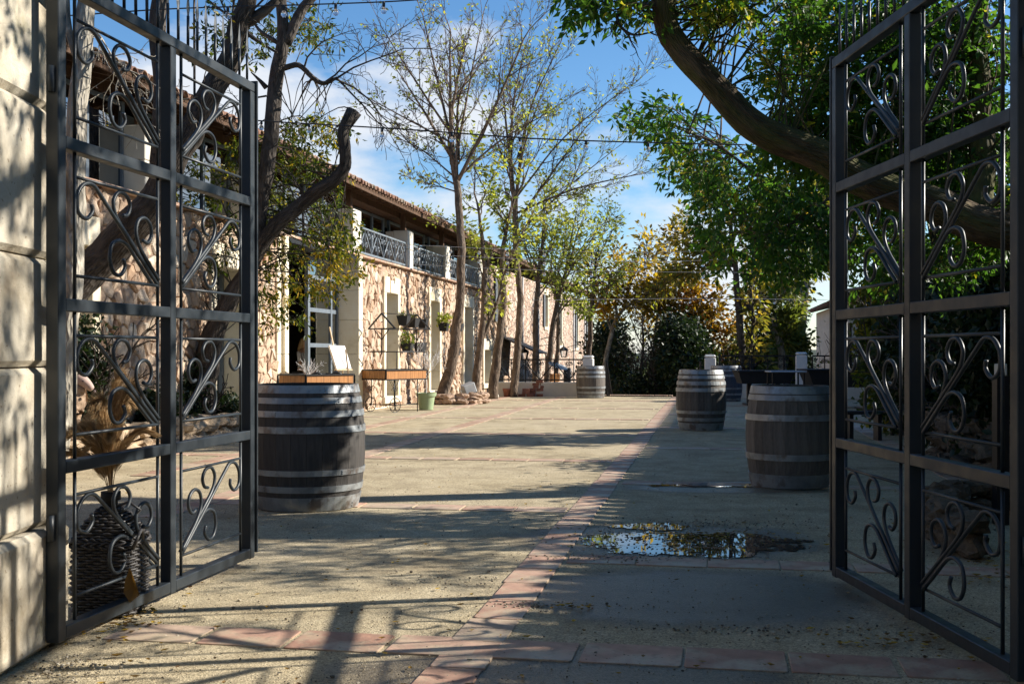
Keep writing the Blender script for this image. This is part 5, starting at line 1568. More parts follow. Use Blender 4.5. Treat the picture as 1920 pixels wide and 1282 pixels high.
# handrails of the stairs going down between the pillars
def handrail(label, px, Y):
    e = tag(empty('stair_railing', (P(px, 0, Y).x, Y, 0)), label, 'handrail')
    u = Vector((SA, CA, 0))
    m1 = MB(); m1.bar(Vector((0, 0, 1.12)), u * 3.0 + Vector((0, 0, -0.7)), 0.05); m1.bar(Vector((0, 0, 0.2)), u * 3.0 + Vector((0, 0, -1.6)), 0.04); m1.build('rail', 'black_iron', e)
    for k in range(11):
        m1 = MB(); m1.bar(u * (0.3 * k) + Vector((0, 0, 0.2 - 0.6 * 0.3 * k)), u * (0.3 * k) + Vector((0, 0, 1.12 - 0.606 * 0.3 * k)), 0.022 if k else 0.06); m1.build('baluster', 'black_iron', e)
    return e
handrail('dark stair handrail dropping away beside the sunlit pillar', 1137, 36.4)
handrail('dark stair handrail dropping away beside the first white pillar of the long railing', 1313, 36.0)

# stacks of bricks and tiles at the foot of the cream wall
def brick_stack(label, px, py, rows, w=0.5, cat='brick stack'):
    g = G(px, py); e = tag(empty('brick_stack', g), label, cat)
    for i, k in enumerate(rows):
        for j in range(k):
            mb = MB(); mb.box((-0.11, -0.055, 0), (0.11, 0.055, 0.085), None, None, 0.006)
            o = mb.build('brick', 'brick_red', e); o.location = ((j - (k - 1) / 2) * 0.235 + random.gauss(0, 0.008), random.gauss(0, 0.02), i * 0.088)
            o.rotation_euler = (0, 0, random.gauss(0, 0.08))
brick_stack('small flat stack of red bricks against the cream wall near the tree trunk', 986, 743.5, [2, 1, 1])
brick_stack('tall crooked stack of red bricks against the cream wall', 1012, 743, [3, 3, 3, 2, 2, 1])
brick_stack('low stack of red bricks against the cream wall near the sunlit barrel', 1037, 743, [2, 2, 2])
for px, lab in ((963, 'terracotta pot tucked between two trunks by the cream wall'),):
    mb = MB(True); mb.lathe([(0.08, 0), (0.12, 0.22), (0.135, 0.22), (0.135, 0.27), (0.11, 0.27), (0.10, 0.2), (0.001, 0.2)], None, 20, 0.3); o = tag(mb.build('terracotta_pot', 'brick_red'), lab, 'flower pot'); o.location = G(950, 744)
# orange crate on the railing foot, and a grey slatted chair behind
mb = MB(); mb.box((-0.14, -0.1, 0), (0.14, 0.1, 0.26), None, None, 0.01); o = tag(mb.build('orange_box', 'orange_wood'), 'little orange wooden box sitting on the cream wall behind the railing', 'box'); o.location = Vector((P(1040, 0, 36.8).x, 36.75, 0.46)); o.rotation_euler = (0, 0, 0.3)
mb = MB(True); mb.lathe([(0.001, -0.03), (0.33, -0.01), (0.36, 0.0), (0.33, 0.02), (0.001, 0.03)], None, 24, 0.5); e = tag(mb.build('round_table_top', 'grey_plastic'), 'round grey table top tipped up behind the railing', 'table top'); e.location = P(1046, 686, 39.5); e.rotation_euler = (0.25, 0.32, 0)
mb = MB(True); mb.box((-0.14, -0.05, -2.5), (0.14, 0.05, 0.72), None, None, 0.03); o = tag(mb.build('dark_post', 'black_iron'), 'dark rounded metal post behind the railing', 'post'); o.location = P(1064, 0, 40).to_2d().to_3d() + Vector((0, 0, 0.15))

# wall lanterns over the lower court
def lantern(label, px, py, Y, sz=0.36):
    c = P(px, py, Y); e = tag(empty('wall_lantern', c, RZ), label, 'lantern', 'black lanterns on the house wall')
    h = sz; w = sz * 0.42
    mb = MB()
    vs = [(-w * .6, -w * .6, -h * .6), (w * .6, -w * .6, -h * .6), (w * .6, w * .6, -h * .6), (-w * .6, w * .6, -h * .6), (-w, -w, h * .25), (w, -w, h * .25), (w, w, h * .25), (-w, w, h * .25)]
    for a, b in ((0, 4), (1, 5), (2, 6), (3, 7), (0, 1), (1, 2), (2, 3), (3, 0), (4, 5), (5, 6), (6, 7), (7, 4)): mb.bar(vs[a], vs[b], 0.03)
    mb.build('cage', 'black_iron', e)
    mb = MB(); k = 0.93; vs2 = [(x * k, y * k, z * 0.98) for x, y, z in vs]; mb.add(vs2, [(0, 1, 5, 4), (1, 2, 6, 5), (2, 3, 7, 6), (3, 0, 4, 7)]); mb.build('glass', 'clear_glass', e)
    mb = MB(True); mb.lathe([(w * 1.5, h * .26), (w * 0.5, h * .62), (w * .35, h * .62), (w * .2, h * .8), (0.001, h * .9)], None, 4, 0.5, False); mb.build('roof', 'black_iron', e)
    n0 = NF - (CA * c.x - SA * c.y)
    mb = MB(True); mb.tube([(n0, 0, h * 1.5), (n0 * 0.5, 0, h * 1.9), (n0 * 0.12, 0, h * 1.7), (0, 0, h * .85)], 0.022, 6); mb.tube([(n0, 0, h * 0.7), (n0 * 0.4, 0, h * 1.0), (n0 * .3, 0, h * 1.75)], 0.018, 6); mb.build('bracket', 'black_iron', e)
lantern('black wall lantern beside the dark awning, close to a leaning trunk', 983, 664, 47.0, 0.36)
lantern('black wall lantern on a curled bracket near the far end of the house', 1057, 660, 55.0, 0.40)
lantern('small far lantern partly behind the white pillar', 1101, 668, 66.0, 0.36)
# dark slatted awning over a doorway in the lower court
aw = tag(empty('awning', W(sw(948), NF, 0)), 'dark tiled little awning on the house wall behind the trunks', 'awning')
mb = MB(); A0 = Vector(aw.location)
for k in range(9):
    d0, d1 = 0.02 + k * 0.17, 0.02 + (k + 1) * 0.17 - 0.015
    mb.prism([(d0, 2.05 - 0.42 * d0), (d1, 2.05 - 0.42 * d1 + 0.015), (d1, 2.0 - 0.42 * d1), (d0, 2.0 - 0.42 * d0)], sw(948) - 1.2, sw(948) + 1.2, lambda d, z, s: FP(s, d, z) - A0)
mb.build('slats', 'black_iron', aw)
mb = MB(True)
for sg in (-1.1, 1.1):
    mb.bar(FP(sw(948) + sg, 1.5, -2.5) - A0, FP(sw(948) + sg, 1.5, 1.40) - A0, 0.06)
    mb.tube([FP(sw(948) + sg, 1.2 + a, 1.0 + b) - A0 for a, b in spiral(0, 0, 0.16, 0, 1.3, 12)], 0.015, 4)
mb.build('posts', 'black_iron', aw)

# ================================================================ DARK TABLES, CONE, BENCH IN THE SHADE
def dark_table(label, pxa, pxb, ytop, ybot, Y, d=0.9):
    xa, xb = P(pxa, 0, Y).x, P(pxb, 0, Y).x; zt_ = P(0, ytop, Y).z; zb = P(0, ybot, Y).z
    e = tag(empty('black_table', ((xa + xb) / 2, Y, 0)), label, 'table'); w = (xb - xa) / 2
    mb = MB(); mb.box((-w, -d / 2, zt_ - 0.05), (w, d / 2, zt_), None, None, 0.01); mb.build('table_top', 'black_plastic', e)
    mb = MB(); vs = [(-w * .84, -d * .40, zb), (w * .84, -d * .40, zb), (w * .84, d * .40, zb), (-w * .84, d * .40, zb), (-w * .97, -d * .47, zt_ - 0.052), (w * .97, -d * .47, zt_ - 0.052), (w * .97, d * .47, zt_ - 0.052), (-w * .97, d * .47, zt_ - 0.052)]
    mb.add(vs, [(3, 2, 1, 0), (4, 5, 6, 7), (0, 1, 5, 4), (1, 2, 6, 5), (2, 3, 7, 6), (3, 0, 4, 7)]); mb.build('tapered_trough', 'black_plastic', e)
    for sx in (-0.5, 0.5):
        mb = MB(); mb.box((w * sx - 0.06, -0.06, 0.05), (w * sx + 0.06, 0.06, zb - 0.002)); mb.box((w * sx - 0.12, -d * .35, 0.0), (w * sx + 0.12, d * .35, 0.048)); mb.build('leg', 'black_iron', e)
    return e
dark_table('long black trough table between the bluish barrel and the shaded pillar', 1378, 1484, 694, 718, 30.5)
dark_table('larger black trough table in front of the scrolled railing', 1503, 1690, 691.5, 725, 29.0, 1.1)
tb = tag(empty('side_table', (P(1473, 0, 28.2).x, 28.2, 0)), 'thin blue topped table before the shaded pillar', 'table')
mb = MB(); mb.box((-0.44, -0.35, EYE - 34 / 2133 * 28.2 - 0.035), (0.44, 0.35, EYE - 34 / 2133 * 28.2), None, None, 0.006); mb.build('table_top', 'table_top', tb)
for a in (-1, 1):
    for c in (-1, 1):
        mb = MB(); mb.bar((a * 0.38, c * 0.28, 0), (a * 0.38, c * 0.28, 0.913), 0.035); mb.build('leg', 'black_iron', tb)
cn = tag(empty('traffic_cone', (P(1531, 0, 31.5).x, 31.5, 0)), 'orange traffic cone half hidden between the black tables', 'traffic cone')
mb = MB(True); mb.lathe([(0.17, 0.03), (0.02, 0.78), (0.001, 0.79)], None, 20, 0.5); mb.build('cone', 'cone_orange', cn)
mb = MB(); mb.box((-0.2, -0.2, 0), (0.2, 0.2, 0.03)); mb.build('base', 'cone_orange', cn)
mb = MB(True); mb.lathe([(0.112, 0.34), (0.076, 0.52)], None, 20, 0.5, True, True); mb.build('white_band', 'white_trim', cn)
be = tag(empty('bench', (P(1622, 0, 18.2).x, 18.2, 0)), 'low dark bench seen through the darker gate leaf', 'bench')
mb = MB(); mb.box((-0.42, -0.18, 0.42), (0.36, 0.18, 0.47), None, None, 0.01); mb.build('seat', 'black_plastic', be)
for a in (-0.25, 0.2):
    mb = MB(); mb.box((a - 0.03, -0.12, 0), (a + 0.03, 0.12, 0.418)); mb.build('leg', 'black_iron', be)
# bollard lamp and uplight in the dark bed
bl = tag(empty('garden_light', (P(1876, 0, 9.3).x, 9.3, 0)), 'dark garden post with a pale square lamp head behind the far gate leaf', 'garden light')
mb = MB(); mb.box((-0.05, -0.05, 0), (0.05, 0.05, 1.21)); mb.build('post', 'black_iron', bl)
mb = MB(); mb.box((-0.038, -0.04, 1.212), (0.038, 0.04, 1.31), None, None, 0.006); mb.build('head', 'cream_plaster', bl)
mb = MB(True); mb.lathe([(0.03, 0), (0.055, 0.18), (0.05, 0.18), (0.03, 0.02)], None, 16, 0.5); o = tag(mb.build('small_pot', 'plaster'), 'small pale pot standing by the shaded stone bed', 'flower pot'); o.location = (P(1837, 0, 11.6).x, 11.6, 0.50 - 0.0); 
mb = MB(True); hp = [(4.35, 9.6, 1.15), (4.25, 9.4, 0.8), (4.27, 9.3, 0.5), (4.4, 9.2, 0.2), (4.5, 9.1, 0.02)]; mb.tube(bez(hp, 5), 0.022, 8); tag(mb.build('hose', 'black_plastic'), 'thick black hose hanging from the garden post', 'hose')
o.location.z = 0.0

# ================================================================ WICKER HAMPER, PAMPAS GRASS, SHEEP
BX, BY = P(203, 0, 6.12).x, 6.16
bk = tag(empty('wicker_basket', (BX, BY, 0), math.radians(-4)), 'dark wicker demijohn basket behind the sunlit gate leaf', 'basket')
def sq_prof(r, k, t):                      # rounded square of half size r
    c, s = math.cos(t), math.sin(t); p = 5.0
    q = (abs(c) ** p + abs(s) ** p) ** (-1 / p)
    return Vector((c * q * r, s * q * r, 0))
def woven(name, z0, z1, rf, nrow, nst=28):
    for i in range(nrow):
        z = z0 + (z1 - z0) * (i + 0.5) / nrow; r = rf((i + 0.5) / nrow); K = nst * 3
        mb = MB(True); pts = []
        for k in range(K + 1):
            t = 2 * math.pi * k / K
            off = 0.0075 * math.cos(math.pi * (k / 3.0) + (math.pi if i % 2 else 0))
            p = sq_prof(r + off, 5, t); pts.append(p + Vector((0, 0, z + random.gauss(0, 0.0012))))
        mb.tube(pts, (z1 - z0) / nrow * 0.56, 5, False); mb.build('strand', 'wicker', bk)
woven('body', 0.01, 0.385, lambda f: 0.158 + 0.008 * math.sin(f * 3.1), 26)
woven('shoulder', 0.405, 0.565, lambda f: 0.155 - 0.108 * f ** 1.5, 11, 20)
mb = MB(True)
for k in range(28):
    t = 2 * math.pi * k / 28
    p = sq_prof(0.156, 5, t); p2 = sq_prof(0.165, 5, t); q = sq_prof(0.045, 5, t)
    mb.tube([p + Vector((0, 0, 0)), p2 + Vector((0, 0, 0.2)), p + Vector((0, 0, 0.40)), q + Vector((0, 0, 0.57))], 0.0045, 5)
mb.build('stakes', 'wicker', bk)
for z, r, a in ((0.392, 0.170, 1), (0.410, 0.162, -1), (0.375, 0.172, -1)):
    mb = MB(True); K = 90
    for ph in (0, math.pi):
        mb.tube([sq_prof(r + 0.007 * math.cos(a * k * 0.9 + ph), 5, 2 * math.pi * k / K) + Vector((0, 0, z + 0.008 * math.sin(a * k * 0.9 + ph))) for k in range(K + 1)], 0.0065, 5, False)
    mb.build('braided_rim', 'wicker', bk)
mb = MB(True); mb.tube([(0.13, -0.05, 0.50), (0.19, -0.06, 0.56), (0.12, -0.05, 0.60), (0.03, -0.03, 0.57)], 0.008, 6); mb.tube(bez([(0.17, -0.12, 0.36), (0.205, -0.14, 0.42), (0.19, -0.05, 0.45), (0.17, 0.02, 0.38)], 4), 0.010, 6); mb.build('handle', 'wicker', bk)
mb = MB(True); mb.lathe([(0.14, 0.02), (0.145, 0.36), (0.04, 0.54), (0.036, 0.60), (0.052, 0.605), (0.052, 0.65), (0.036, 0.65), (0.03, 0.56)], None, 24, 0.5); mb.build('bottle', 'black_plastic', bk)
# a big dry leaf leaning on the basket
mb = MB(); 
vs = [(0, 0, 0), (-0.03, 0.0, 0.05), (-0.02, -0.01, 0.11), (0.0, 0.0, 0.17), (0.035, -0.02, 0.10), (0.05, -0.01, 0.04), (0.015, 0.025, 0.07)]
mb.add(vs, [(0, 6, 1), (1, 6, 2), (2, 6, 3), (3, 6, 4), (4, 6, 5), (5, 6, 0)], 0.22, False)
o = tag(mb.build('dry_leaf', 'fallen_leaf'), 'big curled orange brown leaf leaning on the wicker basket', 'leaf'); o.location = (BX + 0.17, BY - 0.20, 0.09); o.scale = (1.1, 1.1, 1.1)

pg = tag(empty('pampas_grass', (BX, BY, 0.62)), 'bunch of golden dry pampas plumes standing in the neck of the wicker basket', 'dried grass')
C = []; D = []; Ln = []; RR = []
st = MB(True)
for k in range(20):
    a = random.uniform(0, 6.28); lean = random.uniform(0.04, 0.26)
    ex, ey = 0.55 * lean * math.cos(a) - 0.01, lean * 0.9 * math.sin(a)
    H = random.uniform(0.42, 0.74) * (1 - 0.3 * lean / 0.26)
    side = Vector((ex, ey, 0)).normalized() * random.uniform(0.02, 0.10)
    pts = [Vector((0, 0, -0.05)), Vector((ex * 0.25, ey * 0.25, H * 0.38)), Vector((ex * 0.7, ey * 0.7, H * 0.78)), Vector((ex * 1.1, ey * 1.1, H)) + side * 0.5, Vector((ex * 1.3, ey * 1.3, H * 0.94)) + side * 1.4]
    if ex < -0.02: pts = [Vector((p_.x, p_.y, p_.z * 0.72)) for p_ in pts]
    pb = bez(pts, 7); st.tube(pb, 0.0022, 4)
    n = 1500; t = RNG.random(n) * 0.76 + 0.24
    P_ = np.array([tuple(q) for q in pb]); idx = t * (len(P_) - 1); i0 = np.minimum(idx.astype(int), len(P_) - 2); fr = (idx - i0)[:, None]
    base = P_[i0] * (1 - fr) + P_[i0 + 1] * fr; ax = P_[i0 + 1] - P_[i0]; ax /= np.linalg.norm(ax, axis=1, keepdims=True)
    rv = RNG.normal(size=(n, 3)); rv /= np.linalg.norm(rv, axis=1, keepdims=True)
    w = np.sin(np.clip((t - 0.0) / 1.0, 0, 1) * np.pi) ** 0.5
    wind = np.array([side.x, side.y, -0.02]) * 4
    C.append(base + rv * 0.006); D.append(ax * 1.0 + rv * 0.42 * w[:, None] + wind * t[:, None] * 0.6 + np.array([0, 0, -0.10])); Ln.append((0.02 + 0.055 * RNG.random(n)) * (0.4 + 0.9 * w)); RR.append(np.clip(RNG.normal(random.uniform(0.2, 0.8), 0.2, n), 0, 1))
st.build('stems', 'pampas', pg)
fill_leaves('plumes', np.concatenate(C), np.concatenate(D), np.concatenate(Ln), 0.014, 'pampas', pg, 0.02, rnd=np.concatenate(RR))

# the sheep: standing in the bed, its head seen over the plumes
SP = P(150, 0, 12.9); SP.z = 0.40
sh = tag(empty('sheep', SP, 0), 'pale brown sheep whose head looks out above the pampas plumes', 'sheep')
hz = EYE - (714 - 661) / 2133 * 12.9 - SP.z      # height of the head
V_ = Vector
bv = [V_((-0.62, 0.1, 0.46)), V_((-0.42, 0.08, 0.50)), V_((-0.20, 0.04, 0.50)), V_((-0.06, 0.01, 0.50)), V_((-0.02, 0, 0.58)), V_((0.0, 0, hz - 0.04)),
      V_((-0.08, -0.09, 0.30)), V_((-0.07, -0.09, 0.16)), V_((-0.06, -0.09, 0.0)), V_((-0.08, 0.11, 0.30)), V_((-0.07, 0.11, 0.16)), V_((-0.06, 0.11, 0.0)),
      V_((-0.60, 0.0, 0.33)), V_((-0.64, 0.0, 0.19)), V_((-0.60, 0.0, 0.0)), V_((-0.60, 0.2, 0.33)), V_((-0.64, 0.2, 0.19)), V_((-0.60, 0.2, 0.0)), V_((-0.74, 0.12, 0.38))]
be_ = [(0, 1), (1, 2), (2, 3), (3, 4), (4, 5), (3, 6), (6, 7), (7, 8), (3, 9), (9, 10), (10, 11), (0, 12), (12, 13), (13, 14), (0, 15), (15, 16), (16, 17), (0, 18)]
br = [0.17, 0.19, 0.19, 0.15, 0.10, 0.085, 0.06, 0.032, 0.034, 0.06, 0.032, 0.034, 0.075, 0.035, 0.034, 0.075, 0.035, 0.034, 0.03]
o = skin_obj('body', bv, be_, br, 'fleece', sh, 3, 2)
for v in o.data.vertices:
    k = mnoise.noise(v.co * 14) * 0.022 + mnoise.noise(v.co * 30) * 0.012
    if v.co.z > 0.24: v.co += v.normal * k
skin_obj('head', [V_((-0.04, 0, hz)), V_((0.02, -0.01, hz + 0.015)), V_((0.08, -0.02, hz - 0.025)), V_((0.135, -0.03, hz - 0.08)), V_((0.155, -0.033, hz - 0.10))], [(0, 1), (1, 2), (2, 3), (3, 4)], [0.075, (0.078, 0.082), (0.062, 0.064), (0.042, 0.044), (0.032, 0.034)], 'sheep_skin', sh, 3)
mb = MB(True); mb.rock((0.178, -0.036, hz - 0.118), 0.014, 0.022, 0.018, 0, 0.5, 10, 7, 0); mb.build('nose', 'nose_dark', sh)
for sy in (-1, 1):
    mb = MB(True); mb.rock((0.065, -0.015 + sy * 0.062, hz + 0.0), 0.013, 0.007, 0.009, 0, 0.5, 8, 6, 0); mb.build('eye', 'nose_dark', sh)
    mb = MB(True); mb.add([(-0.03, sy * 0.05, hz + 0.03), (-0.06, sy * 0.10, hz + 0.035), (-0.09, sy * 0.15, hz + 0.005), (-0.07, sy * 0.10, hz - 0.005), (-0.045, sy * 0.10, hz + 0.02)], [(0, 1, 4), (1, 2, 4), (2, 3, 4), (3, 0, 4), (0, 3, 2, 1)], 0.5, True); mb.build('ear', 'sheep_skin', sh)

# ================================================================ STRING LIGHTS
def light_string(label, pts, n, bulb=0.035, wire=0.010, pale=False, first=0.1, last=0.95, sag=None):
    p = bez(pts, 12); e = tag(empty('light_string', p[0]), label, 'string light')
    O = p[0].copy(); q = [x - O for x in p]
    mb = MB(True); mb.tube(q, wire / 2, 5); mb.build('cable', 'cable_pale' if pale else 'cable_black', e)
    for k in range(n):
        t = first + (last - first) * (k + 0.5) / n; x = t * (len(q) - 1); i = min(int(x), len(q) - 2); c = q[i].lerp(q[i + 1], x - i)
        mb = MB(True); mb.lathe([(bulb * .35, -bulb * 1.5), (bulb * .45, -bulb * 1.4), (bulb * .45, 0), (bulb * .3, 0.004)], Matrix.Translation(c), 8, 0.5); s_ = mb.build('socket', 'cable_black', e)
        mb = MB(True); mb.lathe([(0.001, -bulb * 3.6), (bulb * .6, -bulb * 3.4), (bulb * .95, -bulb * 2.7), (bulb * .7, -bulb * 1.9), (bulb * .35, -bulb * 1.5)], Matrix.Translation(c), 12, 0.5); mb.build('bulb', 'clear_glass', e)
    return e
light_string('light cable crossing the sky above the house eaves with five hanging bulbs', [P(440, 223, 17), P(520, 229, 17), P(760, 243, 17), P(1000, 260, 17), P(1225, 268, 17), P(1400, 272, 17)], 8, 0.040, 0.022)
light_string('light cable across the top of the view between the two leaning trees', [P(130, 30, 13.5), P(330, 17, 13.5), P(560, 10, 13.5), P(760, 2, 13.5), P(900, -12, 13.5)], 4, 0.04, 0.018, False, 0.3, 0.75)
for lab, y0, ym, y1, Y in (('pale wire with tiny bulbs sagging past the balcony piers, upper one', 455, 463, 452, 30), ('pale wire with tiny bulbs passing over the middle of the balcony railing', 474, 480, 478, 31), ('pale wire with tiny bulbs running low along the wall top to the far trees', 489, 500, 512, 32)):
    light_string(lab, [P(690, y0, Y), P(850, ym, Y), P(1000, ym + 6, Y), P(1250, ym + 10, Y), P(1560, y1, Y)], 9, 0.05, 0.011, True)
light_string('thin pale wire stretched between the far trees above the long railing', [P(1000, 563, 34), P(1280, 560, 34), P(1560, 562, 34)], 3, 0.04, 0.014, True)

# ================================================================ TREES
TC = 'tree'
def new_tree(name, label, base, cat='tree', group=None):
    return tag(empty(name, base), label, cat, group)
def finish(t, e, barkm):
    o = t.mb.build('trunk', barkm, e); o.matrix_parent_inverse = Matrix.Translation(-Vector(e.location)); return o
def fol(t, e, *a, **k):
    o = t.foliage(*a, parent=e, **k)
    if o: o.matrix_parent_inverse = Matrix.Translation(-Vector(e.location))
    return o
def PP(*q): return [P(a, b, y) for a, b, y in q]

# 1. mossy leaning tree, trunk out of frame beside the dark bed, limb arching over the yard
e = new_tree('leaning_ash_tree', 'mossy thick limb arching over the yard with dense green leaves', (5.9, 10.2, 0))
t = Tree(); Y = 9.7
main = [Vector((5.9, 10.3, 0.0)), Vector((5.6, 10.1, 1.0))] + PP((2060, 500, 9.9), (1900, 440, Y), (1790, 398, Y), (1640, 345, Y), (1480, 262, Y), (1390, 205, Y), (1300, 128, Y), (1250, 50, Y), (1225, -40, Y), (1215, -170, Y))
w, r = t.limb(main, 0.26, 0.10, 14, 5, 0.04, [0.26, 0.23, 0.20, 0.175, 0.16, 0.15, 0.14, 0.13, 0.12, 0.11, 0.10, 0.092, 0.08])
w2, r2 = t.limb(PP((1830, 410, 9.7), (1840, 300, 9.9), (1832, 100, 10.2), (1850, -120, 10.4)), 0.13, 0.07, 10, 4)
def spr(px, py, Yb, d, L, c=None, r=0.03): t.grow(P(px, py, Yb), Vector(d), L, r, 0, c)
LM = [w, w2]
t.sprays([(1560, 215, 70, 120, 110), (1500, 250, 60, 80, 90), (1440, 130, 40, 50, 25), (1640, 150, 90, 170, 200), (1740, 130, 120, 160, 260), (1830, 200, 80, 200, 190), (1640, 330, 70, 60, 70), (1750, 300, 80, 70, 110), (1850, 400, 60, 90, 90),
          (1700, 480, 120, 50, 60), (1520, 40, 60, 50, 40)], 9.85, 10.9, 0.30, LM, 0.12)
t.sprays([(1100, 8, 45, 18, 16), (1170, 5, 60, 28, 30), (1290, 0, 60, 25, 26), (1360, 15, 55, 32, 34), (1430, -10, 60, 30, 26)], 9.4, 10.4, 0.26, LM, 0.5)
t.sprays([(1500, -220, 420, 190, 230), (1200, -350, 300, 150, 80)], 8.6, 10.5, 0.30, LM, 0.05)
t.sprays([(2300, -700, 900, 500, 330), (1500, -900, 700, 400, 260), (3100, -500, 700, 500, 160)], 4.5, 8.5, 0.32, LM, 0.0)  # unseen overhead twigs, added to cut sky fill and throw dapples
t.sprays([(2350, 60, 260, 150, 170), (2250, 250, 200, 100, 70)], 8.2, 10.6, 0.32, LM, 0.1)
finish(t, e, 'bark_mossy')
fol(t, e, 'crown', 'ash_green', 0.088, (12, 17), spread=0.05, wid=0.21, droop=0.4)
t = Tree()
# bare curling branch by the limb
p_ = bez(PP((1222, 12, 9.6), (1180, 10, 9.6), (1158, 30, 9.6), (1165, 52, 9.6), (1190, 66, 9.6), (1225, 60, 9.6)), 5)
t.mb.tube(p_, [0.022 - 0.016 * i / len(p_) for i in range(len(p_))], 6); t.spawn(p_, [0.012] * len(p_), 0.5, 1, dict(lv=3, n=[4, 4, 2], ang=45, lr=0.5, wand=0.25, up=0, rmin=0.003), 0.2, 7)
o = t.mb.build('bare_branch', 'bark_dark', e); o.matrix_parent_inverse = Matrix.Translation(-Vector(e.location))

# 2. leafy ash further in behind it, hanging over the yard
e = new_tree('ash_tree', 'dense green ash tree whose leafy boughs hang below the mossy limb', (7.6, 20.4, 0))
t = Tree()
t.limb([Vector((7.6, 20.4, 0)), P(1740, 560, 20.2), P(1690, 400, 19.8), P(1600, 250, 19.4), P(1540, 120, 19.0)], 0.22, 0.09, 10, 5, 0.06)
w3, _ = t.limb(PP((1660, 340, 19.9), (1560, 320, 19.5), (1450, 340, 19.2), (1350, 275, 19.0), (1290, 250, 18.9)), 0.05, 0.012, 7, 4)
w4, _ = t.limb(PP((1600, 330, 19.6), (1520, 400, 19.4), (1440, 440, 19.2), (1400, 450, 19.1)), 0.035, 0.010, 6, 4)
t.sprays([(1225, 205, 45, 20, 16), (1270, 240, 60, 40, 46), (1320, 300, 65, 45, 48), (1380, 330, 100, 55, 95), (1420, 400, 110, 60, 95), (1500, 420, 80, 80, 110), (1560, 350, 70, 110, 90), (1460, 480, 60, 40, 30), (1380, 470, 60, 35, 22), (1640, 420, 70, 100, 110), (1720, 350, 90, 120, 100), (1820, 300, 80, 140, 90), (1690, 150, 160, 150, 140)], 18.2, 20.8, 0.44, [w3, w4], 0.3)
t.sprays([(1650, -160, 320, 120, 170)], 18, 21, 0.44, [w3], 0.1)
finish(t, e, 'bark_brown')
fol(t, e, 'crown', 'ash_green', 0.145, (11, 15), spread=0.08, wid=0.22, droop=0.4)

# 3. bare branches over the gate spears, top right
e = new_tree('bare_tree', 'bare twiggy boughs against the cloud above the darker gate leaf', (7.6, 19.5, 0))
t = Tree()
t.limb([Vector((7.6, 19.5, 0)), P(1760, 400, 19.0), P(1700, 150, 18.5), P(1640, -40, 18)], 0.22, 0.10, 8, 5)
cfg = dict(lv=4, n=[4, 4, 3, 2], ang=38, lr=0.66, wand=0.2, up=0.0, rmin=0.005)
for q in ((1600, 20, 18, (-1, 0, 0.0), 0.95), (1590, 40, 18, (-1, 0.1, -0.25), 0.95), (1590, 30, 18, (-1, -0.1, -0.45), 0.85), (1600, 0, 18, (-0.6, 0, 0.5), 0.8), (1600, 70, 18, (-0.9, 0.3, -0.2), 0.9)): spr(*q, c=cfg, r=0.05)
finish(t, e, 'bark_dark')
fol(t, e, 'crown', 'ash_turning', 0.12, (3, 6), spread=0.15, keep=0.35)

# 4. left tree with the sawn-off limb, in the stone bed
e = new_tree('pruned_tree', 'leaning tree with a sawn off limb in front of the doorway', (G(378, 800).x, 18.6, 0.1))
t = Tree(); Y = 18.4
wA, rA = t.limb([P(380, 812, 18.6)] + PP((378, 755, 18.6), (392, 680, 18.5), (410, 610, 18.4), (440, 545, Y), (470, 500, Y), (505, 440, Y), (560, 390, Y), (600, 352, Y), (640, 322, Y), (648, 290, Y), (650, 250, Y), (662, 208, Y)), 0.26, 0.1, 12, 4, 0.07, [0.30, 0.25, 0.20, 0.165, 0.145, 0.13, 0.125, 0.12, 0.115, 0.10, 0.095, 0.095, 0.10])
t.mb.tube([P(652, 240, Y), P(672, 212, Y)], [0.05, 0.06], 8)
wB, rB = t.limb([P(462, 510, Y)] + PP((480, 430, Y), (495, 350, Y), (505, 270, Y), (515, 190, Y), (525, 110, Y), (530, 70, Y), (527, 0, Y), (520, -90, Y)), 0.15, 0.08, 10, 4, 0.06, [0.14, 0.13, 0.125, 0.125, 0.12, 0.115, 0.10, 0.085, 0.07])
wC, rC = t.limb(PP((535, 80, Y), (556, 40, Y), (580, 5, Y), (640, -60, Y)), 0.10, 0.07, 8, 4)
wD, rD = t.limb(PP((532, 128, Y), (560, 122, Y), (585, 145, Y), (606, 157, Y), (632, 147, Y)), 0.055, 0.022, 7, 4, rad=[0.05, 0.045, 0.042, 0.038, 0.025])
t.limb(PP((500, 165, Y), (486, 150, Y), (470, 135, Y)), 0.05, 0.01, 6, 3); t.limb(PP((520, 80, Y), (490, 60, Y), (474, 40, Y)), 0.04, 0.02, 6, 3)
cb = dict(lv=4, n=[4, 4, 3, 2], ang=45, lr=0.62, wand=0.24, up=-0.04, rmin=0.005)
tb_ = Tree(); tb_.mb = t.mb
for q in ((632, 147, (0.8, 0, 0.6), 1.3), (630, 149, (0.9, 0.1, -0.15), 1.3), (606, 157, (0.7, 0, 0.5), 1.0), (632, 147, (0.6, 0.2, -0.5), 1.3), (570, 128, (0.4, 0, 0.8), 0.7), (500, 180, (-0.8, 0, 0.1), 0.7)): tb_.grow(P(q[0], q[1], Y), Vector(q[2]), q[3], 0.018, 1, cb)
cl = dict(lv=3, n=[4, 4, 3], ang=45, lr=0.6, wand=0.22, up=-0.05, rmin=0.005, midtips=True)
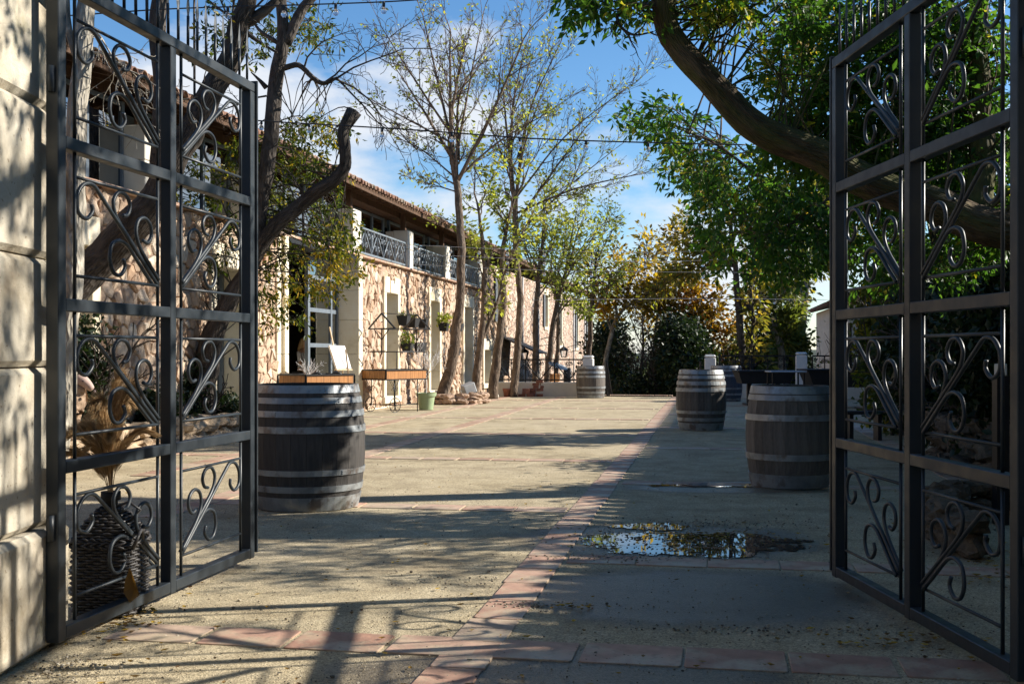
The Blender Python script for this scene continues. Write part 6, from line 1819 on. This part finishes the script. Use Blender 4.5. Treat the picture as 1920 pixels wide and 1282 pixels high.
t.sprays([(385, 330, 50, 70, 26), (400, 430, 60, 80, 42), (440, 300, 40, 40, 22), (500, 350, 40, 110, 72), (560, 300, 60, 70, 66), (580, 250, 60, 50, 36), (610, 350, 45, 50, 22), (625, 430, 50, 55, 60), (600, 495, 50, 60, 34), (640, 490, 35, 40, 22), (520, 460, 45, 55, 20), (500, 560, 25, 70, 26), (545, 520, 30, 60, 22), (350, 480, 30, 60, 14), (560, 590, 30, 20, 6), (640, 240, 25, 30, 6),
          (545, 55, 45, 40, 26), (590, 50, 30, 45, 22), (505, 40, 30, 50, 16), (540, 215, 15, 40, 4)], 18.55, 19.9, 0.30, [wA, wB, wC, wD], 0.35)
finish(t, e, 'bark_dark')
fol(t, e, 'crown', 'ash_turning', 0.105, (10, 14), spread=0.05, wid=0.2, droop=0.35)

# 5. big leaning trunk crossing behind the open gate leaf
e = new_tree('leaning_tree', 'thick dark trunk leaning across the house front behind the sunlit gate leaf', (-6.6, 13.6, 0.1))
t = Tree(); Y = 14.0
wE, rE = t.limb([Vector((-6.45, 13.9, 0.1)), P(60, 610, 13.9), P(130, 548, Y), P(200, 478, Y), P(262, 400, Y), P(300, 345, Y), P(340, 268, Y), P(385, 195, Y), P(425, 115, Y), P(445, 60, Y), P(462, 10, Y), P(470, -60, Y)], 0.27, 0.11, 12, 4, 0.07, [0.30, 0.26, 0.235, 0.225, 0.21, 0.19, 0.17, 0.155, 0.14, 0.13, 0.11, 0.09])
t.limb(PP((300, 340, Y), (302, 200, Y), (298, 60, Y), (305, -60, Y)), 0.13, 0.09, 9, 4)
t.limb(PP((450, 50, Y), (490, 25, Y), (520, 0, Y)), 0.08, 0.05, 7, 4)
t.limb(PP((460, 60, Y), (485, 78, Y), (520, 100, Y)), 0.035, 0.015, 6, 3)
t.sprays([(415, 40, 40, 45, 14), (480, 90, 25, 30, 8), (400, 95, 25, 25, 5)], 13.5, 14.5, 0.2, [wE], 0.6)
t.sprays([(500, -200, 350, 160, 70)], 12.5, 15.5, 0.3, [wE], 0.2)
finish(t, e, 'bark_dark')
fol(t, e, 'crown', 'ash_turning', 0.085, (8, 12), spread=0.04, wid=0.21)
e = new_tree('slim_tree', 'slim pale trunk rising close behind the limestone gate pier', (P(105, 0, 12.2).x, 12.2, 0.1))
t = Tree(); Y = 12.2
t.limb([P(104, 880, Y), P(128, 600, Y), P(139, 430, Y), P(142, 280, Y), P(150, 130, Y), P(160, 40, Y), P(170, -80, Y)], 0.12, 0.09, 10, 4)
t.limb(PP((148, 120, Y), (130, 60, Y), (125, -40, Y)), 0.05, 0.03, 7, 3)
cb2 = dict(lv=3, n=[3, 3, 2], ang=45, lr=0.6, wand=0.24, up=-0.08, rmin=0.004)
for q in ((150, 100, (1, 0, 0.3), 0.8), (160, 40, (1, 0, -0.3), 0.9)): t.grow(P(q[0], q[1], Y), Vector(q[2]), q[3], 0.014, 0, cb2)
finish(t, e, 'bark_pale')

# 6. tall nearly bare trees along the wall
bare = dict(lv=5, n=[5, 5, 4, 3, 2], ang=30, lr=0.66, wand=0.13, up=0.05, rmin=0.0075)
def tall_tree(name, label, path, rad, Y, limbs, leafm, keep, per, cfg, bark='bark_brown', leaf=0.16, group=None, spread=0.2):
    b = P(path[0][0], 0, Y); e = new_tree(name, label, (b.x, Y, 0), group=group)
    t = Tree(); p0 = [P(a, c, Y) for a, c in path]; rad = [r_ * 0.62 for r_ in rad]; limbs = [(*l_[:5], l_[5] * 0.62) for l_ in limbs]
    if name != 'court_tree': p0[0].z = -0.02
    w, r = t.limb(p0, rad[0], rad[-1], 10, 5, 0.06, rad)
    t.spawn(w[len(w) // 2:], r[len(r) // 2:], (w[-1] - w[0]).length * 0.18, 1, cfg, 0.3, 5)
    t.grow(w[-1], w[-1] - w[-2], (w[-1] - w[0]).length * 0.22, r[-1] * 0.9, 1, cfg)
    for (ax, ay, tx, ty, dy, rr) in limbs:
        a = P(ax, ay, Y); b2 = P(tx, ty, Y + dy)
        if name == 'tall_bare_tree': b2 = a + (b2 - a) * 1.16
        L = (b2 - a).length
        mid = a.lerp(b2, 0.5) + Vector((random.gauss(0, 0.04) * L, random.gauss(0, 0.05) * L, 0.03 * L))
        ww, rr_ = t.limb([a, mid, b2], rr, rr * 0.35, 7, 5, 0.05)
        t.spawn(ww, rr_, L * 0.36, 1, cfg, 0.15, 6 if name == 'tall_bare_tree' else 8)
        t.grow(ww[-1], (b2 - mid), L * 0.25, rr * 0.33, 2, cfg)
    finish(t, e, bark)
    fol(t, e, 'crown', leafm, leaf, per, spread=spread, keep=keep, wid=0.26)
    return e, t
tall_tree('tall_bare_tree', 'tall almost leafless tree rising from the ring of stones', [(826, 745), (850, 660), (863, 560), (866, 470), (860, 380), (850, 300), (843, 255)], [0.29, 0.24, 0.20, 0.185, 0.165, 0.15, 0.12], 31.6,
    [(850, 300, 770, 170, 0.5, 0.085), (846, 270, 845, 90, -0.6, 0.085), (846, 262, 800, 60, 0.8, 0.07), (858, 340, 965, 110, -0.4, 0.10), (860, 300, 905, 120, 1.0, 0.075), (862, 330, 1000, 230, 0.3, 0.06), (856, 290, 900, 60, 0.5, 0.06), (850, 330, 775, 270, 0.2, 0.04), (856, 360, 790, 340, -0.5, 0.035), (845, 250, 740, 90, -0.3, 0.06), (862, 420, 800, 405, 0.4, 0.02), (850, 270, 720, 200, 0.3, 0.05)],
    'spring_green', 0.2, (1, 2), dict(bare, lv=5, n=[5, 4, 3, 3, 2], rmin=0.006), leaf=0.12)
tall_tree('tall_bare_tree', 'tall forked tree with thin spring green leaves near the cream terrace wall', [(963, 742), (970, 660), (975, 560), (968, 480), (966, 400), (960, 330), (955, 280)], [0.22, 0.19, 0.17, 0.155, 0.145, 0.12, 0.09], 36.0,
    [(960, 330, 945, 170, 0.5, 0.08), (965, 400, 1000, 230, -0.5, 0.09), (968, 420, 1080, 265, 0.3, 0.085), (968, 400, 1175, 335, -0.3, 0.065), (962, 350, 905, 210, 0.8, 0.06), (966, 380, 1040, 120, 0.5, 0.075), (958, 300, 980, 120, 0, 0.07), (966, 430, 890, 310, 0.4, 0.045), (968, 370, 1150, 190, 0.4, 0.055), (968, 460, 1060, 380, 0.2, 0.04), (968, 440, 1130, 300, 0.6, 0.05)],
    'spring_green', 0.3, (1, 3), dict(bare, lv=5, n=[5, 4, 3, 3, 2], rmin=0.006), leaf=0.13)
# leaning trunks beside them
sm = dict(lv=3, n=[4, 4, 3], ang=34, lr=0.66, wand=0.17, up=0.05, rmin=0.007, midtips=True)
for lab, path, rad, Y, lm in (('leaning brown trunk nearest the ring of stones, forked low', [(888, 748), (895, 690), (901, 640), (905, 580), (908, 510), (902, 440), (895, 380)], [0.22, 0.19, 0.16, 0.14, 0.12, 0.09, 0.05], 33.5, [(902, 640, 946, 510, 0.3, 0.10), (946, 512, 1000, 400, 0.2, 0.06), (905, 520, 870, 430, 0.2, 0.04), (897, 400, 930, 320, 0.2, 0.03)]),
                         ('leaning brown trunk with a grey boulder at its foot', [(925, 747), (929, 690), (936, 640), (944, 560), (942, 480), (955, 400), (985, 330)], [0.26, 0.24, 0.20, 0.16, 0.12, 0.08, 0.04], 34.5, [(943, 540, 900, 450, 0.3, 0.05), (943, 500, 1000, 410, 0.2, 0.05), (948, 450, 930, 370, 0.2, 0.03)])):
    tall_tree('leaning_trunk_tree', lab, path, rad, Y, lm, 'spring_green', 0.9, (2, 5), sm, leaf=0.17)
# trees of the lower court behind the black railing
ct = dict(lv=3, n=[5, 5, 3], ang=40, lr=0.66, wand=0.18, up=0.03, rmin=0.008, midtips=True)
for lab, path, rad, Y, lm, mt in (('slender court tree with two close stems behind the railing, light green crown', [(1003, 790), (1004, 650), (1008, 560), (1012, 500), (1020, 430)], [0.2, 0.17, 0.15, 0.12, 0.06], 40.0, [(1010, 540, 975, 440, 0, 0.07), (1012, 520, 1045, 420, 0.5, 0.07), (1016, 460, 1030, 360, 0, 0.05), (1008, 560, 1060, 480, 0.3, 0.05), (1008, 500, 950, 420, 0.3, 0.05)], 'spring_green'),
                     ('court tree leaning right behind the railing, yellow green crown', [(1020, 790), (1026, 700), (1038, 600), (1052, 540), (1075, 470)], [0.22, 0.19, 0.16, 0.12, 0.05], 41.0, [(1045, 570, 1040, 440, 0.2, 0.07), (1052, 540, 1110, 450, 0, 0.07), (1058, 520, 1080, 400, 0.6, 0.06), (1040, 600, 1115, 530, 0.2, 0.05), (1060, 510, 1130, 420, 0.4, 0.05)], 'spring_green'),
                     ('court tree beside the tipped round table top, pale green crown', [(1040, 790), (1043, 690), (1047, 620), (1045, 560), (1040, 500)], [0.16, 0.14, 0.12, 0.10, 0.05], 43.0, [(1045, 590, 1080, 500, 0, 0.06), (1044, 560, 1005, 470, 0, 0.06), (1042, 530, 1060, 420, 0.3, 0.06), (1046, 570, 1100, 580, 0.2, 0.05)], 'spring_green'),
                     ('straight pale court tree behind the sunlit pillar with a turning crown', [(1103, 790), (1104, 690), (1108, 600), (1112, 540), (1120, 470)], [0.19, 0.17, 0.15, 0.11, 0.05], 44.0, [(1108, 590, 1160, 520, 0, 0.07), (1110, 560, 1070, 480, 0, 0.06), (1115, 510, 1150, 430, 0, 0.06), (1112, 540, 1185, 490, 0.5, 0.05), (1109, 600, 1090, 560, 0.5, 0.04)], 'olive_green')):
    tall_tree('court_tree', lab, path, rad, Y, lm, mt, 1.0, (3, 6), ct, 'bark_brown', 0.16, None, 0.35)
tall_tree('court_tree', 'slanting plane tree with yellow leaves beside the gap of sky', [(1118, 800), (1133, 690), (1146, 625), (1165, 585), (1205, 560)], [0.20, 0.17, 0.14, 0.10, 0.05], 46.0,
    [(1146, 620, 1120, 560, 0, 0.06), (1155, 600, 1160, 500, 0, 0.07), (1165, 585, 1240, 530, 0.3, 0.06), (1170, 580, 1210, 480, 0.6, 0.06), (1160, 595, 1110, 500, 0.5, 0.05), (1175, 575, 1265, 590, 0.2, 0.03)], 'plane_gold', 1.0, (5, 9), ct, 'bark_pale', 0.24, None, 0.4)
tall_tree('court_tree', 'double stemmed dark plane tree in front of the orange foliage', [(1398, 800), (1394, 690), (1385, 590), (1380, 520), (1372, 450), (1366, 400)], [0.28, 0.24, 0.20, 0.17, 0.12, 0.09], 40.5,
    [(1404, 740, 1412, 600, 0.1, 0.24), (1412, 605, 1418, 500, 0.1, 0.16), (1418, 500, 1480, 425, 0.1, 0.10), (1418, 505, 1408, 400, 0.3, 0.10), (1380, 500, 1330, 470, 0.2, 0.09), (1372, 465, 1280, 445, 0.2, 0.07), (1376, 500, 1270, 500, 0.5, 0.06), (1368, 420, 1330, 340, 0.3, 0.08), (1416, 480, 1440, 360, 0.3, 0.08), (1330, 480, 1240, 540, 0.4, 0.05), (1380, 520, 1300, 420, 0.8, 0.06), (1480, 430, 1540, 360, 0.3, 0.06)],
    'plane_brown', 1.0, (5, 9), ct, 'bark_dark', 0.24, None, 0.45)
tall_tree('court_tree', 'pale crooked plane tree with bright yellow green leaves behind the shaded pillar', [(1478, 800), (1466, 690), (1462, 650), (1448, 610), (1430, 575)], [0.30, 0.26, 0.20, 0.14, 0.08], 44.0,
    [(1462, 655, 1480, 600, 0, 0.10), (1448, 610, 1400, 560, 0.3, 0.09), (1455, 620, 1460, 520, 0.4, 0.10), (1462, 640, 1490, 575, 0.2, 0.08), (1460, 560, 1520, 480, 0.3, 0.07), (1440, 590, 1420, 490, 0.5, 0.06), (1465, 650, 1500, 640, 0.2, 0.05), (1450, 620, 1400, 640, 0.2, 0.04), (1466, 680, 1390, 680, 0.3, 0.04)], 'olive_green', 1.0, (8, 13), dict(ct, n=[6, 5, 3]), 'bark_pale', 0.22, None, 0.45)
tall_tree('court_tree', 'tree with orange brown autumn crown right of the dark bushes', [(1345, 800), (1338, 720), (1325, 640), (1315, 590)], [0.18, 0.15, 0.11, 0.05], 46.0,
    [(1335, 700, 1270, 620, 0, 0.07), (1332, 680, 1370, 610, 0, 0.07), (1325, 640, 1300, 560, 0.3, 0.07), (1325, 640, 1350, 560, 0.2, 0.07), (1335, 700, 1385, 660, 0.3, 0.06), (1330, 670, 1240, 590, 0.6, 0.06), (1338, 720, 1290, 670, 0.5, 0.05), (1320, 600, 1260, 560, 0.2, 0.05)], 'maple_orange', 1.0, (9, 13), dict(ct, n=[6, 5, 3]), 'bark_dark', 0.20, None, 0.45)
tall_tree('court_tree', 'tall broad tree with rusty yellow crown high behind the long railing', [(1500, 800), (1503, 650), (1512, 520), (1518, 430)], [0.30, 0.26, 0.2, 0.1], 52.0,
    [(1510, 560, 1460, 470, 0, 0.12), (1530, 500, 1590, 410, 0, 0.12), (1525, 480, 1480, 390, 0, 0.10), (1522, 440, 1560, 360, 0.5, 0.09), (1530, 480, 1600, 450, 0.5, 0.07), (1525, 480, 1440, 440, 1, 0.08), (1510, 540, 1490, 550, 1.0, 0.08), (1506, 600, 1460, 540, 0.5, 0.08), (1530, 520, 1570, 480, 0.5, 0.08)], 'plane_brown', 1.0, (9, 14), dict(ct, n=[6, 5, 3]), 'bark_pale', 0.26, None, 0.6)
tall_tree('court_tree', 'yellow crowned plane tree low behind the half sunlit barrel', [(1215, 800), (1222, 700), (1232, 600), (1240, 520)], [0.2, 0.17, 0.12, 0.05], 55.0,
    [(1225, 660, 1180, 560, 0, 0.08), (1232, 600, 1290, 510, 0, 0.08), (1236, 560, 1210, 450, 0, 0.08), (1240, 520, 1270, 420, 0.5, 0.07), (1232, 600, 1170, 480, 1, 0.06)], 'plane_gold', 0.8, (4, 7), ct, 'bark_pale', 0.25, None, 0.5)
tall_tree('court_tree', 'thin grey leafless tree against the pale gap of sky', [(1196, 800), (1200, 720), (1206, 650), (1204, 600)], [0.14, 0.12, 0.09, 0.05], 50.0,
    [(1203, 690, 1240, 610, 0, 0.05), (1205, 650, 1180, 590, 0, 0.05), (1204, 610, 1215, 560, 0, 0.04), (1202, 700, 1170, 630, 0, 0.04), (1200, 720, 1235, 660, 0, 0.04)], 'olive_green', 0.12, (1, 3), dict(ct, lv=4, n=[4, 4, 3, 2]), 'bark_dark', 0.15)

def bushy(name, label, px0, px1, pytop, Y, zb, material, n, leaf, depth=2.0, cat='bush', trunk=True, seed=0, dens=1.0):
    """shrub: clumped leaves on upright stems"""
    a, b = P(px0, 0, Y).x, P(px1, 0, Y).x; zt_ = P(0, pytop, Y).z; cx_ = (a + b) / 2; w = (b - a) / 2; h = zt_ - zb
    e = tag(empty(name, (cx_, Y, zb)), label, cat)
    t = Tree(); cfg_ = dict(lv=2, n=[6, 5], ang=38, lr=0.6, wand=0.2, up=0.05, rmin=0.008)
    k = max(5, int(w * 3))
    for i in range(k):
        x = random.uniform(-w, w) * 0.7; y = random.uniform(-depth, depth) * 0.5
        t.grow(Vector((x, y, -0.05)), Vector((x / (w + .1) * 0.25, random.gauss(0, 0.1), 1)), h * random.uniform(0.55, 0.75), 0.035, 0, cfg_)
    t.mb.build('stems', 'bark_dark', e)
    K = int(n / 26); C = []; rnd = []
    for _ in range(K):
        while True:
            u = RNG.uniform(-1, 1, 3)
            r = np.linalg.norm(u)
            if r < 1: break
        u = u / (r + 1e-6) * r ** 0.45
        lob = 1 + 0.30 * mnoise.noise(Vector((u[0] * 2.2 + seed, u[1] * 2.2, u[2] * 2.2 + seed)))
        c = np.array([u[0] * w * lob, u[1] * depth * lob, h * (0.52 + 0.48 * u[2] * lob)])
        if c[2] < 0.05: c[2] = abs(c[2]) + 0.05
        C.append(c + RNG.normal(size=(26, 3)) * leaf * 1.5); rnd.append(np.clip(RNG.normal(0.45 + 0.5 * mnoise.noise(Vector(c) * 0.7), 0.2, 26), 0, 1))
    C = np.concatenate(C); D = RNG.normal(size=C.shape); D[:, 2] -= 0.2
    fill_leaves('leaves', C, D, leaf * (0.7 + 0.6 * RNG.random(len(C))), 0.28, material, e, rnd=np.concatenate(rnd))
    return e
bushy('evergreen_tree', 'dark evergreen at the end of the house beside the sky gap', 1112, 1172, 600, 52, -2.5, 'evergreen', 9000, 0.20, 2.2, 'tree', seed=1)
bushy('evergreen_bush', 'big dark bush right of the sky gap at the head of the stairs', 1232, 1285, 606, 44, -2.5, 'evergreen', 11000, 0.18, 2.0, seed=2)
bushy('evergreen_bush', 'big dark green bush behind the half sunlit barrel', 1245, 1325, 608, 42.5, -2.5, 'evergreen', 16000, 0.17, 2.0, seed=3)
bushy('evergreen_bush', 'low dark scrub below the sky gap behind the stairs', 1130, 1235, 708, 43.5, -2.5, 'evergreen', 7000, 0.16, 1.5, seed=4)
bushy('olive_bush', 'greyish green bush behind the black railing by the double trunk', 1340, 1440, 640, 47, -2.5, 'olive_green', 13000, 0.18, 2.0, seed=5)
bushy('olive_bush', 'yellow green bush between the shaded pillar and the white wall', 1440, 1495, 585, 50, -2.5, 'olive_green', 14000, 0.2, 2.0, seed=6)
bushy('shrub', 'shrub with yellowish leaves in shade behind the darker gate leaf', 1640, 1740, 480, 19.5, 0.0, 'ash_turning', 9000, 0.13, 1.1, seed=7)
bushy('shrub', 'dark twiggy shrub in the stone bed behind the gate middle upright', 1690, 1830, 500, 15.0, 0.3, 'evergreen', 9000, 0.12, 1.1, seed=8)
bushy('shrub', 'dark shrub at the edge of the view behind the gate hinge side', 1800, 1990, 420, 12.4, 0.3, 'evergreen', 9000, 0.11, 1.0, seed=9)
bushy('ivy_shrub', 'dark ivy shrub at the foot of the pruned tree in the stone bed', 322, 372, 690, 18.3, 0.25, 'evergreen', 5000, 0.075, 0.25, seed=10)
bushy('ivy_shrub', 'low dark ground cover right of the pruned tree trunk in the stone bed', 392, 452, 756, 18.9, 0.25, 'evergreen', 3600, 0.07, 0.25, seed=11)
bushy('ivy_shrub', 'low dark leafy plant in the stone bed behind the pampas plumes', 245, 330, 745, 16.8, 0.2, 'evergreen', 3600, 0.075, 0.25, seed=12)
bushy('ivy_shrub', 'dark green shrub beside the first cream window behind the gate leaf', 128, 168, 600, 14.3, 0.2, 'evergreen', 3000, 0.09, 0.25, seed=13)
# wooded land beyond
C = []; 
for k in range(420):
    a = math.radians(random.uniform(-40, 44)); r = random.uniform(85, 220); h = random.uniform(3.5, 6)
    c0 = np.array([r * math.sin(a), r * math.cos(a), -2.7 - 0.05 * max(0, r - 45)])
    n = 120; u = RNG.normal(size=(n, 3)); u /= np.linalg.norm(u, axis=1, keepdims=True)
    C.append(c0 + u * (h * 0.6, h * 0.6, h * 0.5) * RNG.random((n, 1)) ** 0.35 + (0, 0, h * 0.45))
C = np.concatenate(C); D = RNG.normal(size=C.shape)
o = fill_leaves('distant_woods', C, D, 1.1 + 0.8 * RNG.random(len(C)), 0.35, 'olive_green'); tag(o, 'far belt of greyish green woods below the terrace', 'woods', kind='stuff')

# unseen leaf mass behind the viewer, added to block sky and deepen the shade
C = []
for k in range(330):
    c0 = np.array([random.uniform(-22, 22), random.uniform(-15, -10.5), random.uniform(0.3, 7.5)])
    n = 60; C.append(c0 + RNG.normal(size=(n, 3)) * (0.9, 0.7, 0.7))
C = np.concatenate(C); D = RNG.normal(size=C.shape)
o = fill_leaves('sky_screen_woods', C, D, 0.5 + 0.3 * RNG.random(len(C)), 0.35, 'evergreen'); tag(o, 'dense dark leaf mass added behind the viewer to shut out sky light', 'woods', kind='stuff')

# unseen tree added over the entrance: its crown blocks sky to darken the shade
e = new_tree('sky_screen_tree', 'unseen broad tree added over the gateway to block sky light', (8.6, 0.5, 0))
t = Tree()
wm, _ = t.limb([(8.6, 0.5, 0), (8.4, 0.8, 2.5), (7.6, 1.2, 5.0), (6.0, 1.8, 6.8), (4.0, 2.4, 7.6), (1.5, 3.0, 8.0)], 0.30, 0.08, 10, 4)
wn, _ = t.limb([(8.4, 0.8, 3.0), (8.2, 2.8, 5.4), (7.6, 5.2, 6.8), (6.6, 7.4, 7.4)], 0.18, 0.06, 8, 4)
for k in range(460):
    p = Vector((random.uniform(-2.5, 9.5), random.uniform(-4, 8.5), random.uniform(6.3, 8.8)))
    if mnoise.noise(p * 0.7) < -0.12: continue
    d = Vector((random.gauss(0, 1), random.gauss(0, 1), random.gauss(-0.2, 0.4))).normalized()
    t.tips.append((p, p + d * 0.6, d))
    if k % 4 == 0:
        q = min(wm + wn, key=lambda c: (c - p).length_squared); t.mb.tube(bez([q, q.lerp(p, 0.5) + Vector((0, 0, 0.2)), p], 3), [0.03, 0.026, 0.022, 0.018, 0.014, 0.01, 0.008], 4, False, 0.5)
finish(t, e, 'bark_dark')
fol(t, e, 'crown', 'olive_green', 0.20, (10, 14), spread=0.15, wid=0.28, droop=0.3)

e = new_tree('sky_screen_tree', 'unseen very tall tree added beside the yard with a high crown blocking sky light', (9.2, 13.0, 0))
t = Tree()  # high canopy added out of view to hold back sky light and deepen shade
wm, _ = t.limb([(9.2, 13.0, 0), (9.1, 13.0, 4), (8.6, 12.8, 7.5), (6.5, 12.5, 9.5), (3.0, 12.0, 10.3)], 0.34, 0.08, 10, 4)
wn, _ = t.limb([(8.8, 12.9, 6.5), (8.0, 15.0, 9.0), (6.0, 17.0, 10.0)], 0.18, 0.06, 8, 4)
for k in range(520):
    p = Vector((random.uniform(-0.5, 9.5), random.uniform(7.5, 18.5), random.uniform(9.2, 11.2)))
    if mnoise.noise(p * 0.6) < -0.10: continue
    d = Vector((random.gauss(0, 1), random.gauss(0, 1), random.gauss(-0.2, 0.4))).normalized()
    t.tips.append((p, p + d * 0.6, d))
    if k % 5 == 0:
        q = min(wm + wn, key=lambda c: (c - p).length_squared); t.mb.tube(bez([q, q.lerp(p, 0.5) + Vector((0, 0, 0.2)), p], 3), [0.03, 0.026, 0.022, 0.018, 0.014, 0.01, 0.008], 4, False, 0.5)
finish(t, e, 'bark_dark')
fol(t, e, 'crown', 'olive_green', 0.22, (11, 15), spread=0.15, wid=0.28, droop=0.3)
